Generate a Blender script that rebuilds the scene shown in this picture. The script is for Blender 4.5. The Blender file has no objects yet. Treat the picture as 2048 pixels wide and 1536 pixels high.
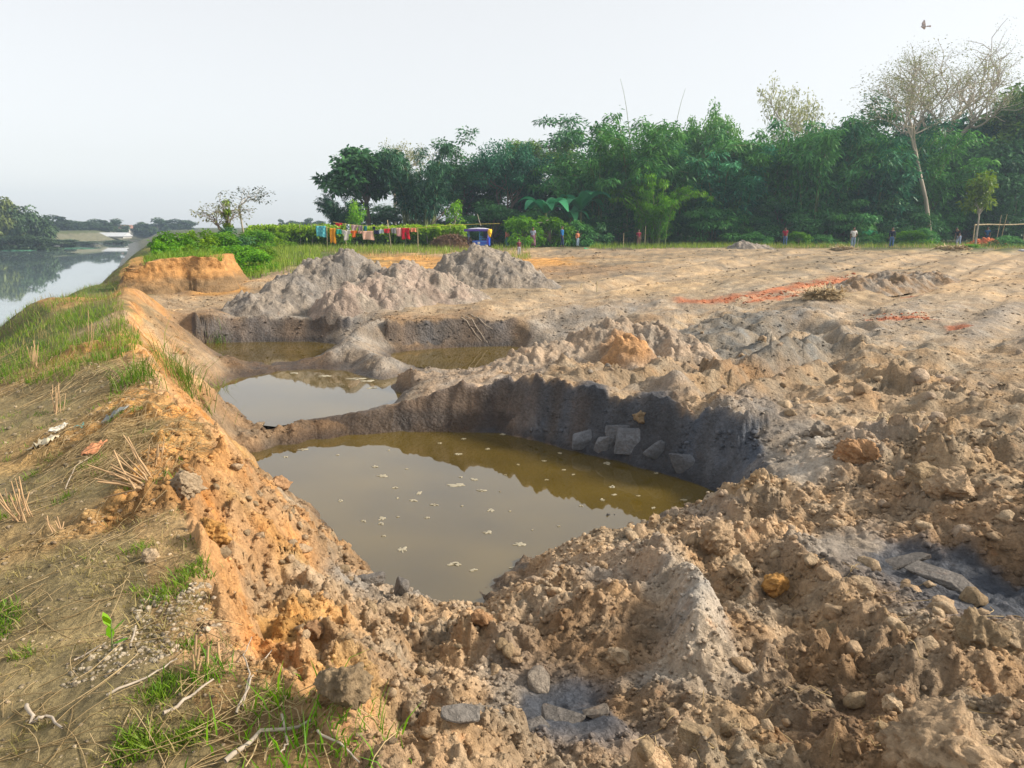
import bpy, bmesh, math, random
import numpy as np
from mathutils import Vector, Matrix, Euler

R = math.radians
scene = bpy.context.scene
COL = scene.collection

# ------------------------------------------------------------------ camera
EYE = 1.6
PITCH = R(11.5)
FPX = 1540.0                      # focal length in photograph pixels (2048 wide)
cam_data = bpy.data.cameras.new("camera")
cam_data.sensor_fit = 'HORIZONTAL'
cam_data.sensor_width = 36.0
cam_data.lens = 36.0 * FPX / 2048.0
cam_data.clip_start = 0.05
cam_data.clip_end = 3000.0
cam = bpy.data.objects.new("camera", cam_data)
COL.objects.link(cam)
cam.location = (0, 0, EYE)
cam.rotation_euler = (math.pi / 2 - PITCH, 0, 0)
scene.camera = cam

# ------------------------------------------------------------------ sky and sun
SUN_AZ, SUN_EL = R(92), R(31)     # azimuth clockwise from the viewing direction
world = bpy.data.worlds.new("World")
scene.world = world
world.use_nodes = True
wn, wl = world.node_tree.nodes, world.node_tree.links
wn.clear()
sky = wn.new("ShaderNodeTexSky")
sky.sky_type = 'NISHITA'
sky.sun_disc = False
sky.sun_elevation = SUN_EL
sky.sun_rotation = SUN_AZ
sky.altitude = 0
sky.air_density = 1.0
sky.dust_density = 1.2
sky.ozone_density = 1.0
hs = wn.new("ShaderNodeHueSaturation")
hs.inputs["Saturation"].default_value = 0.35
bg = wn.new("ShaderNodeBackground")
bg.inputs["Strength"].default_value = 0.145
wo = wn.new("ShaderNodeOutputWorld")
veil = wn.new("ShaderNodeMix"); veil.data_type = 'RGBA'      # thin even overcast over the clear sky
veil.inputs[0].default_value = 0.66
veil.inputs[7].default_value = (3.95, 3.92, 3.86, 1)
wl.new(sky.outputs[0], hs.inputs["Color"])
wl.new(hs.outputs[0], veil.inputs[6])
wl.new(veil.outputs[2], bg.inputs["Color"])
wl.new(bg.outputs[0], wo.inputs["Surface"])

sun_data = bpy.data.lights.new("sun", 'SUN')
sun_data.energy = 4.4
sun_data.angle = R(10)
sun_data.color = (1.0, 0.885, 0.74)
sun = bpy.data.objects.new("sun", sun_data)
COL.objects.link(sun)
S = Vector((math.sin(SUN_AZ) * math.cos(SUN_EL), math.cos(SUN_AZ) * math.cos(SUN_EL), math.sin(SUN_EL)))
sun.rotation_euler = (-S).to_track_quat('-Z', 'Y').to_euler()
sun.location = S * 100

vs = scene.view_settings
vs.view_transform = 'Standard'
vs.look = 'None'
vs.exposure = 0.70
vs.gamma = 1.0
vs.use_curve_mapping = False
cy = scene.cycles
cy.use_denoising = True
cy.max_bounces = 6
cy.diffuse_bounces = 3
cy.glossy_bounces = 3
cy.transmission_bounces = 4
cy.transparent_max_bounces = 8
cy.volume_bounces = 0
cy.sample_clamp_indirect = 6.0

# ------------------------------------------------------------------ helpers
def link(o, parent=None):
    COL.objects.link(o)
    if parent is not None:
        o.parent = parent
    return o

def tag(o, label=None, cat=None, group=None, kind=None):
    if label: o["label"] = label
    if cat: o["category"] = cat
    if group: o["group"] = group
    if kind: o["kind"] = kind
    return o

def empty(name, loc=(0, 0, 0), rz=0.0, parent=None):
    o = bpy.data.objects.new(name, None)
    o.empty_display_size = 0.2
    o.location = loc
    o.rotation_euler = (0, 0, rz)
    return link(o, parent)

def np_mesh(name, verts, faces, smooth=False, attrs=None, mats=None):
    """verts (n,3); faces (m,k) of one arity"""
    me = bpy.data.meshes.new(name)
    verts = np.ascontiguousarray(verts, np.float32)
    faces = np.ascontiguousarray(faces, np.int32)
    m, k = faces.shape
    me.vertices.add(len(verts))
    me.vertices.foreach_set("co", verts.ravel())
    me.loops.add(m * k)
    me.loops.foreach_set("vertex_index", faces.ravel())
    me.polygons.add(m)
    me.polygons.foreach_set("loop_start", np.arange(0, m * k, k, dtype=np.int32))
    me.polygons.foreach_set("loop_total", np.full(m, k, np.int32))
    if smooth:
        me.polygons.foreach_set("use_smooth", np.ones(m, bool))
    me.update(calc_edges=True)
    me.validate()
    for an, (typ, arr) in (attrs or {}).items():
        a = me.attributes.new(an, typ, 'POINT')
        if typ == 'FLOAT_COLOR':
            arr = np.concatenate([arr, np.ones((len(arr), 1))], 1)
            a.data.foreach_set("color", np.ascontiguousarray(arr, np.float32).ravel())
        else:
            a.data.foreach_set("value", np.ascontiguousarray(arr, np.float32).ravel())
    for mt in (mats or []):
        me.materials.append(mt)
    return me

def mesh_obj(name, me, parent=None, loc=None, mat=None):
    o = bpy.data.objects.new(name, me)
    if mat is not None and not me.materials:
        me.materials.append(mat)
    if loc is not None:
        o.location = loc
    return link(o, parent)

# --- numpy noise
def _h(ix, iy, iz, seed):
    with np.errstate(over='ignore'):
        h = (ix.astype(np.int64).astype(np.uint32) * np.uint32(374761393) + iy.astype(np.int64).astype(np.uint32) * np.uint32(668265263)
             + iz.astype(np.int64).astype(np.uint32) * np.uint32(2147483647) + np.uint32((seed * 1274126177 + 12345) & 0xffffffff))
        h = (h ^ (h >> np.uint32(13))) * np.uint32(1274126177)
        h = (h ^ (h >> np.uint32(16))) * np.uint32(2246822519)
        h = h ^ (h >> np.uint32(15))
    return h

def _u(h):
    return (h & np.uint32(0xffffff)).astype(np.float32) / np.float32(16777216.0)

def gn2(x, y, seed=0):
    """2-D gradient noise, about -0.7..0.7"""
    x = np.asarray(x, np.float64); y = np.asarray(y, np.float64)
    ix = np.floor(x); iy = np.floor(y)
    fx = (x - ix).astype(np.float32); fy = (y - iy).astype(np.float32)
    u = fx * fx * fx * (fx * (fx * 6 - 15) + 10); v = fy * fy * fy * (fy * (fy * 6 - 15) + 10)
    z = np.zeros_like(ix)
    def g(dx, dy):
        a = _u(_h(ix + dx, iy + dy, z, seed)) * np.float32(2 * math.pi)
        return np.cos(a) * (fx - dx) + np.sin(a) * (fy - dy)
    a = g(0, 0); b = g(1, 0); c = g(0, 1); d = g(1, 1)
    return (a + u * (b - a)) * (1 - v) + (c + u * (d - c)) * v

def fbm(x, y, scale, octs=4, seed=0, gain=0.5):
    s = 0.0; a = 1.0; f = 1.0 / scale
    for k in range(octs):
        s = s + a * gn2(x * f + 17.3 * k, y * f - 9.1 * k, seed + k)
        a *= gain; f *= 2.03
    return s

def clods(x, y, cell, seed, dens, ang_=False):
    """lumps lying on a plane: height in metres and a random id for each"""
    ix = np.floor(x / cell); iy = np.floor(y / cell)
    h = np.zeros(np.shape(x), np.float32); rid = np.zeros(np.shape(x), np.float32)
    z = np.zeros_like(ix)
    wob = 0.30 * gn2(x / cell * 2.3, y / cell * 2.3, seed + 5) + 0.22 * gn2(x / cell * 5.1, y / cell * 5.1, seed + 6)
    for dx in (-1, 0, 1):
        for dy in (-1, 0, 1):
            jx = ix + dx; jy = iy + dy
            k = _h(jx, jy, z, seed)
            cx = (jx + _u(k)) * cell; cyy = (jy + _u(_h(jx, jy, z + 1, seed))) * cell
            k3 = _u(_h(jx, jy, z + 2, seed)); k4 = _u(_h(jx, jy, z + 3, seed)); k5 = _u(_h(jx, jy, z + 4, seed))
            r = cell * (0.28 + 0.42 * k3 * k3)
            ang = k4 * 3.14159
            ca, sa = np.cos(ang), np.sin(ang)
            ex = (x - cx) * ca + (y - cyy) * sa; ey = -(x - cx) * sa + (y - cyy) * ca
            d = np.sqrt(ex * ex + (ey * 1.35) ** 2) / r * (1 + wob)
            if ang_:
                # broken block: a tilted flat top and five straight flanks
                pd = np.full(np.shape(x), -1e9, np.float32)
                for q in range(5):
                    a2 = 1.2566 * q + k4 * 6.283 + .5 * np.sin(q * 2.1 + k3 * 6)
                    pd = np.maximum(pd, ex * np.cos(a2) + ey * np.sin(a2))
                pd = pd / r * (1 + .5 * wob)
                t = np.where(k5 < dens, np.clip((1.0 - pd) * 3.0, 0, 1), 0)
                top = .58 + .8 * (k4 - .5) * ex / r + .8 * (k3 - .5) * ey / r + .18 * wob
                hh = (r * (0.6 + 0.5 * k4) * np.minimum(t * 1.2, np.maximum(top, .1)) * (t > 0)).astype(np.float32)
            else:
                t = np.where(k5 < dens, np.clip(1 - d * d, 0, 1), 0)
                hh = (r * (0.75 + 0.5 * k4) * np.sqrt(t)).astype(np.float32)
            up = hh > h
            h = np.where(up, hh, h); rid = np.where(up, k4, rid)
    return h, rid

def sstep(a, b, x):
    t = np.clip((x - a) / (b - a), 0, 1)
    return t * t * (3 - 2 * t)

# --- materials
def new_mat(name):
    m = bpy.data.materials.new(name)
    m.use_nodes = True
    nt = m.node_tree
    b = nt.nodes["Principled BSDF"]
    return m, nt, b

def simple_mat(name, col, rough=0.8, var=0.25, scale=8.0, bump=0.0, spec=0.3, metallic=0.0, trans=0.0):
    m, nt, b = new_mat(name)
    n = nt.nodes; l = nt.links
    tc = n.new("ShaderNodeTexCoord")
    nz = n.new("ShaderNodeTexNoise"); nz.inputs["Scale"].default_value = scale; nz.inputs["Detail"].default_value = 5
    l.new(tc.outputs["Object"], nz.inputs["Vector"])
    mr = n.new("ShaderNodeMapRange")
    mr.inputs["From Min"].default_value = 0.3; mr.inputs["From Max"].default_value = 0.7
    mr.inputs["To Min"].default_value = 1 - var; mr.inputs["To Max"].default_value = 1 + var
    l.new(nz.outputs["Fac"], mr.inputs["Value"])
    mx = n.new("ShaderNodeVectorMath"); mx.operation = 'SCALE'
    mx.inputs[0].default_value = col[:3]
    l.new(mr.outputs[0], mx.inputs["Scale"])
    l.new(mx.outputs[0], b.inputs["Base Color"])
    b.inputs["Roughness"].default_value = rough
    b.inputs["Specular IOR Level"].default_value = spec
    b.inputs["Metallic"].default_value = metallic
    if bump:
        bp = n.new("ShaderNodeBump"); bp.inputs["Strength"].default_value = bump; bp.inputs["Distance"].default_value = 0.02
        l.new(nz.outputs["Fac"], bp.inputs["Height"]); l.new(bp.outputs[0], b.inputs["Normal"])
    if trans:
        t = n.new("ShaderNodeBsdfTranslucent"); l.new(mx.outputs[0], t.inputs["Color"])
        ms = n.new("ShaderNodeMixShader"); ms.inputs[0].default_value = trans
        out = n["Material Output"]
        l.new(b.outputs[0], ms.inputs[1]); l.new(t.outputs[0], ms.inputs[2]); l.new(ms.outputs[0], out.inputs["Surface"])
    return m
# ------------------------------------------------------------------ the lie of the land
_cp, _sp = math.cos(PITCH), math.sin(PITCH)
def ray(px, py):
    a = (np.asarray(px, float) - 1024) / FPX; b = (768 - np.asarray(py, float)) / FPX
    return a, _cp + b * _sp, -_sp + b * _cp
def onz(px, py, z):
    dx, dy, dz = ray(px, py)
    t = (z - EYE) / dz
    return dx * t, dy * t
def at(px, depth):
    """x of a picture column at a given distance straight ahead"""
    return (px - 1024) / FPX * (depth * _cp + 0.25)

def seg_dist(x, y, poly, closed):
    best = np.full(np.shape(x), 1e9)
    n = len(poly)
    for i in range(n if closed else n - 1):
        ax, ay = poly[i]; bx, by = poly[(i + 1) % n]
        ux, uy = bx - ax, by - ay
        t = np.clip(((x - ax) * ux + (y - ay) * uy) / (ux * ux + uy * uy), 0, 1)
        best = np.minimum(best, (x - ax - t * ux) ** 2 + (y - ay - t * uy) ** 2)
    return np.sqrt(best)
def inside(x, y, poly):
    c = np.zeros(np.shape(x), bool)
    n = len(poly)
    for i in range(n):
        ax, ay = poly[i]; bx, by = poly[(i + 1) % n]
        if ay == by: continue
        c ^= ((ay > y) != (by > y)) & (x < (bx - ax) * (y - ay) / (by - ay) + ax)
    return c

Z1, Z2 = -1.60, -1.40            # water in the big pit, water in the pits behind
# points of the ground: (picture column, row, height)
G = [
 # uncut river bank and its lip
 (740,1530,-.03),(650,1450,-.02),(565,1390,0),(480,1280,0),(428,1200,0),(398,1090,0),(345,990,.02),(372,930,.02),(425,893,0),(400,845,.02),(325,800,.04),(292,735,.06),
 (270,690,.08),(250,640,.12),(255,590,.2),(262,560,.3),
 (200,1400,-.04),(400,1480,-.03),(100,1150,-.12),(250,1050,-.03),(150,900,-.08),(280,880,0),(100,750,-.12),(200,740,0),(0,1500,-.14),(0,1000,-.3),(0,800,-.4),(0,700,-.5),(150,650,-.08),(100,640,-.2),
 (200,590,.05),
 # broken edge just under the lip
 (690,1450,-.3),(610,1390,-.36),(530,1290,-.42),(480,1205,-.42),(445,1095,-.42),(470,915,-.9),(430,860,-.9),(372,810,-.8),(338,745,-.95),(322,700,-.9),(305,650,-.8),(292,605,-.5),
 # slope down to the big pond, hollow and berms in front of it
 (560,1130,-.62),(700,1150,-1.2),(640,1060,-1.15),(560,1020,-.95),(500,970,-.85),(650,1250,-.55),(800,1250,-1.0),(700,1350,-.4),(850,1330,-.8),(900,1440,-.55),(800,1510,-.25),(1000,1530,-.5),
 (1100,1420,-.9),(1180,1400,-.9),(1000,1300,-.95),(1250,1330,-.92),(1250,1480,-.5),(1340,1440,-.55),
 (1250,1130,-.95),(1330,1092,-.85),(1370,1130,-.74),(1400,1200,-.66),(1395,1270,-.66),(1430,1360,-.58),(1470,1190,-.92),(1500,1310,-.82),(1540,1400,-.62),(1600,1250,-.78),(1700,1200,-.78),(1560,1080,-.78),(1640,1140,-.74),(1750,1250,-.66),
 (1650,1078,-.98),(1700,1090,-.98),(1800,1120,-1.0),(1900,1165,-1.0),(1990,1190,-1.0),(1900,1105,-.9),(2040,1140,-.95),(2010,1250,-.62),(2040,1400,-.5),(1900,1500,-.34),(1700,1380,-.62),(1500,1500,-.4),(1720,1500,-.62),(1640,1450,-.66),
 # berm on the near side of the big pond
 (900,1195,-1.32),(960,1180,-1.3),(1060,1150,-1.27),(1150,1105,-1.22),(1220,1065,-1.15),(1290,1055,-1.12),(1350,1030,-1.08),(1400,1010,-1.05),(1480,968,-.98),(1440,1060,-.85),(1420,1130,-.85),
 # lip of the far wall of the big pit
 (460,862,-1.28),(540,850,-1.32),(600,838,-1.33),(700,825,-1.3),(800,800,-1.17),(860,775,-.97),(940,757,-.82),(1000,752,-.78),(1100,764,-.74),(1200,778,-.72),(1300,788,-.65),(1400,800,-.63),(1470,815,-.66),
 (1500,850,-.85),(1540,900,-.95),(1560,960,-.98),(1610,900,-.86),(1660,850,-.74),
 # churned ground on the far side and to the right
 (1000,740,-.8),(1100,740,-.74),(900,745,-.95),(820,768,-1.1),(1240,750,-.72),(1700,900,-.74),(1800,950,-.74),(1900,880,-.6),(2010,960,-.64),(1900,1035,-.82),(1720,1000,-.86),(2040,1050,-.66),(1750,800,-.64),(1900,750,-.54),(2040,800,-.5),
 (1600,750,-.7),(1700,680,-.58),(1900,650,-.48),(2040,620,-.36),(1500,700,-.74),(1400,650,-.72),(1330,640,-.66),(1600,620,-.44),(1450,610,-.5),(1800,580,-.3),(2040,540,-.12),(1620,690,-.78),(1560,665,-.74),
 # ridges between the pits
 (800,742,-1.05),(760,722,-1.12),(725,692,-1.02),(700,668,-.9),(740,640,-.66),(380,717,-1.12),(440,712,-1.06),(500,722,-1.16),(560,728,-1.27),(640,715,-1.22),(690,700,-1.08),
 # wall behind the far pits
 (350,628,-.7),(450,634,-.76),(560,636,-.8),(680,622,-.63),(770,622,-.6),(850,632,-.65),(1000,632,-.65),(1100,615,-.55),(1180,608,-.5),(1250,625,-.6),(1120,682,-1.2),(1190,668,-1.0),
 # terrace, bluff
 (350,602,-.6),(450,592,-.58),(330,580,-.5),(550,580,-.5),(480,560,-.42),(320,556,-.5),(370,592,-.56),(430,585,-.53),(370,497,.3),(462,556,-.35),
 (560,545,-.15),(520,556,-.3),
 # field
 (600,520,-.03),(700,505,0),(800,499,.02),(830,520,-.25),(900,522,-.28),(900,503,0),(1000,560,-.42),(1100,600,-.5),(1200,560,-.36),(1300,520,-.1),(1500,560,-.3),(1500,510,-.05),(1700,520,-.05),(1900,512,0),(700,570,-.45),(800,590,-.5),(950,600,-.52),
 (1040,516,-.6),(1000,518,-.5),(1090,513,-.55),(1140,512,-.42),(1040,498,-.06),(1100,497,-.06),(960,500,-.05),(1180,502,-.1),(1050,548,-.36),
] + [(x, 490, 0) for x in range(600, 2100, 150)]
LIPW = [(460,862,-1.28),(540,850,-1.32),(600,838,-1.33),(700,825,-1.3),(800,800,-1.17),(860,775,-.97),(940,757,-.82),(1000,752,-.78),(1100,764,-.74),(1200,778,-.72),(1300,788,-.65),(1400,800,-.63),(1470,815,-.66),(1500,850,-.85),(1540,900,-.95)]
LIPB = [(350,628,-.7),(450,634,-.76),(560,636,-.8),(680,622,-.63),(770,622,-.6),(850,632,-.65),(1000,632,-.65),(1100,615,-.55),(1180,608,-.5),(1250,625,-.6)]
P1 = [(455,917),(560,892),(620,881),(700,869),(800,863),(880,861),(1000,863),(1080,881),(1150,900),(1250,922),(1330,946),(1400,966),(1438,985),(830,1200),(800,1175),(775,1130),(720,1090),(690,1040),(640,1000),(560,962),(480,936)]
P1b = [(1432,1003),(1370,1008),(1300,1035),(1240,1045),(1170,1080),(1080,1125),(980,1160),(900,1178)]
P1in = [(700,920),(900,900),(1050,930),(1200,960),(1350,985),(800,1000),(1000,1020),(1180,1020),(850,1100),(1000,1090),(620,930)]
P2 = [(395,797),(430,775),(500,757),(560,750),(620,742),(700,748),(770,768),(805,792),(780,804),(700,816),(620,829),(560,840),(500,832),(440,817)]
P2in = [(480,785),(560,790),(640,785),(720,785)]
P3 = [(360,692),(420,685),(520,683),(620,683),(680,691),(655,705),(600,713),(520,718),(440,709),(385,703)]
P3in = [(480,697),(600,697)]
P4 = [(790,706),(850,699),(950,693),(1015,692),(1010,712),(960,727),(900,729),(850,723),(805,714)]
P4in = [(900,710),(960,708)]
def dense(pl, k=3):
    """extra ground points between neighbours of a run of (column,row,height)"""
    q = np.array([(*onz(a, b, c), c) for a, b, c in pl]); o = []
    for a_, b_ in zip(q, q[1:]):
        if np.hypot(*(a_[:2] - b_[:2])) < 6:
            o += [tuple(a_ + (b_ - a_) * t) for t in np.linspace(0, 1, k + 2)[1:-1]]
    return o
pts = [(*onz(a, b, c), c) for a, b, c in G]
pts += dense(G[:16], 3)
pts += dense(LIPW, 3) + dense([(a, b, Z1 + .01) for a, b in P1[:13]], 3) + [(x_, y_, z_ - .13) for x_, y_, z_ in dense([(a, b, Z1 + .01) for a, b in P1[13:]], 2)] + dense(LIPB, 3)
pts += [(x_, y_, z_ - .08) for PP in (P2, P3, P4) for x_, y_, z_ in dense([(a, b, Z2 + .01) for a, b in PP + PP[:1]], 2)]
pts += [(*onz(a, b, Z1 + .01), Z1 + .01 - (.13 if (i < 4 or i > 12) else .04)) for i, (a, b) in enumerate(P1)] + [(*onz(a, b, Z1 - .06), Z1 - .06) for a, b in P1b] + [(*onz(a, b, Z1), Z1 - .5) for a, b in P1in]
for P, Pi in ((P2, P2in), (P3, P3in), (P4, P4in)):
    pts += [(*onz(a, b, Z2 + .01), Z2 - .07) for a, b in P] + [(*onz(a, b, Z2), Z2 - .4) for a, b in Pi]
pts += [(0,0,-.05),(1,0,-.2),(2.4,.8,-.36),(4,0,-.4),(-1,0,-.05),(0,-4,0),(5,2,-.42),(9,0,-.4),(-2,0,-.2),(12,5,-.5),(20,15,-.4),(32,30,-.2),(20,-12,-.1),(-2.5,-6,-.2),(45,40,-.1),(60,20,0),(-3.2,4,-.25),
        (-25,55,.3),(-18,60,.1),(-45,100,.2),(-10,90,.1),(-60,160,.4),(0,150,.3),(60,90,.1),(30,85,.1),(90,120,.3),(0,300,.6),(150,250,.6),(-100,300,.8),(-150,420,1),(200,420,1),(-160,150,.2),(-180,60,0),(-60,0,0),(40,75,.05),(-160,260,.6)]
CP = np.array(pts, float)
from mathutils.geometry import delaunay_2d_cdt
# linear interpolation between the points, held on a fine grid of bearing and distance and slightly smoothed
GU, GV = 1250, 1500
GA0, GA1, GR0, GR1 = R(-62), R(62), math.log(1.2), math.log(700)
_ga = np.linspace(GA0, GA1, GU); _gr = np.exp(np.linspace(GR0, GR1, GV))
_gx = np.sin(_ga)[:, None] * _gr; _gy = np.cos(_ga)[:, None] * _gr - 2
_box = [(-900, -700, 0), (900, -700, 0), (-900, 900, 1), (900, 900, 1), (0, -60, 0), (-900, 0, 0), (900, 0, 0)]
CP = np.concatenate([CP, np.array(_box, float)])
_tv, _, _tf, _ov, *_rest = delaunay_2d_cdt([Vector((p[0], p[1])) for p in CP], [], [], 0, 1e-5)
_tz = np.array([CP[o[0], 2] if len(o) else 0.0 for o in _ov])
_tx = np.array([v.x for v in _tv]); _ty = np.array([v.y for v in _tv])
_gh = np.zeros((GU, GV), np.float32)
for f in _tf:
    a_, b_, c_ = f
    x0, y0, x1, y1, x2, y2 = _tx[a_], _ty[a_], _tx[b_], _ty[b_], _tx[c_], _ty[c_]
    det = (y1 - y2) * (x0 - x2) + (x2 - x1) * (y0 - y2)
    if abs(det) < 1e-12: continue
    # bounding box in bearing/distance, generous when the triangle is large
    aa = np.arctan2([x0, x1, x2], np.array([y0, y1, y2]) + 2); rr_ = np.hypot([x0, x1, x2], np.array([y0, y1, y2]) + 2)
    if min(y0, y1, y2) < -1.5 or aa.max() - aa.min() > 1.5:
        us, vs_ = slice(0, GU), slice(0, GV)
    else:
        pts3 = np.array([[x0, y0], [x1, y1], [x2, y2]])
        md = rr_.min()
        for i in range(3):
            p_, q_ = pts3[i] + (0, 2), pts3[(i + 1) % 3] + (0, 2)
            tt = np.clip(-(p_ @ (q_ - p_)) / max((q_ - p_) @ (q_ - p_), 1e-9), 0, 1)
            md = min(md, np.hypot(*(p_ + tt * (q_ - p_))))
        u0 = int((aa.min() - GA0) / (GA1 - GA0) * (GU - 1)) - 1; u1 = int((aa.max() - GA0) / (GA1 - GA0) * (GU - 1)) + 3
        v0 = int((math.log(max(md, .1)) - GR0) / (GR1 - GR0) * (GV - 1)) - 1; v1 = int((math.log(rr_.max()) - GR0) / (GR1 - GR0) * (GV - 1)) + 3
        if u1 <= 0 or u0 >= GU or v1 <= 0 or v0 >= GV: continue
        us, vs_ = slice(max(u0, 0), u1), slice(max(v0, 0), v1)
    X_, Y_ = _gx[us, vs_], _gy[us, vs_]
    w0 = ((y1 - y2) * (X_ - x2) + (x2 - x1) * (Y_ - y2)) / det
    w1 = ((y2 - y0) * (X_ - x2) + (x0 - x2) * (Y_ - y2)) / det
    w2 = 1 - w0 - w1
    m_ = (w0 >= -1e-6) & (w1 >= -1e-6) & (w2 >= -1e-6)
    if m_.any():
        _gh[us, vs_][m_] = (w0 * _tz[a_] + w1 * _tz[b_] + w2 * _tz[c_])[m_]
def _blur(a, n, axis):
    k = np.hanning(2 * n + 3)[1:-1]; k = k / k.sum()
    pad = [(0, 0), (0, 0)]; pad[axis] = (n, n)
    b = np.pad(a, pad, 'edge'); o = np.zeros_like(a)
    for i, w in enumerate(k):
        o += w * (b[i:i + a.shape[0], :] if axis == 0 else b[:, i:i + a.shape[1]])
    return o
_gh = _blur(_blur(_gh, 6, 0), 3, 1)
# the uncut bluff and the step below it stand as steep-sided blocks
def block(poly, z, top, w):
    global _gh
    q = np.array([onz(a, b, z) for a, b in poly])
    m = (_gx > q[:, 0].min() - 3) & (_gx < q[:, 0].max() + 3) & (_gy > q[:, 1].min() - 3) & (_gy < q[:, 1].max() + 3)
    xs, ys = _gx[m], _gy[m]
    d = seg_dist(xs, ys, q, True); d = np.where(inside(xs, ys, q), d, -d) + .35 * fbm(xs, ys, .9, 3, 201)
    bl = sstep(0, w, d)
    t = top + .10 * fbm(xs, ys, 1.6, 3, 202)
    _gh[m] = np.maximum(_gh[m], _gh[m] * (1 - bl) + t * bl)
def wall(front, shift, topx, topz, w, noise=.06):
    """ground that stands as a cut wall above a run of water's-edge points"""
    global _gh
    q = np.array(front); back = q + np.array(shift)
    poly = np.concatenate([q, back[::-1]])
    m = (_gx > poly[:, 0].min() - 1) & (_gx < poly[:, 0].max() + 1) & (_gy > poly[:, 1].min() - 1) & (_gy < poly[:, 1].max() + 1)
    xs, ys = _gx[m], _gy[m]
    d = seg_dist(xs, ys, poly, True); d = np.where(inside(xs, ys, poly), d, -d)
    df = seg_dist(xs, ys, q, False)
    d = np.where(d > 0, df, d) - .12 + .10 * fbm(xs, ys, .5, 3, 211)
    bl = sstep(0, w, d)
    t = np.interp(xs, topx, topz) + noise * fbm(xs, ys, .6, 3, 212)
    _gh[m] = np.maximum(_gh[m], _gh[m] * (1 - bl) + t * bl)
wall([onz(a, b, Z1) for a, b in P1[3:13]], [(0, .45), (0, .45), (.02, .5), (.05, .6), (.1, .7), (.2, .7), (.35, .7), (.5, .6), (.6, .5), (.7, .35)],
     [-2.6, -1.9, -1.2, -.7, 0, .6, 1.3, 2, 3], [-1.32, -1.22, -.98, -.84, -.79, -.75, -.72, -.68, -.72], .24)
wall([onz(a, b, Z2) for a, b in [(395, 688), (450, 684), (520, 682), (620, 682), (695, 686)]], [(-.6, 1.2), (-.2, 1.5), (0, 1.6), (0, 1.6), (.2, 1.6)], [-9, -7, -5, -3], [-.64, -.70, -.72, -.66], .22)
wall([onz(a, b, Z2) for a, b in [(775, 704), (850, 698), (950, 692), (1030, 690), (1110, 684)]], [(-.2, 1.2), (0, 1.3), (0, 1.3), (0, 1.2), (.1, .9)], [-4, -2.5, -1, 0, 1.5], [-.64, -.66, -.67, -.64, -.60], .22)
_fade = sstep(math.log(34), math.log(80), np.log(_gr))[None, :]
_gh = _gh * (1 - _fade) + _blur(_blur(_gh, 14, 0), 14, 1) * _fade

# river outline (water's edge), clockwise from behind the camera
RIV = np.array([(-9,-30),(-8.5,-5),(-9,2),(-9.8,6),(-12.2,10.5),(-17.2,22),(-24,41),(-40,77),(-74,150),(-114,232),(-140,292),
                (-136,296),(-121,228),(-108,182),(-112,163),(-150,125),(-170,60),(-120,-30)], float)
ZR = -3.2

def base_h(x, y):
    x = np.asarray(x, float); y = np.asarray(y, float)
    sh = x.shape
    u = np.clip((np.arctan2(x, y + 2) - GA0) / (GA1 - GA0) * (GU - 1), 0, GU - 1.001)
    v = np.clip((np.log(np.hypot(x, y + 2) + 1e-6) - GR0) / (GR1 - GR0) * (GV - 1), 0, GV - 1.001)
    iu = u.astype(int); iv = v.astype(int); fu = u - iu; fv = v - iv
    h = ((_gh[iu, iv] * (1 - fu) + _gh[iu + 1, iv] * fu) * (1 - fv) + (_gh[iu, iv + 1] * (1 - fu) + _gh[iu + 1, iv + 1] * fu) * fv).astype(float)
    near = (x < 5) & (x > -260) & (y < 420)
    dr = np.full(sh, 60.0)
    if near.any():
        xs, ys = x[near], y[near]
        dd = seg_dist(xs, ys, RIV, True)
        dd = np.where(inside(xs, ys, RIV), -dd, dd) + 1.2 * fbm(xs, ys, 9.0, 3, 41) * np.clip(dd / 4, 0.3, 1)
        dr[near] = dd
    wdt = 4.5 + np.clip((y - 60) * .06, 0, 8)
    s = sstep(0, 1, dr / wdt)
    h = np.where(dr < 0, ZR + np.maximum(dr * .25, -1.5), ZR + (h - ZR) * s)
    return h, dr

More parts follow.
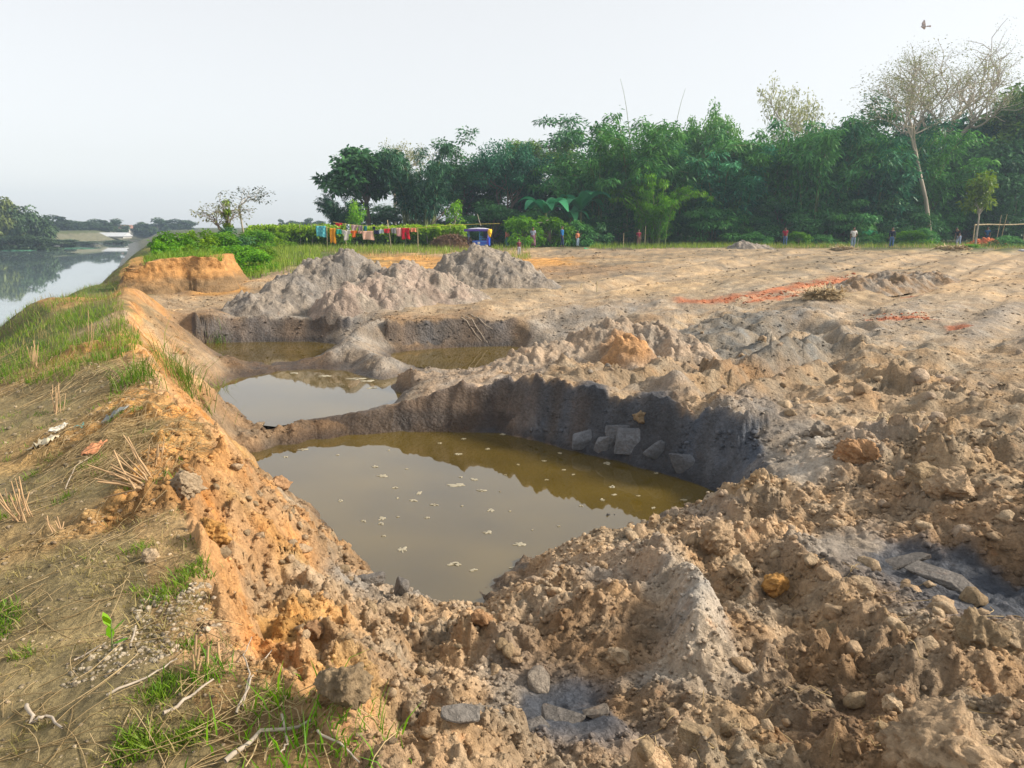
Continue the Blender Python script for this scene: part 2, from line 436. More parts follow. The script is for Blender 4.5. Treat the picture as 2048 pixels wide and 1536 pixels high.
# what the soil is: (column, row, colour key, roughness 0..1)
SOIL = dict(tan=(.37,.28,.193), ochre=(.47,.275,.12), pink=(.37,.295,.225), grey=(.28,.245,.205), blue=(.10,.105,.115), olive=(.25,.205,.118), pale=(.46,.40,.33),
            brown=(.265,.19,.125), green=(.10,.13,.04), sand=(.355,.275,.19), salt=(.40,.355,.30), dgrey=(.20,.182,.155), taupe=(.30,.23,.158), dkbrown=(.15,.105,.07), field=(.325,.258,.18))
SOIL = {k: tuple(max(.01, sum(v) / 3 + (c - sum(v) / 3) * 1.22) for c in v) for k, v in SOIL.items()}
SOIL['blue'] = (.088, .10, .122)
SM = [
 (100,1500,'olive',.10),(300,1450,'olive',.12),(100,1200,'olive',.10),(250,1150,'olive',.12),(100,950,'olive',.12),(250,950,'olive',.12),(100,800,'olive',.1),(200,760,'olive',.1),(330,860,'olive',.15),(370,1200,'olive',.2),(480,1400,'olive',.2),(550,1480,'olive',.2),(330,1080,'olive',.15),
 (50,700,'green',.1),(150,640,'green',.1),(220,580,'green',.1),(0,640,'green',.1),
 (320,780,'ochre',.7),(285,710,'ochre',.7),(262,640,'sand',.6),(275,580,'ochre',.5),(400,870,'ochre',.75),(430,910,'ochre',.8),(350,830,'ochre',.7),(380,960,'ochre',.8),(440,990,'tan',1),(420,1050,'ochre',1),(560,1010,'brown',1),(620,1040,'tan',1),(500,1080,'tan',1),
 (480,1010,'ochre',.9),(450,1120,'tan',.9),(560,1100,'ochre',1),(540,1250,'ochre',1),(650,1180,'tan',1),(600,1350,'tan',1),(700,1420,'ochre',1),(760,1520,'tan',.9),(680,1080,'brown',1),(760,1190,'grey',.8),
 (850,1260,'tan',1),(950,1220,'tan',1),(900,1360,'tan',1),(980,1480,'tan',1),(1080,1400,'blue',.35),(1160,1430,'blue',.35),(1000,1390,'grey',.6),(1150,1180,'tan',1),(1200,1250,'brown',.9),(1130,1290,'brown',.9),
 (1260,1130,'pink',.8),(1330,1150,'salt',.75),(1380,1200,'salt',.7),(1370,1290,'salt',.8),(1250,1400,'brown',.9),(1300,1500,'tan',1),(1450,1400,'sand',.9),(1500,1500,'sand',.9),
 (1480,1240,'brown',.9),(1500,1130,'tan',1),(1560,1250,'tan',1),(1650,1200,'tan',1),(1620,1340,'brown',1),(1750,1300,'brown',1),(1850,1350,'brown',1),(1950,1300,'tan',1),(2000,1480,'tan',.9),(1700,1480,'dkbrown',.9),(1850,1480,'brown',.9),
 (1700,1090,'grey',.4),(1800,1125,'blue',.3),(1900,1165,'blue',.4),(1980,1190,'blue',.5),(1850,1050,'brown',.9),(2000,1080,'brown',.8),
 (1100,1110,'tan',1),(1250,1060,'sand',1),(1400,1010,'pink',1),(1480,980,'sand',1),(1440,1080,'tan',1),(1550,1030,'tan',1),(1650,1000,'tan',.8),(1750,980,'brown',.8),(1900,990,'tan',.9),
 (500,880,'brown',.8),(620,855,'dkbrown',.5),(700,845,'dkbrown',.4),(800,830,'dkbrown',.4),(900,825,'dkbrown',.3),(1000,825,'blue',.25),(1150,845,'blue',.2),(1280,860,'blue',.2),(1250,910,'blue',.2),(1400,900,'blue',.3),(1450,930,'blue',.35),(1540,880,'grey',.6),(1460,860,'grey',.6),(1580,950,'salt',.4),(1640,880,'salt',.5),(1540,960,'grey',.4),  # pit wall points: clay tones that also hold the shade on those faces
 (560,845,'brown',.8),(700,820,'brown',.7),(820,790,'grey',.7),(900,765,'pink',.7),(1000,757,'pink',.8),(1100,770,'tan',.8),(1250,790,'sand',.9),(1400,810,'tan',.9),(900,735,'pink',.8),(1000,740,'pink',.8),
 (1150,745,'taupe',.9),(1300,750,'taupe',.9),(1450,760,'taupe',1),(1550,720,'dgrey',1),(1420,690,'dgrey',1),(1550,680,'dgrey',1),(1650,700,'dgrey',1),(1600,740,'brown',1),(1480,740,'brown',1),(1650,760,'taupe',1),(1750,740,'taupe',.9),(1850,700,'taupe',.9),(1700,820,'tan',.9),(1850,820,'taupe',1),(1750,870,'pink',1),(1900,900,'taupe',1),(2000,850,'taupe',.9),(2000,720,'taupe',.7),(1950,950,'sand',.5),(1350,650,'dgrey',1),(1480,640,'dgrey',1),
 (1620,640,'grey',.9),(1750,620,'grey',.8),(1900,640,'grey',.5),(2040,640,'grey',.4),(1800,660,'grey',.7),(2020,580,'sand',.3),
 (450,705,'brown',.7),(520,725,'dkbrown',.7),(620,720,'dkbrown',.6),(700,690,'grey',.6),(740,660,'grey',.6),(800,740,'grey',.7),(380,730,'sand',.6),(420,760,'brown',.6),
 (400,650,'brown',.5),(500,665,'grey',.5),(600,660,'grey',.5),(680,650,'grey',.6),(820,660,'brown',.5),(900,665,'brown',.5),(1000,660,'brown',.5),(1100,650,'grey',.3),(1180,640,'grey',.4),(1280,640,'brown',.4),
 (400,605,'sand',.6),(500,600,'sand',.5),(350,580,'brown',.5),(430,575,'ochre',.5),(350,540,'ochre',.5),(420,540,'ochre',.5),(560,570,'sand',.3),(600,545,'sand',.2),(480,556,'sand',.2),(520,535,'green',.15),
 (850,620,'sand',.6),(1000,615,'sand',.6),(1150,600,'sand',.6),(1250,620,'grey',.8),(1000,590,'field',.5),(1200,580,'field',.3),(1300,560,'field',.3),(1400,580,'field',.3),(1500,540,'field',.25),(1700,530,'field',.25),(1650,590,'field',.3),(1850,560,'sand',.3),(1950,530,'sand',.2),(1250,520,'field',.25),(1450,505,'field',.2),
 (800,540,'ochre',.3),(850,515,'ochre',.3),(900,510,'sand',.3),(1000,520,'ochre',.3),(1060,525,'ochre',.3),(1100,540,'brown',.3),(700,500,'green',.1),(620,510,'green',.1),(800,492,'green',.1),(900,490,'olive',.1),(1050,492,'sand',.2),(1200,500,'sand',.2),(1400,482,'green',.1),(1600,482,'green',.1),(1800,482,'green',.1),(1990,485,'olive',.1),
]
def base_pick(pp, tmax=110.0):
    pp = np.array(pp, float); t = np.geomspace(1.6, tmax, 420)
    dx, dy, dz = ray(pp[:, 0], pp[:, 1])
    z = EYE + dz[:, None] * t; g = base_h(dx[:, None] * t, dy[:, None] * t)[0]
    k = np.argmax(z <= g, 1); k = np.where((z <= g).any(1), k, len(t) - 1)
    return np.stack([dx * t[k], dy * t[k]], 1)
SMA = base_pick([(a, b) for a, b, _, _ in SM])
SMK = np.array([SOIL[c] for _, _, c, _ in SM]); SMR = np.array([r for *_, r in SM])
def polar(x, y):
    return np.arctan2(x, y + .5) * 1.3, np.log(np.hypot(x, y + .5) + .3)
_sa, _sr = polar(SMA[:, 0], SMA[:, 1])
def soil_at(x, y):
    x = np.asarray(x, float).ravel(); y = np.asarray(y, float).ravel()
    col = np.empty((len(x), 3), np.float32); rg = np.empty(len(x), np.float32)
    wx = x + (.35 + .02 * np.abs(y)) * fbm(x, y, 1.6, 4, 71); wy = y + (.35 + .02 * np.abs(y)) * fbm(x, y, 1.6, 4, 83)
    a, r = polar(wx, wy)
    a = a.astype(np.float32); r = r.astype(np.float32)
    for i in range(0, len(x), 40000):
        d2 = (a[i:i + 40000, None] - _sa.astype(np.float32)) ** 2 + (r[i:i + 40000, None] - _sr.astype(np.float32)) ** 2
        w = 1 / (d2 + 2e-4) ** 2.2
        w /= w.sum(1, keepdims=True)
        col[i:i + 40000] = w @ SMK.astype(np.float32); rg[i:i + 40000] = w @ SMR.astype(np.float32)
    return col, rg

# ruts, wheel tracks: (pixels, height guess, width, depth) ; negative depth is a raised ridge
def wl_(p, z): return np.array([onz(a, b, z) for a, b in p])
STROKES = [
 (wl_([(1350,768),(1430,750),(1520,725),(1610,690)], -.7), .24, -.2), (wl_([(1430,782),(1510,760),(1600,735),(1700,700)], -.7), .24, .2),
 (wl_([(1220,760),(1350,735),(1460,700),(1540,670)], -.72), .24, .2), (wl_([(1400,690),(1500,670),(1600,650),(1700,662)], -.7), .3, .18),
 (wl_([(1500,780),(1620,745),(1690,700),(1690,665)], -.7), .24, -.18), (wl_([(1540,700),(1620,672),(1680,690),(1660,740)], -.7), .26, .22),
 (wl_([(1300,1095),(1370,1135),(1402,1205),(1392,1290)], -.7), .13, -.15), (wl_([(1560,1075),(1640,1130),(1700,1210),(1760,1260)], -.72), .14, -.10), (wl_([(1450,1330),(1560,1400),(1640,1500)], -.55), .12, .12),
 (wl_([(1640,640),(1760,610),(1900,560),(2048,505)], -.3), .5, .07), (wl_([(1700,670),(1830,625),(1960,570),(2080,525)], -.3), .5, .07),
 (wl_([(1080,628),(1300,600),(1500,570),(1700,535),(1860,503)], -.3), .5, .06), (wl_([(1130,640),(1350,612),(1560,582),(1760,540),(1940,503)], -.3), .5, .06),
 (wl_([(1150,570),(1400,545),(1600,515),(1720,500)], -.25), .6, .08), (wl_([(1100,560),(1330,532),(1500,508)], -.2), .6, .08),
 (wl_([(800,640),(1000,618),(1200,585),(1400,560),(1560,530)], -.45), .5, .07),
 (wl_([(1240,560),(1480,528),(1640,503)], -.2), .5, .09), (wl_([(1350,610),(1600,560),(1780,520),(1900,500)], -.3), .45, .08), (wl_([(1500,600),(1720,555),(1900,520),(2010,500)], -.3), .45, .09), (wl_([(1560,640),(1800,580),(1990,525),(2060,505)], -.3), .45, .09),
 (wl_([(1000,600),(1200,570),(1420,530),(1560,505)], -.35), .5, .08), (wl_([(1820,680),(1940,625),(2060,575)], -.4), .4, .1), (wl_([(1880,730),(1990,670),(2070,625)], -.45), .35, .1),
]
def row_a(r):
    return np.where(r < 3.6, .12, np.maximum(1.7 / np.maximum(r, 1), .03))
def ground(x, y, want=False):
    """finished height of the ground"""
    x = np.asarray(x, float); y = np.asarray(y, float)
    sh = x.shape
    h, dr = base_h(x, y)
    col, rg = soil_at(x, y)
    rg = rg.reshape(sh)
    r = np.hypot(x, y + 2)
    far = sstep(60, 95, r)
    rg = rg * (1 - far) + .1 * far
    for poly, wd, dep in STROKES:
        bx = (x > poly[:, 0].min() - 2) & (x < poly[:, 0].max() + 2) & (y > poly[:, 1].min() - 2) & (y < poly[:, 1].max() + 2)
        if bx.any():
            d = seg_dist(x[bx], y[bx], poly, False)
            h[bx] -= dep * np.exp(-(d / wd) ** 2) - .35 * dep * np.exp(-((d - 1.9 * wd) / wd) ** 2)
    sp = np.maximum(.0022 * r, .00055 * r / row_a(r))
    def fade(cell): return np.clip(cell / sp / 2.0 - .3, 0, 1)
    wx = x + .05 * fbm(x, y, .3, 2, 5); wy = y + .05 * fbm(x, y, .3, 2, 6)
    def ridge(sc, seed): return .5 - np.abs(gn2(wx / sc, wy / sc, seed)) * 1.6
    det = (.20 * fbm(x, y, 1.3, 2, 1) + .11 * ridge(.85, 3) * fade(.5) + .085 * ridge(.36, 4) * fade(.25) + .045 * ridge(.17, 7) * fade(.12) + .022 * ridge(.08, 8) * fade(.06) + .012 * ridge(.04, 10) * fade(.03)) * np.clip(rg * 1.1 - .1, 0, 1)
    cid = np.zeros(sh, np.float32)
    patch = np.clip(.75 + 1.1 * fbm(x, y, 1.7, 2, 9), .15, 1.2)
    for cell, dens, amp, seed in ((.55, .30, .42, 11), (.30, .45, .75, 12), (.19, .55, .8, 19), (.13, .5, .72, 13), (.085, .62, .85, 14), (.085, .5, .7, 16), (.052, .7, .9, 15), (.044, .6, .7, 17), (.03, .75, .9, 18)):
        ww = amp * np.clip(rg * 1.15 - .1, 0, 1) * patch * fade(cell)
        hh = np.zeros(sh, np.float32); idd = np.zeros(sh, np.float32)
        mm = ww > .004
        if mm.any():
            hh[mm], idd[mm] = clods(wx[mm], wy[mm], cell, seed, dens, seed in (11, 12, 19, 14, 15, 18))
        det = det + hh * ww
        cid = np.where(hh > .02 * cell, idd * .6 + cid * .4, cid)
    sm = (1 - rg)
    det = det + sm * (.05 * fbm(x, y, 1.1, 3, 21) * fade(.6) + .018 * fbm(x, y, .22, 3, 22) * fade(.11))
    # lumps pull in under the water so that the shore stays where it is
    tgt = np.where((y > 11.8) & (r < 30), Z2, Z1)
    near_w = np.exp(-((h - tgt) / .12) ** 2) * (r < 26)
    det = det * (1 - .55 * near_w)
    e = .06
    hx = (base_h(x + e, y)[0] - base_h(x - e, y)[0]) / (2 * e); hy = (base_h(x, y + e)[0] - base_h(x, y - e)[0]) / (2 * e)
    stp = sstep(.6, 1.4, np.hypot(hx, hy)) * (r < 45) * (dr > 4)
    det = det + stp * (.16 * ridge(.42, 43) * fade(.3) + .11 * ridge(.19, 44) * fade(.14) + .06 * ridge(.09, 45) * fade(.07)) * (1 - .6 * near_w)
    t0_, t1_ = wl_([(1080, 628), (1860, 503)], -.3); ud = (t1_ - t0_) / np.linalg.norm(t1_ - t0_)
    ac = -ud[1] * x + ud[0] * y; al = ud[0] * x + ud[1] * y
    fw = sstep(.6, .35, rg) * sstep(16, 22, y) * sstep(75, 62, r) * (dr > 5)
    det = det + fw * (.07 * gn2(ac / .55, al / 9, 91) + .10 * gn2(ac / 1.7, al / 16, 92) + .05 * gn2(ac / .3, al / 5, 93) + .05 * fbm(x, y, .6, 2, 96))
    det = det - .13 * np.clip(rg * 1.15 - .1, 0, 1) * (1 - .45 * near_w)
    h2 = h + det
    if want:
        return h2, col.reshape(sh + (3,)), rg, cid, dr, h
    return h2

def gz(x, y):
    return float(ground(np.array([x]), np.array([y]))[0])

def pick(px, py, tmin=1.5, tmax=140.0):
    """first point of the ground met along a picture ray"""
    dx, dy, dz = ray(px, py)
    t = np.geomspace(tmin, tmax, 1400)
    z = EYE + dz * t
    g = ground(dx * t, dy * t)
    k = np.nonzero(z <= g)[0]
    k = k[0] if len(k) else len(t) - 1
    return float(dx * t[k]), float(dy * t[k]), float(g[k])
# ------------------------------------------------------------------ soil material
def soil_material(name, bump=.75):
    m, nt, b = new_mat(name)
    n, l = nt.nodes, nt.links
    at_ = n.new("ShaderNodeAttribute"); at_.attribute_name = "soil"
    wt = n.new("ShaderNodeAttribute"); wt.attribute_name = "wet"
    geo = n.new("ShaderNodeNewGeometry")
    def noise(sc, det, rough=.6):
        z = n.new("ShaderNodeTexNoise"); z.inputs["Scale"].default_value = sc; z.inputs["Detail"].default_value = det
        z.inputs["Roughness"].default_value = rough
        l.new(geo.outputs["Position"], z.inputs["Vector"]); return z
    n1 = noise(2.2, 8, .65); n2 = noise(28, 6, .7); n3 = noise(95, 4, .7)
    ramp = n.new("ShaderNodeMapRange"); ramp.inputs["From Min"].default_value = .3; ramp.inputs["From Max"].default_value = .7
    ramp.inputs["To Min"].default_value = .72; ramp.inputs["To Max"].default_value = 1.22
    l.new(n1.outputs["Fac"], ramp.inputs["Value"])
    ramp2 = n.new("ShaderNodeMapRange"); ramp2.inputs["From Min"].default_value = .3; ramp2.inputs["From Max"].default_value = .72
    ramp2.inputs["To Min"].default_value = .70; ramp2.inputs["To Max"].default_value = 1.25
    l.new(n2.outputs["Fac"], ramp2.inputs["Value"])
    mu = n.new("ShaderNodeMath"); mu.operation = 'MULTIPLY'
    l.new(ramp.outputs[0], mu.inputs[0]); l.new(ramp2.outputs[0], mu.inputs[1])
    sc = n.new("ShaderNodeVectorMath"); sc.operation = 'SCALE'
    l.new(at_.outputs["Color"], sc.inputs[0]); l.new(mu.outputs[0], sc.inputs["Scale"])
    # ferrous specks
    mixc = n.new("ShaderNodeMix"); mixc.data_type = 'RGBA'
    n4 = noise(6.0, 5, .7)
    f4 = n.new("ShaderNodeMapRange"); f4.inputs["From Min"].default_value = .60; f4.inputs["From Max"].default_value = .74
    f4.inputs["To Min"].default_value = 0; f4.inputs["To Max"].default_value = .45
    l.new(n4.outputs["Fac"], f4.inputs["Value"])
    hue = n.new("ShaderNodeMix"); hue.data_type = 'RGBA'; hue.blend_type = 'MULTIPLY'; hue.inputs[0].default_value = 1
    l.new(sc.outputs[0], hue.inputs[6]); hue.inputs[7].default_value = (1.25, .82, .55, 1)
    l.new(f4.outputs[0], mixc.inputs[0]); l.new(sc.outputs[0], mixc.inputs[6]); l.new(hue.outputs[2], mixc.inputs[7])
    # wet soil is darker and shinier
    wetc = n.new("ShaderNodeMix"); wetc.data_type = 'RGBA'; wetc.blend_type = 'MULTIPLY'
    l.new(wt.outputs["Fac"], wetc.inputs[0]); l.new(mixc.outputs[2], wetc.inputs[6]); wetc.inputs[7].default_value = (.42, .42, .44, 1)
    l.new(wetc.outputs[2], b.inputs["Base Color"])
    rr = n.new("ShaderNodeMapRange"); rr.inputs["To Min"].default_value = .95; rr.inputs["To Max"].default_value = .38
    l.new(wt.outputs["Fac"], rr.inputs["Value"]); l.new(rr.outputs[0], b.inputs["Roughness"])
    b.inputs["Specular IOR Level"].default_value = .25
    def crumb(sc_, rnd=1.0):
        v = n.new("ShaderNodeTexVoronoi"); v.inputs["Scale"].default_value = sc_; v.inputs["Randomness"].default_value = rnd
        dv = n.new("ShaderNodeVectorMath"); dv.operation = 'SCALE'; dv.inputs["Scale"].default_value = .06
        l.new(n2.outputs["Color"], dv.inputs[0])
        ad = n.new("ShaderNodeVectorMath"); ad.operation = 'ADD'
        l.new(geo.outputs["Position"], ad.inputs[0]); l.new(dv.outputs[0], ad.inputs[1])
        l.new(ad.outputs[0], v.inputs["Vector"]); return v
    v0 = crumb(5.2); v1 = crumb(17); v2 = crumb(46)
    def madd(a_, k_, c_):
        q = n.new("ShaderNodeMath"); q.operation = 'MULTIPLY_ADD'
        l.new(a_, q.inputs[0]); q.inputs[1].default_value = k_
        if c_ is None: q.inputs[2].default_value = 0
        else: l.new(c_, q.inputs[2])
        return q.outputs[0]
    hsum = madd(v0.outputs["Distance"], -1.5, None)
    hsum = madd(v1.outputs["Distance"], -1.0, hsum)
    hsum = madd(v2.outputs["Distance"], -.45, hsum)
    hsum = madd(n2.outputs["Fac"], .9, hsum)
    hsum = madd(n3.outputs["Fac"], .3, hsum)
    bp = n.new("ShaderNodeBump"); bp.inputs["Strength"].default_value = bump; bp.inputs["Distance"].default_value = .035
    l.new(hsum, bp.inputs["Height"]); l.new(bp.outputs[0], b.inputs["Normal"])
    return m
SOILMAT = soil_material("dug_soil")

def soil_colours(x, y, h, col, rg, cid, dr, hb):
    """soil colour and wetness at points"""
    sh = x.shape
    r = np.hypot(x, y)
    c = col.copy()
    # grass-covered land beyond the field and along the river
    def mixto(w, k):
        nonlocal c
        w = np.clip(w, 0, 1)[..., None]
        c = c * (1 - w) + np.array(k) * w
    mixto(sstep(61, 68, r + 5 * fbm(x, y, 6, 2, 31)) * (y > 0), (.085, .10, .035))
    mixto((dr < 4) * (dr > -5) * sstep(120, 60, r) * .8, (.10, .12, .045))
    mixto((dr < 9) * (dr > -5) * sstep(60, 120, r), (.17, .165, .10))
    # brick dust on the field
    bd = 0
    for p, z, wd in (([(1380,601),(1480,592),(1560,580),(1640,566),(1700,553)], -.35, .45), ([(1500,600),(1580,588)], -.35, .25), ([(1740,632),(1790,631),(1830,634)], -.42, .22), ([(1900,648),(1930,655)], -.45, .15), ([(1810,590),(1830,588)], -.35, .2)):
        d = seg_dist(x, y, base_pick(p), False)
        bd = np.maximum(bd, sstep(wd * 1.7, wd * .2, d + .45 * fbm(x, y, .6, 4, 33)))
    mixto(bd * .85, (.48, .15, .06))
    # pale compacted wheel tracks
    for poly, wd, dep in STROKES[9:]:
        d = seg_dist(x, y, poly, False)
        mixto(.62 * np.exp(-(d / (wd * .9)) ** 2) * (1 - np.clip(bd, 0, 1)), (.43, .33, .22))
    # steep cut faces: dark clay, with the walls' shade painted into the colour
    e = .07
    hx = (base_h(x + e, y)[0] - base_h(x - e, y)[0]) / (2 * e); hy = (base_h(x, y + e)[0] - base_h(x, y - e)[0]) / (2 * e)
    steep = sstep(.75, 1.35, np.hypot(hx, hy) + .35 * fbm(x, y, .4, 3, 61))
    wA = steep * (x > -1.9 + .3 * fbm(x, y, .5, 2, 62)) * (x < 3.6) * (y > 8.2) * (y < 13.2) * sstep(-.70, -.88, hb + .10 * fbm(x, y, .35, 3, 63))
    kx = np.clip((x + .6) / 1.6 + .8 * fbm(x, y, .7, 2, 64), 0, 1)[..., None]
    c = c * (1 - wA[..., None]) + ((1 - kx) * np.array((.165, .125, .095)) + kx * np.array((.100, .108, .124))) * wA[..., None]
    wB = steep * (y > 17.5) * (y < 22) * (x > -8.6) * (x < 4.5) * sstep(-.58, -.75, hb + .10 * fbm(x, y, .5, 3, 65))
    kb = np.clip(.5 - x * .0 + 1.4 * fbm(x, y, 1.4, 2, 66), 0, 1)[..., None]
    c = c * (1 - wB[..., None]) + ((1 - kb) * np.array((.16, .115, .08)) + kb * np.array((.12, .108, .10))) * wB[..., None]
    # the field is streaked along the way the machines drove
    t0_, t1_ = wl_([(1080, 628), (1860, 503)], -.3); ud = (t1_ - t0_) / np.linalg.norm(t1_ - t0_)
    ac = -ud[1] * x + ud[0] * y; al = ud[0] * x + ud[1] * y
    fw = sstep(.55, .3, rg) * sstep(16, 22, y) * sstep(75, 62, r) * (dr > 5)
    st = gn2(ac / .55, al / 9, 91) + .7 * gn2(ac / 1.7, al / 16, 92) + .5 * gn2(ac / .22, al / 5, 93)
    mt = fbm(x, y, 3.2, 3, 94) + .6 * fbm(x, y, .7, 2, 95)
    c = c * (1 + fw * (.42 * st + .45 * mt))[..., None] * (1 + (fw * mt)[..., None] * np.array([.1, -.02, -.2]))
    wD = sstep(.45, .9, np.hypot(hx, hy)) * (y > 21) * (y < 33) * (x < -8.0) * (dr > 4)
    kd = np.clip(.5 + 1.5 * fbm(x, y, 1.1, 3, 69) - .5 * sstep(.1, -.4, hb), 0, 1)[..., None]
    c = c * (1 - wD[..., None]) + ((1 - kd) * np.array((.30, .18, .085)) + kd * np.array((.50, .26, .085))) * wD[..., None]
    # the raw lip of the bank is orange subsoil
    lip = np.array([onz(a, b, c_) for a, b, c_ in G[:16]])
    dl = seg_dist(x, y, lip, False)
    wC = np.clip(steep + .35 * (dl < .25), 0, 1) * sstep(1.5, .5, dl + .3 * fbm(x, y, .5, 3, 67)) * (hb > -1.0)
    kc = np.clip(.5 + 1.3 * fbm(x, y, .5, 3, 68), 0, 1)[..., None]
    c = c * (1 - wC[..., None]) + ((1 - kc) * np.array((.46, .29, .15)) + kc * np.array((.50, .25, .085))) * wC[..., None]
    # each lump a little different
    v = 1 + .30 * (cid - .4)
    big = 1 + .35 * fbm(x, y, .8, 4, 51)
    c = c * (v * big)[..., None]
    warm = fbm(x, y, .45, 3, 57)[..., None] * rg[..., None]
    c = c * (1 + warm * np.array([.22, .02, -.25]))
    # damp hollows and shores
    tgt = np.where((y > 11.8) & (r < 30), Z2, Z1)
    wet = sstep(.20, .02, h - tgt) * (r < 26) * (y > 2.5) * (dr > 3)
    wet = np.maximum(wet, sstep(.9, .2, h - ZR))
    bl = np.linalg.norm(col - np.array(SOIL['blue']), axis=-1)
    wet = np.maximum(wet, sstep(.12, .02, bl) * .55)
    return np.clip(c, .01, .8), np.clip(wet, 0, 1)

NC, NR = 810, 950
az = np.linspace(R(-47), R(46), NC)
caz = np.linspace(az[0], az[-1], 80)
rf = np.geomspace(1.9, 460, 2600)
rows = np.empty((80, NR))
X = np.sin(caz)[:, None] * rf; Y = np.cos(caz)[:, None] * rf - 2
hb, _ = base_h(X, Y)
ds = row_a(rf[1:])[None, :] * np.diff(np.log(rf))[None, :] + np.abs(np.diff(hb, axis=1)) / rf[1:][None, :] * .9
ds = ds + np.convolve(ds.mean(0), np.ones(9) / 9, 'same')[None, :] * .25
cs = np.concatenate([np.zeros((80, 1)), np.cumsum(ds, 1)], 1)
for i in range(80):
    rows[i] = np.interp(np.linspace(0, cs[i, -1], NR), cs[i], rf)
k = np.hanning(15)[1:-1]; k = k / k.sum()
rows = np.apply_along_axis(lambda v: np.convolve(np.pad(v, 6, 'edge'), k, 'valid'), 0, rows)
RR = np.empty((NC, NR))
for j in range(NR):
    RR[:, j] = np.interp(az, caz, rows[:, j])
X = np.sin(az)[:, None] * RR; Y = np.cos(az)[:, None] * RR - 2
gh, gcol, grg, gcid, gdr, ghb = ground(X, Y, True)
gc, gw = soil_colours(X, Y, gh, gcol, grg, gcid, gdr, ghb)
idx = np.arange(NC * NR).reshape(NC, NR)
quads = np.stack([idx[:-1, :-1], idx[1:, :-1], idx[1:, 1:], idx[:-1, 1:]], -1).reshape(-1, 4)
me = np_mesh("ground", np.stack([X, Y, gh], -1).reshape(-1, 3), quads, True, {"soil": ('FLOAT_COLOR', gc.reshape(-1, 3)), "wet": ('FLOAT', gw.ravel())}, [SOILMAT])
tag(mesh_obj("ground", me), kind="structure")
# plain land outside the field of view
az2 = np.linspace(R(45.9), R(313.1), 70); r2 = np.geomspace(.5, 1500, 60)
X2 = np.sin(az2)[:, None] * r2; Y2 = np.cos(az2)[:, None] * r2 - 2
h2, _ = base_h(X2, Y2)
idx = np.arange(70 * 60).reshape(70, 60)
q2 = np.stack([idx[:-1, :-1], idx[1:, :-1], idx[1:, 1:], idx[:-1, 1:]], -1).reshape(-1, 4)
me = np_mesh("land_behind", np.stack([X2, Y2, h2 - .03], -1).reshape(-1, 3), q2, True, {"soil": ('FLOAT_COLOR', np.full((4200, 3), (.3, .22, .13))), "wet": ('FLOAT', np.zeros(4200))}, [SOILMAT])
tag(mesh_obj("surrounding_land", me), kind="structure")
az3 = np.linspace(R(-48), R(47), 60); r3 = np.geomspace(440, 1500, 12)
X3 = np.sin(az3)[:, None] * r3; Y3 = np.cos(az3)[:, None] * r3 - 2
idx = np.arange(60 * 12).reshape(60, 12)
q3 = np.stack([idx[:-1, :-1], idx[1:, :-1], idx[1:, 1:], idx[:-1, 1:]], -1).reshape(-1, 4)
me = np_mesh("far_land", np.stack([X3, Y3, base_h(X3, Y3)[0] - .05], -1).reshape(-1, 3), q3, True, {"soil": ('FLOAT_COLOR', np.full((720, 3), (.09, .1, .04))), "wet": ('FLOAT', np.zeros(720))}, [SOILMAT])
tag(mesh_obj("far_land", me), kind="structure")

# ------------------------------------------------------------------ water
def water_mat(name, murk, ripple, rscale, ior=1.36):
    m, nt, b = new_mat(name)
    n, l = nt.nodes, nt.links
    geo = n.new("ShaderNodeNewGeometry")
    nz = n.new("ShaderNodeTexNoise"); nz.inputs["Scale"].default_value = .7; nz.inputs["Detail"].default_value = 4
    l.new(geo.outputs["Position"], nz.inputs["Vector"])
    mr = n.new("ShaderNodeMapRange"); mr.inputs["From Min"].default_value = .3; mr.inputs["From Max"].default_value = .7
    mr.inputs["To Min"].default_value = .75; mr.inputs["To Max"].default_value = 1.25
    l.new(nz.outputs["Fac"], mr.inputs["Value"])
    sc = n.new("ShaderNodeVectorMath"); sc.operation = 'SCALE'; sc.inputs[0].default_value = murk
    l.new(mr.outputs[0], sc.inputs["Scale"]); l.new(sc.outputs[0], b.inputs["Base Color"])
    b.inputs["Roughness"].default_value = .025
    b.inputs["IOR"].default_value = ior
    b.inputs["Specular Tint"].default_value = (.93, .95, 1.0, 1)
    n2 = n.new("ShaderNodeTexNoise"); n2.inputs["Scale"].default_value = rscale; n2.inputs["Detail"].default_value = 3
    l.new(geo.outputs["Position"], n2.inputs["Vector"])
    bp = n.new("ShaderNodeBump"); bp.inputs["Strength"].default_value = ripple; bp.inputs["Distance"].default_value = .01
    l.new(n2.outputs["Fac"], bp.inputs["Height"]); l.new(bp.outputs[0], b.inputs["Normal"])
    return m
MURK = water_mat("muddy_pond_water", (.095, .066, .012), .03, 5.0, 1.9)
RIVM = water_mat("river_water", (.14, .19, .20), .03, 1.2, 1.7)
def sheet(name, poly, z, mat):
    bm = bmesh.new()
    bm.faces.new([bm.verts.new((x, y, z)) for x, y in poly])
    me = bpy.data.meshes.new(name); bm.to_mesh(me); bm.free()
    return tag(mesh_obj(name, me, mat=mat), kind="structure")
def hull_sheet(name, P, z, grow, near):
    q = np.array([onz(a, b, z) for a, b in P]); c = q.mean(0)
    from math import atan2
    q = np.array(sorted(q.tolist(), key=lambda p: atan2(p[1] - c[1], p[0] - c[0])))
    d = q - c
    g_ = np.where(d[:, 1:2] < 0, near, grow)
    q = c + d * (1 + g_ / np.linalg.norm(d, axis=1, keepdims=True))
    return sheet(name, q, z, MURK)
hull_sheet("pond_water", P1 + P1b, Z1, .45, .6)
hull_sheet("pond_water", P2, Z2, .8, .42)
hull_sheet("pond_water", P3, Z2, 1.0, .9)
hull_sheet("pond_water", P4, Z2, 1.0, .7)
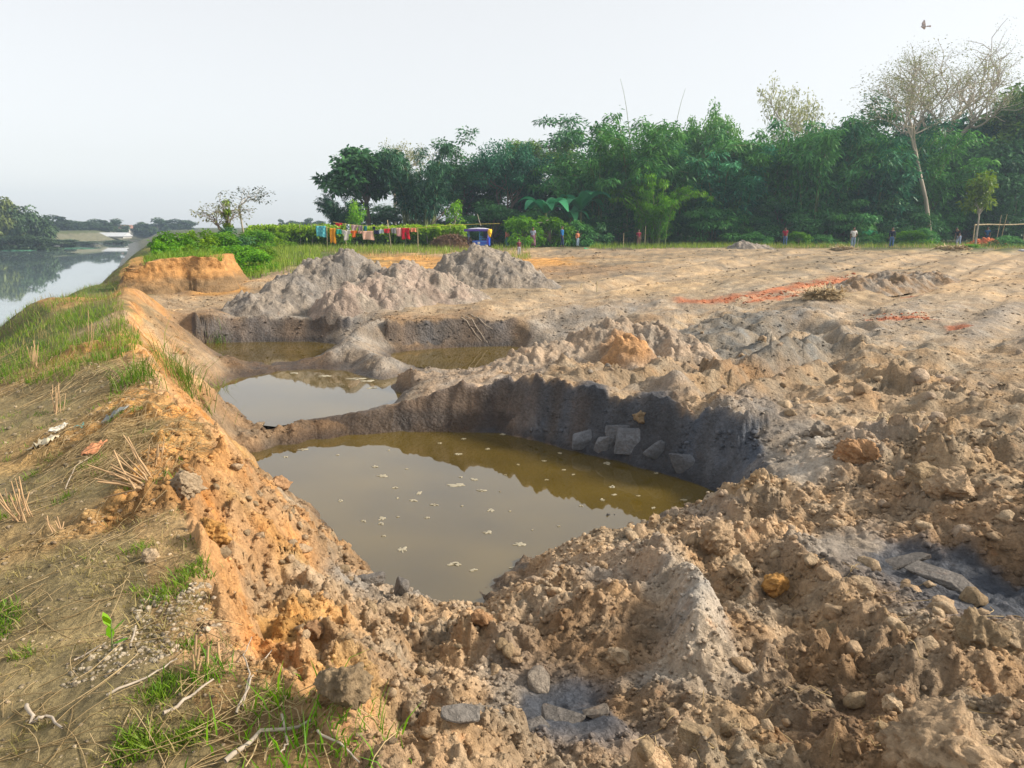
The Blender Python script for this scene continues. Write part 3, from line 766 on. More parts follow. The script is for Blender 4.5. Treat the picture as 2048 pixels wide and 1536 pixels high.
rp = RIV.copy(); c0 = rp.mean(0)
sheet("river_water", [(-4,-32),(-4,-5),(-5,2),(-6,6),(-8,12),(-13,23),(-19,42),(-34,78),(-66,152),(-104,236),(-140,300),(-260,300),(-260,-32)], ZR, RIVM)
# ------------------------------------------------------------------ picture position of every ground vertex, for choosing where things lie
_vz = gh - EYE
_dep = Y * _cp - _vz * _sp
_upc = Y * _sp + _vz * _cp
SX = 1024 + FPX * X / np.maximum(_dep, .05); SY = 768 - FPX * _upc / np.maximum(_dep, .05)
INV = (_dep > .3) & (SX > -60) & (SX < 2110) & (SY > 300) & (SY < 1580)
# what hides what: keep the vertices that rise above all nearer ones in their column
_ang = _vz / np.hypot(X, Y)
VIS = INV & (_ang >= np.maximum.accumulate(_ang, axis=1) - .004)
rng = np.random.default_rng(7)
def in_poly_pick(poly, n, need=None, seed=0):
    """n random visible ground points whose picture position falls inside poly"""
    m = VIS & inside(SX, SY, np.array(poly, float))
    if need is not None: m &= need
    ii = np.flatnonzero(m)
    if len(ii) == 0: return ii
    return np.random.default_rng(seed).choice(ii, n, replace=len(ii) < n)
XF, YF, ZF, CF = X.ravel(), Y.ravel(), gh.ravel(), gc.reshape(-1, 3)
RF = np.hypot(XF, YF)

# ------------------------------------------------------------------ heaps of dug earth
def heap(bumps, colfn, label, res=.035, rough=.8, clod=1.0, seed=0, name="earth_heap"):
    b = np.array(bumps, float)        # x, y, height, radius
    x0, x1 = (b[:, 0] - b[:, 3]).min() - .3, (b[:, 0] + b[:, 3]).max() + .3
    y0, y1 = (b[:, 1] - b[:, 3]).min() - .3, (b[:, 1] + b[:, 3]).max() + .3
    gx, gy = np.meshgrid(np.arange(x0, x1, res), np.arange(y0, y1, res), indexing='ij')
    wx = gx + .25 * fbm(gx, gy, .9, 3, seed + 1); wy = gy + .25 * fbm(gx, gy, .9, 3, seed + 2)
    f = np.full(gx.shape, -.35)
    acc = np.zeros(gx.shape)
    for bx, by, hh, rr in b:
        d = np.hypot(wx - bx, wy - by) / rr
        v = hh * (1.0 - d ** 1.65)
        v = np.where(v > 0, v, np.maximum(v, -.35))
        f = np.maximum(f, v) + .18 * np.minimum(np.maximum(np.minimum(f, v), 0), .6)
    body = sstep(-.1, .25, f)
    gully = fbm(gx * 1.0, gy * .45, .5, 3, seed + 3)
    f = f + body * (.14 * fbm(gx, gy, .8, 3, seed + 4) + .07 * gully + .10 * (.4 - np.abs(gn2(wx / .45, wy / .45, seed + 5))) + .06 * (.4 - np.abs(gn2(wx / .2, wy / .2, seed + 6))))
    cid = np.zeros(gx.shape)
    for cell, dens, amp in ((.36, .35, .5), (.2, .5, .65), (.11, .6, .7)):
        if cell < res * 2.2: continue
        hh, idd = clods(gx, gy, cell, seed + int(cell * 100), dens)
        f = f + hh * amp * clod * body; cid = np.where(hh > 0, idd, cid)
    z = base_h(gx, gy)[0] + f - .06
    keep = (f > -.05)
    idx = np.arange(gx.size).reshape(gx.shape)
    q = np.stack([idx[:-1, :-1], idx[1:, :-1], idx[1:, 1:], idx[:-1, 1:]], -1).reshape(-1, 4)
    q = q[keep.ravel()[q].any(1)]
    u, inv = np.unique(q, return_inverse=True)
    col = colfn(gx, gy, z, f) * (1 + .3 * (cid - .4) + .3 * fbm(gx, gy, .5, 4, seed + 9))[..., None]
    ctr = b[0, :2]; zc = float(base_h(np.array([ctr[0]]), np.array([ctr[1]]))[0][0])
    v = np.stack([gx, gy, z], -1).reshape(-1, 3)[u] - np.array([ctr[0], ctr[1], zc])
    me = np_mesh(name, v, inv.reshape(-1, 4), True, {"soil": ('FLOAT_COLOR', np.clip(col.reshape(-1, 3)[u], .01, .8)), "wet": ('FLOAT', np.zeros(len(u)))}, [SOILMAT])
    return tag(mesh_obj(name, me, loc=(ctr[0], ctr[1], zc)), label, "earth heap", "heaps of dug earth")
def K(k): return np.array(SOIL[k])
def mixcol(a, b, seed, sc=.8, bias=0.0):
    def fn(x, y, z, f):
        w = np.clip(.5 + 1.6 * fbm(x, y, sc, 3, seed) + bias, 0, 1)[..., None]
        return K(a) * (1 - w) + K(b) * w
    return fn
greyc = dict(SOIL)
SOIL['slate'] = (.215, .195, .172); SOIL['mauve'] = (.35, .275, .22); SOIL['bluegrey'] = (.22, .235, .26)
heap([(at(692, 25), 25, 1.22, 1.75), (at(640, 24.4), 24.4, 1.1, 1.5), (at(585, 23.2), 23.2, .8, 1.5), (at(530, 22.2), 22.2, .5, 1.3), (at(735, 24.6), 24.6, .9, 1.4)], mixcol('slate', 'grey', 3, .9),
     "grey clay heap with the ridge nearest the clothesline, left of its neighbours", seed=110)
heap([(at(800, 24), 24, .95, 1.6), (at(860, 24), 24, .72, 1.5), (at(905, 23.6), 23.6, .4, 1.1), (at(740, 22.6), 22.6, .72, 1.3), (at(690, 21.6), 21.6, .6, 1.1), (at(780, 22.6), 22.6, .6, 1.3)], mixcol('mauve', 'grey', 5, .8, -.1),
     "broad pinkish grey heap in front of the two grey heaps", seed=130)
heap([(at(960, 29), 29, 1.2, 2.1), (at(1010, 28.6), 28.6, .85, 1.7), (at(920, 28.7), 28.7, .95, 1.5), (at(1055, 28), 28, .4, 1.2)], mixcol('slate', 'grey', 7, .7, .25),
     "tall rounded grey clay heap below the blue three-wheeler", seed=150)
def mound_col(x, y, z, f):
    c = mixcol('pink', 'grey', 11, .6, -.2)(x, y, z, f)
    w = (sstep(.75, .35, np.hypot(x - at(1262, 14.1), (y - 14.0) * 1.1) + .25 * fbm(x, y, .4, 3, 13)))[..., None]
    return c * (1 - w) + np.array((.46, .26, .12)) * w
heap([(at(1240, 15.2), 15.2, .72, 1.15), (at(1310, 15.2), 15.2, .58, 1.0), (at(1180, 15.0), 15.0, .55, 1.0), (at(1110, 14.6), 14.6, .42, .95), (at(1040, 14.2), 14.2, .30, .85), (at(1262, 14.1), 14.1, .42, .6), (at(1360, 14.8), 14.8, .36, .8)], mound_col,
     "low crumbly mauve mound with an orange face beside the small far pond", res=.022, clod=1.1, seed=170)
heap([(at(1490, 61), 61, .55, 1.5), (at(1525, 61), 61, .3, 1.0)], mixcol('slate', 'grey', 17), "small dark grey heap at the far edge of the field", res=.06, seed=190)
heap([(at(1730, 24.5), 24.5, .38, 1.0), (at(1790, 25.5), 25.5, .42, 1.3), (at(1850, 27.5), 27.5, .3, 1.3), (at(1690, 23.8), 23.8, .22, .8)], mixcol('grey', 'brown', 19, .5), "long grey and brown spoil ridge beside the brick-red dust", res=.04, seed=210)

# ------------------------------------------------------------------ the uncut bluff left standing by the diggers
def bluff(edge, top, label):
    q = np.array([(at(px, d), d) for px, d in edge])
    seg = np.concatenate([q, q[:1]]); L = np.concatenate([[0], np.cumsum(np.hypot(*np.diff(seg, axis=0).T))])
    t = np.arange(0, L[-1], .055); px_ = np.interp(t, L, seg[:, 0]); py_ = np.interp(t, L, seg[:, 1])
    k = np.hanning(13); k /= k.sum()
    px_ = np.convolve(np.concatenate([px_[-6:], px_, px_[:6]]), k, 'valid'); py_ = np.convolve(np.concatenate([py_[-6:], py_, py_[:6]]), k, 'valid')
    tx_, ty_ = np.gradient(px_), np.gradient(py_); ln = np.hypot(tx_, ty_); nx, ny = ty_ / ln, -tx_ / ln
    c = q.mean(0)
    if ((px_ - c[0]) * nx + (py_ - c[1]) * ny).mean() < 0: nx, ny = -nx, -ny
    zb = base_h(px_, py_)[0] - .25
    rows_ = 26; V = []; C = []
    for r_ in range(rows_ + 3):
        s_ = min(r_ / rows_, 1.0); inn = max(0, r_ - rows_) * .22
        zt = top + .16 * fbm(px_, py_, 1.6, 4, 501) - .42 * sstep(at(335, 26), at(255, 26), px_) - .25 * sstep(at(430, 27), at(462, 28), px_) - .02 * max(0, r_ - rows_)
        z_ = zb + (zt - zb) * s_
        out = .6 * (1 - s_) ** 1.8 + .12 * sstep(.62, .75, s_ + .2 * fbm(t, t * 0, .9, 2, 509)) * -1 + .5 * fbm(t * .9, z_ * .5 + 3, 1.5, 4, 502) + .10 * (.4 - np.abs(gn2(t / .28, z_ / .35, 503))) * 2 + .05 * (.4 - np.abs(gn2(t / .11, z_ / .13, 504))) * 2 + .03 * gn2(t / .06, z_ / .06, 505) - inn
        V.append(np.stack([px_ + nx * out, py_ + ny * out, z_ + .03 * gn2(t / .2, z_ / .2 + r_, 506)], 1))
        w = np.clip(sstep(-.25, .1, z_) + .5 * fbm(t, z_ * 2, .8, 3, 507), 0, 1)[:, None]
        cc = (1 - w) * np.array((.22, .145, .075)) + w * np.array((.44, .235, .085))
        C.append(cc * (1 + .35 * fbm(t, z_ * 3, .35, 3, 508))[:, None])
    n_ = len(t); V = np.concatenate(V); C = np.concatenate(C)
    i0 = np.arange(rows_ + 2)[:, None] * n_; j0 = np.arange(n_)[None, :]; j1 = (j0 + 1) % n_
    F = np.stack([i0 + j0, i0 + j1, i0 + n_ + j1, i0 + n_ + j0], -1).reshape(-1, 4)
    # close the top with a fan of quads towards the middle line
    ctr = V[-n_:].mean(0); V = np.concatenate([V, V[-n_:] * .5 + ctr * .5, [ctr]]); C = np.concatenate([C, np.tile((.16, .15, .07), (n_ + 1, 1))])
    a = (rows_ + 2) * n_; b_ = a + n_; m_ = b_ + n_
    F = np.concatenate([F, np.stack([a + j0[0], a + j1[0], b_ + j1[0], b_ + j0[0]], -1), np.stack([b_ + j0[0, ::2], b_ + j1[0, ::2], b_ + j1[0, (np.arange(0, n_, 2) + 1) % n_], np.full(len(j0[0, ::2]), m_)], -1)])
    me = np_mesh("earth_bluff", V - np.array([c[0], c[1], 0]), F, True, {"soil": ('FLOAT_COLOR', np.clip(C, .01, .8)), "wet": ('FLOAT', np.zeros(len(C)))}, [SOILMAT])
    return tag(mesh_obj("earth_bluff", me, loc=(c[0], c[1], 0)), label, "bluff")
bluff([(258, 25.4), (300, 25.6), (340, 26.2), (372, 26.6), (405, 26.8), (438, 27.0), (452, 27.8), (460, 31), (440, 35), (330, 36), (262, 31)], .56, "orange cut-earth bluff with bushes behind, beside the river bank")
# ------------------------------------------------------------------ clods
def ico(sub):
    bm = bmesh.new(); bmesh.ops.create_icosphere(bm, subdivisions=sub, radius=1.0)
    v = np.array([p.co[:] for p in bm.verts]); f = np.array([[p.index for p in q.verts] for q in bm.faces]); bm.free()
    return v, f
I1, I2, I3, I4 = ico(1), ico(2), ico(4), ico(5)
def lump(base, seed, amp=.28, flat=.78, facets=5):
    v, f = base
    r_ = np.random.default_rng(seed)
    v = v.copy()
    # cut a few planes off, then roughen
    for _ in range(facets):
        d = r_.normal(size=3); d /= np.linalg.norm(d)
        lim = r_.uniform(.55, .85)
        t = v @ d
        v = v - np.maximum(t - lim, 0)[:, None] * d * .9
    for k, (s_, a_) in enumerate(((1.6, amp), (3.7, amp * .6), (8.0, amp * .4), (15., amp * .26), (28., amp * .15))):
        n_ = gn2(v[:, 0] * s_ + v[:, 2] * s_ * .7 + seed, v[:, 1] * s_ - v[:, 2] * s_ * .6, seed + k) + gn2(v[:, 2] * s_ + 3.1, v[:, 0] * s_ + v[:, 1] * s_ * .5, seed + 9 + k)
        v = v * (1 + a_ * n_[:, None])
    return v * np.array([1, r_.uniform(.75, 1), flat]), f
def lump_mesh(name, base, seed, key, **kw):
    v, f = lump(base, seed, **kw)
    c = np.tile(K(key) if isinstance(key, str) else np.array(key), (len(v), 1))
    c = c * (1 + .35 * gn2(v[:, 0] * 2.2 + seed, v[:, 1] * 2.2 + v[:, 2], seed + 31))[:, None]
    return np_mesh(name, v, f, True, {"soil": ('FLOAT_COLOR', c), "wet": ('FLOAT', np.zeros(len(v)))}, [SOILMAT])
def slab_mesh(name, seed, key, dims, wet=0.0):
    r_ = np.random.default_rng(seed)
    bm = bmesh.new()
    for _ in range(16):
        p = r_.uniform(-1, 1, 3); p /= np.max(np.abs(p)); bm.verts.new(p * np.array(dims) * .5 * r_.uniform(.8, 1, 3))
    res = bmesh.ops.convex_hull(bm, input=bm.verts)
    bmesh.ops.delete(bm, geom=[g for g in res["geom_unused"] if isinstance(g, bmesh.types.BMVert)], context='VERTS')
    bmesh.ops.bevel(bm, geom=bm.edges[:], offset=.06 * min(dims), segments=1, affect='EDGES', clamp_overlap=True)
    me = bpy.data.meshes.new(name); bm.to_mesh(me); bm.free()
    a = me.attributes.new("soil", 'FLOAT_COLOR', 'POINT'); c = np.ones((len(me.vertices), 4), np.float32); c[:, :3] = K(key)
    a.data.foreach_set("color", c.ravel())
    a = me.attributes.new("wet", 'FLOAT', 'POINT'); a.data.foreach_set("value", np.full(len(me.vertices), wet, np.float32))
    me.materials.append(SOILMAT)
    return me
def put(name, me, px, py, wpx, label, cat, group=None, rz=0.0, tilt=(0, 0), sink=.3, hr=.7):
    x, y, z = pick(px, py)
    s_ = wpx / FPX * math.hypot(math.hypot(x, y), EYE - z) * .5
    o = mesh_obj(name, me, loc=(x, y, z + s_ * hr * (1 - sink) - s_ * .25))
    o.scale = (s_,) * 3; o.rotation_euler = (tilt[0], tilt[1], rz)
    return tag(o, label, cat, group)
SOIL['rust'] = (.40, .235, .12); SOIL['buff'] = (.45, .34, .22); SOIL['dun'] = (.30, .22, .13)
BIG = [
 (1712,918,74,'rust',"ochre boulder of clay standing beside the pale patch right of the big pond"),
 (1885,1520,175,'tan',"largest crumbly clod, cut by the bottom edge at lower right"),
 (1240,1325,52,'buff',"smooth egg-shaped buff clod in the dark hollow left of the pale ridge"),
 (1432,1085,85,'tan',"big round clod on the crest right of the big pond's near shore"),
 (1960,1300,90,'dun',"big brown clod in a pair near the lower right edge"),
 (2025,1290,80,'buff',"rounded buff clod touching the right edge, beside a brown one"),
 (1780,1420,48,'buff',"pale wedge-shaped clod in the dark lower right gully"),
 (1550,1180,52,'ochre',"ochre clod in the trough right of the pale ridge"),
 (1720,1180,50,'buff',"upright buff clod near the wet grey gully"),
 (1905,990,85,'tan',"flat-backed tan clod below the sandy track at right"),
 (1850,965,70,'dun',"dun clod just left of a flat-backed tan one at right"),
 (370,985,72,'buff',"smooth buff block on the lip of the bank beside the lying stubble"),
 (425,1075,72,'ochre',"ochre block broken from the lip above the crumbly slope"),
 (300,1118,34,'buff',"lone smooth yellowish stone on the trampled bank"),
 (690,1395,100,'dun',"brown crumbly block at the bank foot near the lower grass tuft"),
 (630,1275,44,'rust',"rust-stained clod on the slope below the lip"),
 (1280,850,34,'dun',"brown clod perched on the wall above the blue clay slabs"),
 (1640,870,50,'grey',"grey clod at the head of the pale slope"),
 (560,975,40,'rust',"rusty clod at the water's edge on the left shore"),
 (960,1255,44,'rust',"rust-brown clod in the middle of the near slope"),
 (1480,1140,48,'buff',"buff clod lying behind an ochre one beside the pale ridge"),
 (1335,1010,40,'tan',"tan clod standing on the near shore's skyline"),
]
for i, (px, py, w, key, lab) in enumerate(BIG):
    me = lump_mesh("earth_clod", I4 if w > 70 else I3, 300 + i * 7, key, amp=.28, flat=.8, facets=8)
    put("earth_clod", me, px, py, w, lab, "clod", "single large clods", rz=i * 1.3, tilt=(.15 * math.sin(i * 2.1), .15 * math.cos(i * 1.7)))
SLABS = [(925,1440,95,(2,1.1,1.0),'slate',"dark squared clay block with a broken face in the near hollow",.3),(1075,1365,75,(2,1.2,.8),'grey',"pale grey clay slab at the top of the wet hollow",.2),
 (1120,1440,90,(2,1.4,.5),'slate',"flat wet slab in the middle of the near hollow",.6),(1060,1460,70,(2,1.2,.5),'slate',"small dark wet slab left in the near hollow",.6),(1190,1430,80,(2,1.3,.4),'grey',"pale flat slab on the right of the wet hollow",.4),
 (800,1190,48,(1.4,1.2,2.2),'slate',"pointed dark clod standing in the pond's near left corner",.5),(745,1165,60,(2,1.3,.9),'slate',"wet grey slab on the shore in the pond's near left corner",.4),
 (1172,890,66,(2,.7,1.2),'bluegrey',"grey clay slab leftmost at the foot of the far wall",.3),(1212,895,58,(1.5,.6,1.8),'bluegrey',"upright pale clay slab second from left at the foot of the far wall",.2),
 (1262,895,74,(2,.7,1.6),'bluegrey',"large pale clay slab in the middle at the foot of the far wall",.2),(1312,907,62,(2,.7,1.3),'bluegrey',"blue-grey slab right of the large pale one at the pond edge",.3),
 (1365,932,70,(2,.8,1.3),'bluegrey',"blue-grey slab rightmost in the row at the pond edge",.4),(1238,872,58,(2,.7,1.2),'bluegrey',"blue-grey slab lying on top of the row at the far wall",.3),
 (1880,1165,90,(2.6,1.2,.5),'slate',"long dark slab tilted in the wet gully at right",.6),(1800,1130,80,(2.6,1.1,.4),'slate',"thin dark slab at the upper end of the wet gully",.6),
 (1385,1480,95,(2,1.2,.9),'dun',"flat brown slab at the bottom edge, left of the dark gully",.1)]
for i, (px, py, w, dm, key, lab, wet) in enumerate(SLABS):
    me = slab_mesh("clay_slab", 500 + i * 3, key, dm, wet)
    put("clay_slab", me, px, py, w, lab, "clay slab", "slabs of clay", rz=(.4 + i * 1.1) if not 7 <= i <= 12 else .25 * math.sin(i * 2.0) - .2, tilt=(.3 * math.sin(i * 1.9), .3 * math.cos(i * 2.3)), sink=.2, hr=.5)
# medium clods: shapes shared, one object each
ZONES = [
 ("crumbly clod on the orange slope between the bank lip and the big pond", [(420,930),(470,930),(700,1100),(780,1200),(760,1300),(640,1420),(560,1370),(440,1150)], 46, ('tan','sand','dun'), (18,44)),
 ("clod in the churned earth along the bottom, left of the wet hollow", [(640,1420),(800,1230),(1000,1210),(1040,1340),(900,1420),(980,1536),(720,1536)], 40, ('tan','sand','dun'), (18,50)),
 ("clod on the berm along the near shore of the big pond", [(830,1215),(1060,1150),(1240,1060),(1480,970),(1600,1010),(1400,1080),(1220,1180),(900,1240)], 36, ('tan','pink','buff'), (16,46)),
 ("clod in the churned earth right of the pale ridge", [(1430,1080),(1700,1110),(1950,1200),(2048,1240),(2048,1536),(1240,1536),(1300,1400),(1480,1380)], 74, ('tan','dun','buff'), (18,64)),
 ("clod on the rough ground above the right wall of the big pit", [(1480,830),(1700,760),(2048,700),(2048,1080),(1650,1060),(1660,900)], 54, ('tan','buff','pink'), (14,46)),
 ("clod among the ruts beyond the far wall", [(1000,750),(1300,640),(1700,640),(1800,740),(1480,820),(1200,770)], 36, ('grey','tan','pink'), (10,24)),
]
zi = 0
for lab, poly, cnt, keys, (w0, w1) in ZONES:
    meshes = [lump_mesh("earth_clod", I2, 700 + zi * 20 + k, keys[k % 3], amp=.34, facets=7) for k in range(6)]
    for q, v in enumerate(in_poly_pick(poly, cnt, seed=20 + zi)):
        s_ = (w0 + (w1 - w0) * rng.random() ** 2.2) / FPX * RF[v] * .5
        o = mesh_obj("earth_clod", meshes[q % 6], loc=(XF[v], YF[v], ZF[v] + s_ * .12))
        o.scale = (s_, s_ * rng.uniform(.75, 1.1), s_ * rng.uniform(.7, 1.05)); o.rotation_euler = (rng.uniform(-.5, .5), rng.uniform(-.5, .5), rng.uniform(0, 6.3))
        tag(o, lab, "clod", lab)
    zi += 1
# small crumbs nobody could count
def scatter(name, idxs, base, wpx, lab=None, colj=.25, lift=.1, seed=1, squash=.8, tone=None):
    r_ = np.random.default_rng(seed)
    n_ = len(idxs); bv, bf = base
    s_ = (wpx[0] + (wpx[1] - wpx[0]) * r_.random(n_) ** 2.5) / FPX * RF[idxs] * .5
    ang = r_.uniform(0, 6.283, n_); ca, sa = np.cos(ang), np.sin(ang)
    jit = 1 + r_.uniform(-.28, .28, (n_, len(bv), 1))
    v = bv[None] * jit * np.stack([np.ones(n_), r_.uniform(.65, 1.1, n_), r_.uniform(.55, 1.0, n_) * squash], 1)[:, None, :] * s_[:, None, None]
    x_ = v[..., 0] * ca[:, None] - v[..., 1] * sa[:, None]; y_ = v[..., 0] * sa[:, None] + v[..., 1] * ca[:, None]
    pos = np.stack([x_ + XF[idxs][:, None], y_ + YF[idxs][:, None], v[..., 2] + (ZF[idxs] + lift * s_)[:, None]], -1)
    f = bf[None] + (np.arange(n_) * len(bv))[:, None, None]
    c = np.repeat((CF[idxs] if tone is None else .35 * CF[idxs] + .65 * np.array(tone)) * (1 + r_.uniform(-colj, colj * 1.2, (n_, 1))), len(bv), 0)
    me = np_mesh(name, pos.reshape(-1, 3), f.reshape(-1, 3), False, {"soil": ('FLOAT_COLOR', np.clip(c, .01, .8)), "wet": ('FLOAT', np.zeros(len(c)))}, [SOILMAT])
    return tag(mesh_obj(name, me), lab, kind="stuff")
rough_m = VIS & (grg > .5) & (gw < .3) & (SY > 860)
pr = np.flatnonzero(rough_m)
scatter("earth_crumbs", rng.choice(pr, 12500), I1, (3.5, 17), "loose crumbs of earth over the churned ground", seed=3)
ff = VIS & (SY > 500) & (SY < 860) & (gw < .3) & (gdr > 6) & (SX > 280) & (fbm(X, Y, 1.6, 3, 401) + .5 * grg > .12)
scatter("field_crumbs", rng.choice(np.flatnonzero(ff), 7500), I1, (1.6, 9), "loose lumps of earth over the field and the far pit edges", seed=8, colj=.3, lift=.05, squash=.6)
bankp = [(0,760),(250,700),(330,790),(380,860),(330,980),(400,1090),(430,1200),(560,1390),(720,1536),(0,1536)]
scatter("pebbles", in_poly_pick(bankp, 900, seed=5), I1, (3, 12), "small pebbles and crumbs on the trampled bank", colj=.35, seed=4, tone=(.40, .33, .24))
gravelp = [(300,1180),(420,1160),(440,1250),(380,1290),(300,1330),(120,1380),(130,1330),(230,1280)]
scatter("gravel", in_poly_pick(gravelp, 450, seed=6), I1, (5, 17), "pale gravel spilled across the bank near the seedling", colj=.3, seed=6, tone=(.55, .48, .38))

def brick_bits(poly, n, wpx, seed, label):
    global CF
    keep = CF; CF = CF.copy(); ii = in_poly_pick(poly, n, seed=seed); CF[ii] = (.42, .15, .075)
    scatter("brick_rubble", ii, I1, wpx, label, seed=seed); CF = keep
brick_bits([(1370,604),(1480,594),(1600,574),(1710,545),(1720,556),(1600,592),(1480,608)], 170, (2.5, 9), 61, "crumbled red brick strewn along the field track")
brick_bits([(1720,628),(1850,624),(1860,640),(1730,640)], 90, (2.5, 8), 62, "small spill of red brick crumbs nearer on the track")
# ------------------------------------------------------------------ foam on the big pond
FOAM = simple_mat("pond_foam", (.34, .31, .23), .75, .2, 30, .3)
def foam_mesh(seed, hole):
    r_ = np.random.default_rng(seed); n_ = 30
    th = np.linspace(0, 2 * math.pi, n_, endpoint=False)
    ph = r_.uniform(0, 6.28, 6); am = r_.uniform(.1, .42, 6)
    rr = 1 + sum(am[k] * np.sin((k + 1) * th + ph[k]) for k in range(6)) * .8
    rr = np.maximum(rr, .3)
    bm = bmesh.new()
    inn = .35 + .15 * np.sin(2 * th + ph[0]) if hole else np.full(n_, .02)
    rings = []
    for f_, z in ((inn, .001), (inn + (rr - inn) * .5, .004), (rr * .92, .002), (rr, -.004)):
        rings.append([bm.verts.new((f_[k] * math.cos(th[k]), f_[k] * math.sin(th[k]) * .55, z + .0015 * r_.random())) for k in range(n_)])
    for a_, b_ in zip(rings, rings[1:]):
        for k in range(n_):
            bm.faces.new((a_[k], b_[k], b_[(k + 1) % n_], a_[(k + 1) % n_]))
    me = bpy.data.meshes.new("foam"); bm.to_mesh(me); bm.free()
    me.materials.append(FOAM)
    return me
fm = [foam_mesh(900 + k, k % 3 == 0) for k in range(9)]
FP = [(335,95,45),(268,122,30),(470,115,18),(930,112,40),(640,195,55),(612,160,38),(690,240,30),(780,262,42),(760,288,40),(840,305,42),(815,355,28),(640,358,48),(635,378,40),(645,425,24),(700,352,16),(480,290,32),(930,230,84),(990,210,42),(1020,252,46),(1055,325,46),
 (1045,412,50),(1400,310,26),(1165,457,66),(715,478,64),(918,533,70),(985,557,42),(1147,548,52),(1195,562,50),(1110,35,40),(1045,92,26),(1160,152,20),(1320,108,26),(1260,138,24),(1520,237,40),(1530,267,28),(1480,287,32),(1795,288,30),(1885,292,40),(1690,185,24),(1500,147,50),
 (1335,172,22),(1370,190,18),(1270,210,20),(1110,192,16),(570,367,30),(700,280,20),(735,168,16),(940,200,22),(1090,255,14),(1215,402,14),(1315,388,18),(945,310,14),(1130,330,14),(1675,318,26),(1620,272,20),(955,53,26),(860,70,22),(665,97,14)]
for i, (zx, zy, w) in enumerate(FP):
    px, py = 430 + zx * .5225, 850 + zy * .5225
    x, y = onz(px, py, Z1)
    s_ = w * .5225 / FPX * math.hypot(x, y) * .34
    o = mesh_obj("foam_patch", fm[i % 9], loc=(x, y, Z1 + .003)); o.rotation_euler = (0, 0, (i * 2.4) % 6.28 if i % 2 else .3 * math.sin(i)); o.scale = (s_, s_ * 1.2, 1)
    tag(o, "small patch of pale foam floating on the big near pond", "foam", "foam on the big pond")
for i, (px, py, w) in enumerate([(712,758,30),(735,762,26),(650,752,22),(745,776,18),(590,746,16)]):
    x, y = onz(px, py, Z2); s_ = w / FPX * math.hypot(x, y) * .5
    o = mesh_obj("foam_patch", fm[(i * 2) % 9], loc=(x, y, Z2 + .003)); o.scale = (s_, s_, 1)
    tag(o, "small patch of scum on the sky-reflecting middle pond", "foam", "scum on the middle pond")
# ------------------------------------------------------------------ plants
def leaf_mat(name, a, b, trans=.2, rough=.5):
    m, nt, bs = new_mat(name)
    n, l = nt.nodes, nt.links
    t = n.new("ShaderNodeAttribute"); t.attribute_name = "tint"
    mx = n.new("ShaderNodeMix"); mx.data_type = 'RGBA'
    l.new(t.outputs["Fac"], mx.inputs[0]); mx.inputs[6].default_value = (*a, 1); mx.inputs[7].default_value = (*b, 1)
    oi = n.new("ShaderNodeObjectInfo")
    hv = n.new("ShaderNodeHueSaturation"); hv.inputs["Saturation"].default_value = 1.12
    mr = n.new("ShaderNodeMapRange"); mr.inputs["To Min"].default_value = .88; mr.inputs["To Max"].default_value = 1.4
    l.new(oi.outputs["Random"], mr.inputs["Value"]); l.new(mr.outputs[0], hv.inputs["Value"]); l.new(mx.outputs[2], hv.inputs["Color"])
    l.new(hv.outputs[0], bs.inputs["Base Color"]); bs.inputs["Roughness"].default_value = rough; bs.inputs["Specular IOR Level"].default_value = .25
    tr = n.new("ShaderNodeBsdfTranslucent"); l.new(hv.outputs[0], tr.inputs["Color"])
    ms = n.new("ShaderNodeMixShader"); ms.inputs[0].default_value = trans
    l.new(bs.outputs[0], ms.inputs[1]); l.new(tr.outputs[0], ms.inputs[2]); l.new(ms.outputs[0], n["Material Output"].inputs["Surface"])
    return m
LEAF_DARK = leaf_mat("dark_leaf", (.034, .105, .055), (.10, .23, .07))
LEAF_BAMBOO = leaf_mat("bamboo_leaf", (.055, .18, .07), (.15, .34, .085))
LEAF_LIGHT = leaf_mat("light_leaf", (.08, .22, .03), (.21, .38, .05), .4)
LEAF_LIME = leaf_mat("lime_leaf", (.09, .17, .02), (.22, .30, .04), .3)
LEAF_PALE = leaf_mat("pale_dry_leaf", (.16, .18, .08), (.32, .33, .17), .4)
LEAF_VINE = leaf_mat("vine_leaf", (.08, .18, .022), (.24, .36, .045), .4)
LEAF_TEAL = leaf_mat("banana_leaf", (.04, .20, .10), (.10, .32, .15), .3)
LEAF_FAR = leaf_mat("far_leaf", (.035, .065, .035), (.075, .12, .05))
BARK = simple_mat("bark", (.17, .13, .095), .9, .35, 6, .5)
BARK_PALE = simple_mat("pale_bark", (.40, .35, .28), .85, .3, 5, .4)
CANE = simple_mat("bamboo_cane", (.16, .20, .07), .6, .3, 4)

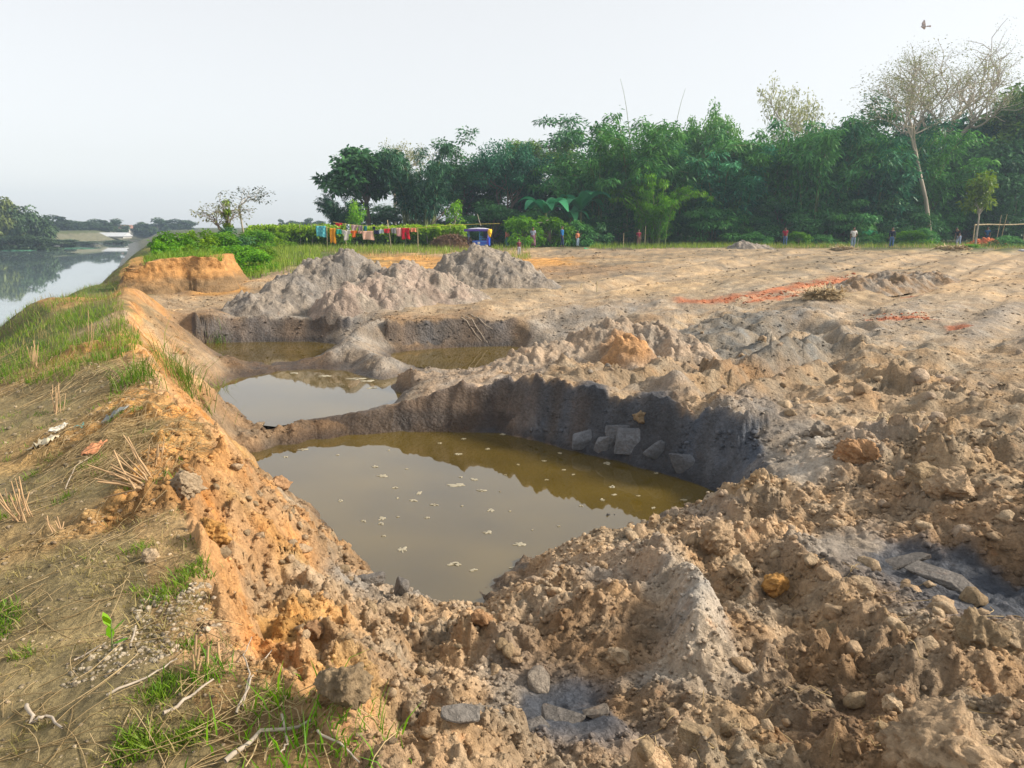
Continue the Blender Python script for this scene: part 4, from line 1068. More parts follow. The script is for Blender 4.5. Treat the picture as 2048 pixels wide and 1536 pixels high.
def frame(d):
    up = np.where(np.abs(d[:, 2:3]) > .9, np.array([[1., 0, 0]]), np.array([[0, 0, 1.]]))
    s = np.cross(d, up); s /= np.linalg.norm(s, axis=1, keepdims=True) + 1e-9
    return s, np.cross(s, d)
def leaves(pos, dirs, L, W, droop, r_, tint=None):
    """one folded diamond for each leaf -> verts, quads, tint"""
    n_ = len(pos)
    d = dirs / (np.linalg.norm(dirs, axis=1, keepdims=True) + 1e-9)
    s, u = frame(d)
    a = r_.uniform(-.9, .9, (n_, 1)); s2 = s * np.cos(a) + u * np.sin(a)
    L = L * r_.uniform(.7, 1.3, (n_, 1)); W = W * r_.uniform(.7, 1.3, (n_, 1))
    mid = pos + d * L * .45 - np.array([0, 0, 1]) * droop * L * .25
    tip = pos + d * L - np.array([0, 0, 1]) * droop * L
    v = np.stack([pos, mid + s2 * W * .5, tip, mid - s2 * W * .5], 1)
    t = (r_.random(n_) if tint is None else np.clip(tint + r_.uniform(-.25, .25, n_), 0, 1))
    return v.reshape(-1, 3), np.arange(n_ * 4).reshape(n_, 4), np.repeat(t, 4)
def tubes(paths, sides=5):
    V, F, o = [], [], 0
    th = np.linspace(0, 2 * math.pi, sides, endpoint=False)
    for p, rad in paths:
        p = np.asarray(p, float); rad = np.asarray(rad, float)
        d = np.gradient(p, axis=0); d /= np.linalg.norm(d, axis=1, keepdims=True) + 1e-9
        s, u = frame(d)
        ring = p[:, None] + rad[:, None, None] * (np.cos(th)[None, :, None] * s[:, None] + np.sin(th)[None, :, None] * u[:, None])
        k = len(p)
        V.append(ring.reshape(-1, 3))
        i = np.arange(k - 1)[:, None] * sides; j = np.arange(sides)[None, :]; j2 = (j + 1) % sides
        F.append((np.stack([i + j, i + j2, i + sides + j2, i + sides + j], -1).reshape(-1, 4)) + o)
        cap = np.array([[o + a_ for a_ in (0, 1, 2, 3)]]) if sides == 4 else None
        o += k * sides
    return np.concatenate(V), np.concatenate(F)
def grow(r_, p, d, length, rad, lev, maxlev, out, tips, spread=.8, up=.15, kids=(3, 5), shrink=.62, wig=.18, start=.35, rk=.5):
    k = 5
    pts_, rr_ = [np.array(p)], [rad]
    d = np.array(d, float)
    for i in range(k):
        d = d + r_.normal(0, wig, 3) + np.array([0, 0, up]); d /= np.linalg.norm(d)
        pts_.append(pts_[-1] + d * length / k); rr_.append(rad * (1 - .6 * (i + 1) / k))
    out.append((np.array(pts_), np.array(rr_)))
    if lev >= maxlev:
        tips.append((pts_[-1], d)); tips.append((pts_[3], d)); return
    for c in range(r_.integers(kids[0], kids[1] + 1)):
        t = r_.uniform(start, 1.0) if lev else r_.uniform(max(start, .45), 1.0)
        i = min(int(t * k), k - 1); q = pts_[i] + (pts_[i + 1] - pts_[i]) * (t * k - i)
        a = r_.normal(0, 1, 3); a -= a @ d * d; a /= np.linalg.norm(a) + 1e-9
        nd = d * (1 - spread * .5) + a * spread; nd /= np.linalg.norm(nd)
        grow(r_, q, nd, length * shrink * r_.uniform(.75, 1.2), rad * rk, lev + 1, maxlev, out, tips, spread, up, kids, shrink, wig, start, rk)
def unit(parts):
    """scale parts so that the plant is 1 high and 1 wide"""
    allv = np.concatenate([v for v, *_ in parts])
    w = max(np.percentile(allv[:, 0], 98) - np.percentile(allv[:, 0], 2), .1); h = np.percentile(allv[:, 2], 99.7)
    c = np.array([np.median(allv[:, 0]) * .0, 0, 0])
    return [( (v - c) / np.array([w, w, h]), *rest) for v, *rest in parts]

def k_tree(seed, H=10., trunk=3.2, rad=.22, lev=3, cl=95, clr=.78, leaf=(.31, .14), droop=.35, mat=LEAF_DARK, bark=BARK, spread=.85, up=.12, kids=(3, 5), flat=.6, shrink=.66, rk=.5):
    r_ = np.random.default_rng(seed); out, tips = [], []
    p = [np.array([0, 0, -.3])]; rr = [rad * 1.25]; d = np.array([r_.normal(0, .06), r_.normal(0, .06), 1.])
    for i in range(5):
        d = d + r_.normal(0, .05, 3); d[2] = 1; p.append(p[-1] + d * (trunk + .3) / 5); rr.append(rad * (1.1 - .08 * i))
    out.append((np.array(p), np.array(rr)))
    for c in range(5):
        a = c * 1.257 + r_.uniform(-.4, .4); t = r_.uniform(.72, 1.0)
        i = min(int(t * 5), 4); q = p[i] + (p[i + 1] - p[i]) * (t * 5 - i)
        tl = r_.uniform(.45, .9)
        grow(r_, q, (math.cos(a) * tl, math.sin(a) * tl, 1.0 - .3 * tl), (H - trunk) * .52 * r_.uniform(.8, 1.15), rad * .55, 1, lev, out, tips, spread, up, kids, shrink, rk=rk)
    tp = np.array([t[0] for t in tips]); 
    n_ = len(tp) * cl
    ce = np.repeat(tp, cl, 0); off = r_.normal(0, 1, (n_, 3)); off /= np.linalg.norm(off, axis=1, keepdims=True); off *= clr * r_.random((n_, 1)) ** .5 * np.array([1, 1, flat])
    dirs = off + r_.normal(0, .35, (n_, 3)) + np.array([0, 0, .1])
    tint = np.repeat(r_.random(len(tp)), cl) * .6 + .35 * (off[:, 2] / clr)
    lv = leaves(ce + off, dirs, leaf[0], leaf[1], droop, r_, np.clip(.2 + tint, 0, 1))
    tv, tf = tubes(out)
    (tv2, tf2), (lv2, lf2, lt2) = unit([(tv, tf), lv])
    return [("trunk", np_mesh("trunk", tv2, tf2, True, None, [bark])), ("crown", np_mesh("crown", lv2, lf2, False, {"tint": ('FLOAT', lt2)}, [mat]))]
def k_bamboo(seed, n=34, H=11., mat=LEAF_BAMBOO, per=26, base=1.3, low=.12, lean=.38):
    r_ = np.random.default_rng(seed); out = []; P, D, T = [], [], []
    for c in range(n):
        a = r_.uniform(0, 6.283); b = base * math.sqrt(r_.random())
        h = H * r_.uniform(.55, 1.0); ln = h * lean * r_.uniform(.25, 1.15)
        t = np.linspace(0, 1, 9)
        arc = np.stack([math.cos(a) * (b + ln * t ** 2.2), math.sin(a) * (b + ln * t ** 2.2), h * (t - .16 * t ** 3.5 * (1 + ln / 3))], 1); arc[0, 2] -= .3
        out.append((arc, .055 * (1 - .8 * t) + .006))
        ct = r_.random()
        for q in range(per):
            tt = low + (1 - low) * r_.random() ** .8; i = min(int(tt * 8), 7); p = arc[i] + (arc[i + 1] - arc[i]) * (tt * 8 - i)
            aa = r_.uniform(0, 6.283); bl = r_.uniform(.3, 1.0) * (1.25 - .6 * tt)
            bd = np.array([math.cos(aa), math.sin(aa), .35]); tip = p + bd * bl
            m = 14
            w = r_.random((m, 1)); P.append(p + (tip - p) * w + r_.normal(0, .12, (m, 3))); D.append(bd * .6 + r_.normal(0, .5, (m, 3)) + np.array([0, 0, -.35])); T.append(np.full(m, .35 * ct + .5 * tt * r_.random()))
    P, D, T = np.concatenate(P), np.concatenate(D), np.concatenate(T)
    lv = leaves(P, D, .37, .095, .45, r_, T)
    tv, tf = tubes(out, 4)
    (tv2, tf2), (lv2, lf2, lt2) = unit([(tv, tf), lv])
    return [("canes", np_mesh("canes", tv2, tf2, True, None, [CANE])), ("crown", np_mesh("crown", lv2, lf2, False, {"tint": ('FLOAT', lt2)}, [mat]))]
def k_dense(seed, H=8., W=7., n=10000, mat=LEAF_DARK, leaf=(.32, .15), droop=.5, low=0.0, lumps=34, trunk=.15):
    r_ = np.random.default_rng(seed)
    a = r_.uniform(0, 6.283, lumps); zz = low + (1 - low) * r_.random(lumps) ** .9; rad = W * .5 * np.sqrt(np.clip(1 - (zz * 1.02 - .35) ** 2 / .5, .04, 1)) * r_.uniform(.35, 1, lumps)
    c = np.stack([np.cos(a) * rad, np.sin(a) * rad, zz * H * r_.uniform(.85, 1.05, lumps)], 1)
    rl = r_.uniform(.09, .2, lumps) * W
    k = r_.integers(0, lumps, n); off = r_.normal(0, 1, (n, 3)); off /= np.linalg.norm(off, axis=1, keepdims=True)
    off = off * rl[k][:, None] * r_.random((n, 1)) ** .35 * np.array([1, 1, .75])
    p = c[k] + off; p[:, 2] = np.maximum(p[:, 2], .05)
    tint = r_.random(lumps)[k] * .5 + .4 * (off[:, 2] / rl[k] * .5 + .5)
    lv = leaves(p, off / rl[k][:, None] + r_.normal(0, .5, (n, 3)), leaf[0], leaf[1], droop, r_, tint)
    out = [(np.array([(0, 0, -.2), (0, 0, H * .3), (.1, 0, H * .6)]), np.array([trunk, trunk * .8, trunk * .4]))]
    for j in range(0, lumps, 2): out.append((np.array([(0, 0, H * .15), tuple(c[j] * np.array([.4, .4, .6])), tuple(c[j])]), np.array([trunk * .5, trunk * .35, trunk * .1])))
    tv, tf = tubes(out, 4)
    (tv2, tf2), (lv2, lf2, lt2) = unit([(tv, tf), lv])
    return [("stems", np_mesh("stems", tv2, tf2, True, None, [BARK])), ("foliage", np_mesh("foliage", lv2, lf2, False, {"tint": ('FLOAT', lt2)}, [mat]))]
def elev_z(py, depth):
    return EYE + depth * math.tan(math.atan((768 - py) / FPX) - PITCH)
def plant(name, kind, px, depth, top, wpx, label, cat="tree", group=None, rz=0.0, base_z=None, lean=0.0, dw=1.0):
    x = at(px, depth); z = gz(x, depth) if base_z is None else base_z
    h = elev_z(top, depth) - z; w = wpx * depth / FPX
    o = empty(name, (x, depth, z - .05), rz)
    o.rotation_euler = (0, lean, rz)
    for pn, me in kind:
        c = bpy.data.objects.new(pn, me); link(c, o); c.scale = (w, w * dw, h)
    return tag(o, label, cat, group)
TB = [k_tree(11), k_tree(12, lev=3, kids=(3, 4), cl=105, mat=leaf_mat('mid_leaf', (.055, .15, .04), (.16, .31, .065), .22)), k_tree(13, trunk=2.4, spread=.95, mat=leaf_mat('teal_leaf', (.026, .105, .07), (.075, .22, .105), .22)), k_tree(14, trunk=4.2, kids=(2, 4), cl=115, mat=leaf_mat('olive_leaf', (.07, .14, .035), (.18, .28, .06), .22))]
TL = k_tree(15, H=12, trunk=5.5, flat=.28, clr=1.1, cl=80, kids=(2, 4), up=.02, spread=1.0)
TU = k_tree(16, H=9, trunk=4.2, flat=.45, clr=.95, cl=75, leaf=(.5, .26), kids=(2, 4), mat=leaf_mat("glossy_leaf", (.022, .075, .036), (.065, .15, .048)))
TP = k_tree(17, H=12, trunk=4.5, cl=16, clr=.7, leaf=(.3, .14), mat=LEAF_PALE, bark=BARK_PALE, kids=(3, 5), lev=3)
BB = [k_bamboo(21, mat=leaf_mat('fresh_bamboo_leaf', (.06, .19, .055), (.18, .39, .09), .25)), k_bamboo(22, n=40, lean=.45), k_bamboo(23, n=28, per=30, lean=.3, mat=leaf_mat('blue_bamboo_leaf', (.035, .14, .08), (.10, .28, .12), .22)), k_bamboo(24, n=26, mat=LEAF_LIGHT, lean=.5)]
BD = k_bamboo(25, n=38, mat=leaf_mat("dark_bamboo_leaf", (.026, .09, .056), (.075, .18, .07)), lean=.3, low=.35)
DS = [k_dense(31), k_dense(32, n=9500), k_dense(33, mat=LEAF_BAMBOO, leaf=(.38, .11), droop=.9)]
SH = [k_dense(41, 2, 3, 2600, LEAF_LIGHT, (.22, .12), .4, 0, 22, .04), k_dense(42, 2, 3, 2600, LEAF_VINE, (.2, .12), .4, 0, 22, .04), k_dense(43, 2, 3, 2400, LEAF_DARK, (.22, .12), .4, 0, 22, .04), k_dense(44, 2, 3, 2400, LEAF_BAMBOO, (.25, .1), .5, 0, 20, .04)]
FT = "trees at the wood's edge"; FB = "bamboo clumps at the wood's edge"
plant("broadleaf_tree", TU, 738, 74, 297, 125, "dark umbrella-crowned tree with a bare trunk at the wood's left end", group=FT)
plant("feathery_tree", BD, 690, 72, 385, 75, "low feathery dark tree at the wood's left tip", group=FT)
plant("sparse_tree", TP, 790, 92, 280, 110, "pale thin tree showing above the umbrella-crowned tree", group=FT)
plant("bamboo_clump", BD, 842, 74, 290, 130, "dark bamboo clump with bare canes right of the umbrella-crowned tree", "bamboo", FB)
plant("broadleaf_tree", TB[0], 925, 82, 266, 165, "round-topped dark tree with sky gaps behind the three-wheeler", group=FT, rz=1)
plant("broadleaf_tree", TB[2], 1005, 78, 285, 150, "dense dark tree behind the person in the salmon shirt", group=FT, rz=.4)
plant("broadleaf_tree", TB[3], 1062, 86, 276, 120, "narrow dark tree left of the layered crown", group=FT, rz=3)
plant("layered_tree", TL, 1130, 92, 228, 175, "tall tree with a flat layered crown standing above the wood", group=FT)
plant("bamboo_clump", BB[1], 1195, 76, 300, 170, "bamboo clump behind the banana plants", "bamboo", FB, rz=1)
plant("bamboo_clump", BB[0], 1262, 76, 236, 215, "bright bamboo clump with the longest arching tips", "bamboo", FB)
plant("bamboo_clump", BB[1], 1352, 78, 262, 200, "bamboo clump behind the small light green one", "bamboo", FB, rz=2)
plant("bamboo_clump", BB[3], 1312, 71.5, 352, 135, "small light green bamboo clump in front of the dark wood", "bamboo", FB)
plant("spiky_tree", TB[1], 1402, 84, 216, 95, "dark pointed tree poking above the bamboo", group=FT, rz=4)
plant("bushy_tree", k_dense(34, mat=LEAF_LIME, n=4500), 1468, 80, 285, 70, "yellow-green leafy tree between bamboo clumps", group=FT)
plant("bamboo_clump", BB[2], 1440, 77, 300, 180, "bamboo clump left of the person in the red shirt", "bamboo", FB, rz=.7)
plant("bamboo_clump", BB[0], 1535, 79, 268, 190, "bamboo clump under the pale half-bare tree", "bamboo", FB, rz=2.6)
plant("sparse_tree", TP, 1562, 88, 160, 130, "pale half-bare tree rising above the bamboo", group=FT, rz=1.5)
plant("bamboo_clump", BB[1], 1620, 77, 240, 200, "dark bamboo clump behind the person in the red shirt", "bamboo", FB, rz=4)
plant("broadleaf_tree", TB[0], 1690, 82, 196, 200, "tall leafy tree behind the person in the white shirt", group=FT, rz=2.2)
plant("bamboo_clump", BB[2], 1740, 77, 250, 190, "bamboo clump right of the tall leafy tree", "bamboo", FB, rz=3.1)
plant("bamboo_clump", BB[0], 1812, 78, 262, 170, "bamboo clump left of the pale-barked tree", "bamboo", FB, rz=5)
plant("broadleaf_tree", TB[2], 1850, 90, 230, 190, "dark tree in the gap left of the great bare tree", group=FT, rz=5)
plant("broadleaf_tree", TB[3], 1960, 88, 180, 230, "broad dark tree below the great bare tree's branches", group=FT, rz=1.1)
plant("broadleaf_tree", TB[0], 2050, 84, 190, 230, "dark tree cut by the right edge of the picture", group=FT, rz=.3)
ORD = 'first second third fourth fifth sixth seventh eighth ninth tenth eleventh twelfth thirteenth fourteenth fifteenth sixteenth seventeenth eighteenth'.split()
FILL = [(800,84,405),(960,84,380),(1040,84,360),(1110,84,340),(1180,88,310),(1260,86,280),(1340,90,270),(1420,88,290),(1500,90,280),(1580,88,280),(1660,90,240),(1740,88,250),(1810,86,270),(1880,82,300),(1950,80,290),(2020,78,280),(2085,80,250)]
for i, (px, dp, tp) in enumerate(FILL):
    plant("forest_tree", DS[i % 2], px, dp, tp, 175, "dense dark tree in the depth of the wood, %s from the left" % ORD[i], group="trees inside the wood", rz=i * 1.7)
UND = [(985,74,400,110),(1075,75,405,120),(1160,76,400,120),(1235,75,410,110),(1400,75,395,130),(1480,76,400,120),(1560,75.5,395,130),(1640,75,405,120),(1700,74.5,400,130),(1780,75,395,130),(1850,78,410,110),(1925,79,400,120),(2010,79,390,130)]
for i, (px, dp, tp, w) in enumerate(UND):
    plant("undergrowth_bush", DS[2 if i % 3 else 1], px, dp, tp, w, "dark leafy bush at the foot of the wood, %s from the left" % ORD[i], "bush", "bushes at the wood's foot", rz=i * 2.3)
SHR = [(1045,66,432,70,0,"bright green bush behind the person in the salmon shirt"),(1100,68,432,80,0,"broad green bush behind the person in the grey shirt"),(1160,69,440,70,3,"green bush behind the person in blue"),(1195,69,445,50,2,"small dark bush right of the small person in orange"),
 (1598,70,462,42,0,"bright low bush beside the person in the red shirt"),(1640,71,468,60,3,"low green weeds between the red-shirted and white-shirted people"),(1745,70,468,60,3,"low green bush between the white-shirted man and the person in navy"),(1815,70,460,70,0,"green bush at the foot of the pale-barked tree"),(1850,71,455,60,3,"leafy bush right at the pale trunk's base"),(1505,72,462,60,3,"low bush left of the person in the red shirt"),(1935,62,487,50,0,"low green weeds in front of the brick heap"),(2010,66,470,70,3,"grassy bush right of the brick heap")]
for px, dp, tp, w, k, lab in SHR:
    plant("shrub", SH[k], px, dp, tp, w, lab, "shrub", "shrubs along the field", rz=px * .1)
SHL = [(335,31,478,75,0,"bright leafy bush on the river end of the bluff"),(392,32,486,85,1,"bright bush hanging behind the bluff top"),(455,31,492,85,0,"bright leafy bush just right of the bluff face"),(505,33,498,75,0,"bright low bush beside the tan verge"),(352,36,462,90,0,"bright green bush on the bluff nearest the river"),(395,38,458,85,1,"tall green bush behind the middle of the bluff"),(440,40,462,80,0,"green bush at the foot of the small bare tree"),(420,34,490,80,3,"leafy bush on the bluff's right shoulder"),(480,38,488,80,0,"low spreading bush right of the bluff"),(520,40,492,60,1,"low leafy bush at the end of the row right of the bluff"),(465,46,452,80,2,"darker bush below the slender tree"),(510,50,458,70,0,"green bush behind the slender tree"),(375,33,500,70,0,"low bush spilling over the orange bluff"),(545,56,462,70,1,"vine-covered bush at the trellis end")]
for px, dp, tp, w, k, lab in SHL:
    plant("shrub", SH[k], px, dp, tp, w, lab, "shrub", "shrubs beside the bluff", rz=px * .1)
# slender trees on the left
TS1 = k_tree(51, H=8, trunk=4.6, rad=.07, lev=2, cl=14, clr=.5, leaf=(.22, .11), flat=.4, kids=(2, 3), mat=leaf_mat("grey_leaf", (.04, .055, .04), (.09, .11, .07)), bark=BARK_PALE)
TS2 = k_tree(52, H=6, trunk=2.0, rad=.14, lev=3, cl=3, clr=.4, leaf=(.28, .12), kids=(3, 4), mat=LEAF_PALE, up=.05, spread=.8)
plant("slender_tree", TS1, 493, 50, 372, 90, "slender small-leaved tree standing alone by the river", rz=.6)
plant("bare_tree", TS2, 456, 48, 382, 100, "small bare tree with spreading twigs beside the slender tree", rz=.2)
plant("vine_column", k_dense(45, 4, 1.2, 900, LEAF_LIME, (.22, .12), .5, 0, 14, .1), 462, 47.8, 398, 24, "leafy creeper climbing the small bare tree's trunk", "vine")
TS3 = k_tree(53, H=7, trunk=3.2, rad=.10, lev=2, cl=45, clr=.7, leaf=(.4, .2), kids=(3, 4), mat=LEAF_LIME, bark=BARK_PALE)
plant("young_tree", TS3, 1950, 68, 342, 62, "young tree with bright green crown behind the brick heap", rz=1)
plant("young_tree", k_tree(54, H=5, trunk=2.4, rad=.09, lev=2, cl=40, clr=.6, kids=(2, 3), mat=LEAF_LIGHT, bark=BARK), 718, 68, 400, 34, "young light green tree between clothesline and umbrella tree", rz=2)
plant("young_tree", k_tree(55, H=5, trunk=3.0, rad=.10, lev=2, cl=26, clr=.5, kids=(2, 3), mat=LEAF_LIGHT, bark=BARK_PALE), 908, 68, 398, 30, "young forked tree just left of the three-wheeler", rz=1)
# the great bare tree and its pale neighbour
TG = k_tree(61, H=20, trunk=9., rad=.42, lev=4, cl=16, clr=1.0, leaf=(.15, .08), mat=LEAF_PALE, bark=simple_mat("grey_brown_bark", (.40, .35, .29), .9, .3, 3, .5), kids=(3, 5), spread=.8, up=.10, shrink=.7, rk=.56)
plant("great_tree", TG, 1850, 86, 62, 215, "great nearly bare tree towering over the wood's right end", rz=.5)
TG2 = k_tree(62, H=18, trunk=10.5, rad=.10, lev=4, cl=9, clr=.8, leaf=(.14, .07), mat=LEAF_PALE, bark=BARK_PALE, kids=(3, 4), spread=.66, up=.14, shrink=.7, rk=.6)
plant("pale_barked_tree", TG2, 1864, 74, 95, 170, "slender pale-barked bare tree leaning right before the wood", rz=5.2, lean=.075)
# long arching bamboo tips
for i, (px, tx, ty, dp) in enumerate([(1262, 1232, 158, 76), (1330, 1358, 178, 78), (1385, 1420, 250, 76)]):
    x0 = at(px, dp); x1 = at(tx, dp); z1 = elev_z(ty, dp)
    t = np.linspace(0, 1, 10); path = np.stack([(x1 - x0) * t ** 2.4, 0 * t, z1 * (1.12 * t - .12 * t ** 4)], 1)
    v, f = tubes([(path, .05 * (1 - t) + .012)], 5)
    o = mesh_obj("bamboo_cane", np_mesh("bamboo_cane", v, f, True, None, [CANE]), loc=(x0, dp, gz(x0, dp)))
    tag(o, ["long bamboo cane bowing left above the bright clump", "long bamboo cane bowing right above the clumps", "yellow-green bamboo cane slanting across the wood's top"][i], "bamboo", "lone bamboo canes")
# banana plants
def banana(px, depth, top, n, label, seed, hscale=1.0):
    r_ = np.random.default_rng(seed)
    x = at(px, depth); z = gz(x, depth); H = elev_z(top, depth) - z
    o = empty("banana_plant", (x, depth, z - .05))
    v, f = tubes([(np.array([(0, 0, -.1), (.02, 0, H * .3), (.05, 0, H * .55)]), np.array([.16, .13, .08]) * min(1, H / 4))], 8)
    mesh_obj("stem", np_mesh("stem", v, f, True, None, [simple_mat("banana_stem", (.14, .16, .06), .6, .3, 3)]), o)
    for k in range(n):
        a = k * 2.4 + r_.uniform(-.3, .3); L = H * r_.uniform(.5, .7); up = r_.uniform(.35, 1.1)
        t = np.linspace(0, 1, 9)
        rad = L * .8 * t * math.cos(up * .6); hh = H * .52 + L * (.95 * t * math.sin(.5 + up * .7) - .75 * t ** 2.6 * (1.3 - up * .6))
        c = np.stack([rad * math.cos(a), rad * math.sin(a), hh], 1)
        w = L * .17 * np.sin(np.pi * np.clip(t * .96 + .03, 0, 1)) ** .6
        sd = np.array([-math.sin(a), math.cos(a), 0])
        V = np.concatenate([c + sd * w[:, None] + np.array([0, 0, 1]) * w[:, None] * .35, c, c - sd * w[:, None] + np.array([0, 0, 1]) * w[:, None] * .35])
        F = [[i, i + 1, 9 + i + 1, 9 + i] for i in range(8)] + [[9 + i, 9 + i + 1, 18 + i + 1, 18 + i] for i in range(8)]
        mesh_obj("leaf", np_mesh("leaf", V, np.array(F), True, {"tint": ('FLOAT', np.full(27, r_.random()))}, [LEAF_TEAL]), o)
    return tag(o, label, "banana plant", "banana plants")
banana(1090, 70, 364, 8, "banana plant with an upright leaf left of its taller neighbour", 3)
banana(1160, 72, 356, 9, "taller banana plant with drooping leaves behind the person in blue", 4)
banana(1140, 72.5, 385, 7, "banana plant half hidden between the other two", 6)
banana(1737, 70, 452, 5, "small banana seedling right of the person in the white shirt", 5)

# ------------------------------------------------------------------ bean trellis
def trellis(px0, px1, dep, label, seed, top=452, n=9000):
    r_ = np.random.default_rng(seed)
    x0, x1 = at(px0, dep), at(px1, dep)
    o = empty("bean_trellis", (0, dep, 0))
    u = r_.random(n); xs = x0 + (x1 - x0) * u; base = ground(xs, np.full(n, dep)); H = elev_z(top, dep) - base
    zr = r_.random(n) ** .55; zz = base + H * (zr * (1 + .10 * fbm(xs, xs * 0 + seed, 1.2, 3, seed)))
    p = np.stack([xs, r_.normal(0, .45, n) * (.6 + zr), zz], 1)
    v, f, t = leaves(p, r_.normal(0, 1, (n, 3)) + np.array([0, -.3, .2]), .26, .16, .3, r_, np.clip(zr * .9 - .1 + .3 * fbm(xs, zz, .8, 2, 5), 0, 1))
    mesh_obj("foliage", np_mesh("foliage", v, f, False, {"tint": ('FLOAT', t)}, [LEAF_VINE]), o)
    for k in range(int(abs(x1 - x0) / 1.5)):
        xx = x0 + (k + r_.uniform(.2, .8)) * 1.5; zb = gz(xx, dep - .7); hh = elev_z(top - 3, dep) - zb
        v, f = tubes([(np.array([(xx, -.7, zb - .2), (xx + r_.normal(0, .08), -.72, zb + hh)]), np.array([.03, .022]))], 5)
        mesh_obj("post", np_mesh("post", v, f, True, None, [BARK_PALE]), o)
    return tag(o, label, "trellis", "bean trellises")
trellis(500, 700, 60, "long green bean trellis left of the clothesline", 1, 452)
trellis(690, 930, 63, "green bean trellis behind the clothesline", 2, 452, 11000)
trellis(560, 1010, 78, "farther yellow-green vine crop under the trees", 3, 449, 9000)
# ------------------------------------------------------------------ grass, straw, stubble, sticks
def blades(name, idxs, h, w, mat, label, seed, bend=.5, spread=.03):
    r_ = np.random.default_rng(seed); n_ = len(idxs)
    p = np.stack([XF[idxs], YF[idxs], ZF[idxs] - .01], 1) + r_.normal(0, spread, (n_, 3)) * np.array([1, 1, 0])
    hh = r_.uniform(h[0], h[1], n_) * (.6 + .8 * r_.random(n_)); a = r_.uniform(0, 6.283, n_); b = hh * bend * r_.uniform(.2, 1.2, n_)
    d = np.stack([np.cos(a), np.sin(a), 0 * a], 1); s = np.stack([-np.sin(a), np.cos(a), 0 * a], 1)
    t2 = r_.uniform(0, 6.283, n_); s = np.stack([np.cos(t2), np.sin(t2), 0 * a], 1)
    W = (w * r_.uniform(.6, 1.4, n_))[:, None]
    m = p + d * (b * .3)[:, None] + np.array([0, 0, 1]) * (hh * .55)[:, None]; tp = p + d * b[:, None] + np.array([0, 0, 1]) * hh[:, None]
    V = np.stack([p - s * W * .5, p + s * W * .5, m + s * W * .4, m - s * W * .4, tp + s * W * .05, tp - s * W * .05], 1)
    o = (np.arange(n_) * 6)[:, None]
    F = np.concatenate([o + np.array([[0, 1, 2, 3]]), o + np.array([[3, 2, 4, 5]])], 0)
    t = np.repeat(np.clip(.5 + .6 * fbm(p[:, 0], p[:, 1], 1.0, 2, 77) + r_.uniform(-.3, .3, n_), 0, 1), 6)
    me = np_mesh(name, V.reshape(-1, 3), F, False, {"tint": ('FLOAT', t)}, [mat])
    return tag(mesh_obj(name, me), label, kind="stuff")
GRASS = leaf_mat("green_grass", (.055, .14, .018), (.20, .27, .05), .3)
DRYG = leaf_mat("dry_grass", (.16, .15, .055), (.36, .29, .15), .3)
STRAW = leaf_mat("straw", (.30, .23, .13), (.54, .44, .28), .4, .8)
tallp = [(-60,560),(-60,770),(120,768),(210,735),(285,690),(250,640),(240,600),(262,560),(330,505),(330,470),(150,500)]
tallg = in_poly_pick(tallp, 15000, need=gh > ZR + .15, seed=31)
blades("tall_grass", tallg[fbm(XF[tallg], YF[tallg], 1.1, 3, 300) > -.08], (.03, .14), .009, GRASS, "tall green grass along the edge of the river bank", 31, .6)
blades("dry_grass", in_poly_pick(tallp, 4500, need=gh > ZR + .15, seed=32), (.04, .19), .007, DRYG, "dry grass stems standing in the green bank grass", 32, .5)
edgep = [(-40,760),(130,750),(330,790),(400,850),(340,980),(400,1090),(430,1200),(560,1390),(720,1536),(-40,1536)]
r0 = np.random.default_rng(33)
cand = in_poly_pick(edgep, 60000, seed=33)
cl = fbm(XF[cand], YF[cand], .35, 3, 78) + .35 * fbm(XF[cand], YF[cand], 1.3, 2, 79)
blades("short_grass", cand[cl > .36][:4200], (.015, .05), .006, GRASS, "short green grass tufts on the trampled bank", 33, .9, .02)
blades("dead_grass", cand[(cl > .05) & (cl < .34)][:4800], (.015, .05), .005, DRYG, "short dead grass on the trampled bank", 35, 1.5, .03)
def bandv(x0, x1, d0, d1): return [(at(x0, d0), d0), (at(x1, d0), d0), (at(x1, d1), d1), (at(x0, d1), d1)]
def field_grass(name, bands, n, h, w, mat, label, seed, bend=.5):
    r_ = np.random.default_rng(seed); xs, ys = [], []
    for (x0, x1, d0, d1, wt) in bands:
        k = int(n * wt); dd = r_.uniform(d0, d1, k); xs.append((r_.uniform(x0, x1, k) - 1024) / FPX * (dd * _cp + .25)); ys.append(dd)
    xs, ys = np.concatenate(xs), np.concatenate(ys)
    keep = fbm(xs, ys, 2.5, 3, seed) > -.18
    xs, ys = xs[keep], ys[keep]
    global XF, YF, ZF
    sv = XF, YF, ZF
    XF, YF, ZF = xs, ys, ground(xs, ys)
    o = blades(name, np.arange(len(xs)), h, w, mat, label, seed, bend, .1)
    XF, YF, ZF = sv
    return o
field_grass("field_grass", [(480,640,30,58,.25),(600,900,50,62,.25),(880,1060,52,66,.1),(1180,2060,62,75,.6)], 17000, (.15, .42), .03, leaf_mat("field_grass", (.08, .15, .022), (.25, .30, .07), .4), "rough green grass along the far edge of the field", 41)
field_grass("dry_field_grass", [(620,1060,46,62,.5),(1450,2060,60,70,.5)], 5000, (.1, .32), .03, DRYG, "dry yellow grass along the far edge of the field", 42)
field_grass("bluff_grass", [(440,560,30,44,.4)], 5000, (.1, .3), .02, GRASS, "green grass on the verge right of the orange bluff", 43)
rb_ = np.random.default_rng(44); nb_ = 2600
_d = rb_.uniform(26.9, 34.5, nb_); _p = rb_.uniform(290, 445, nb_)
_sv = XF, YF, ZF
XF, YF, ZF = (_p - 1024) / FPX * (_d * _cp + .25), _d, .46 - .3 * sstep(335, 270, _p) + 0 * _d
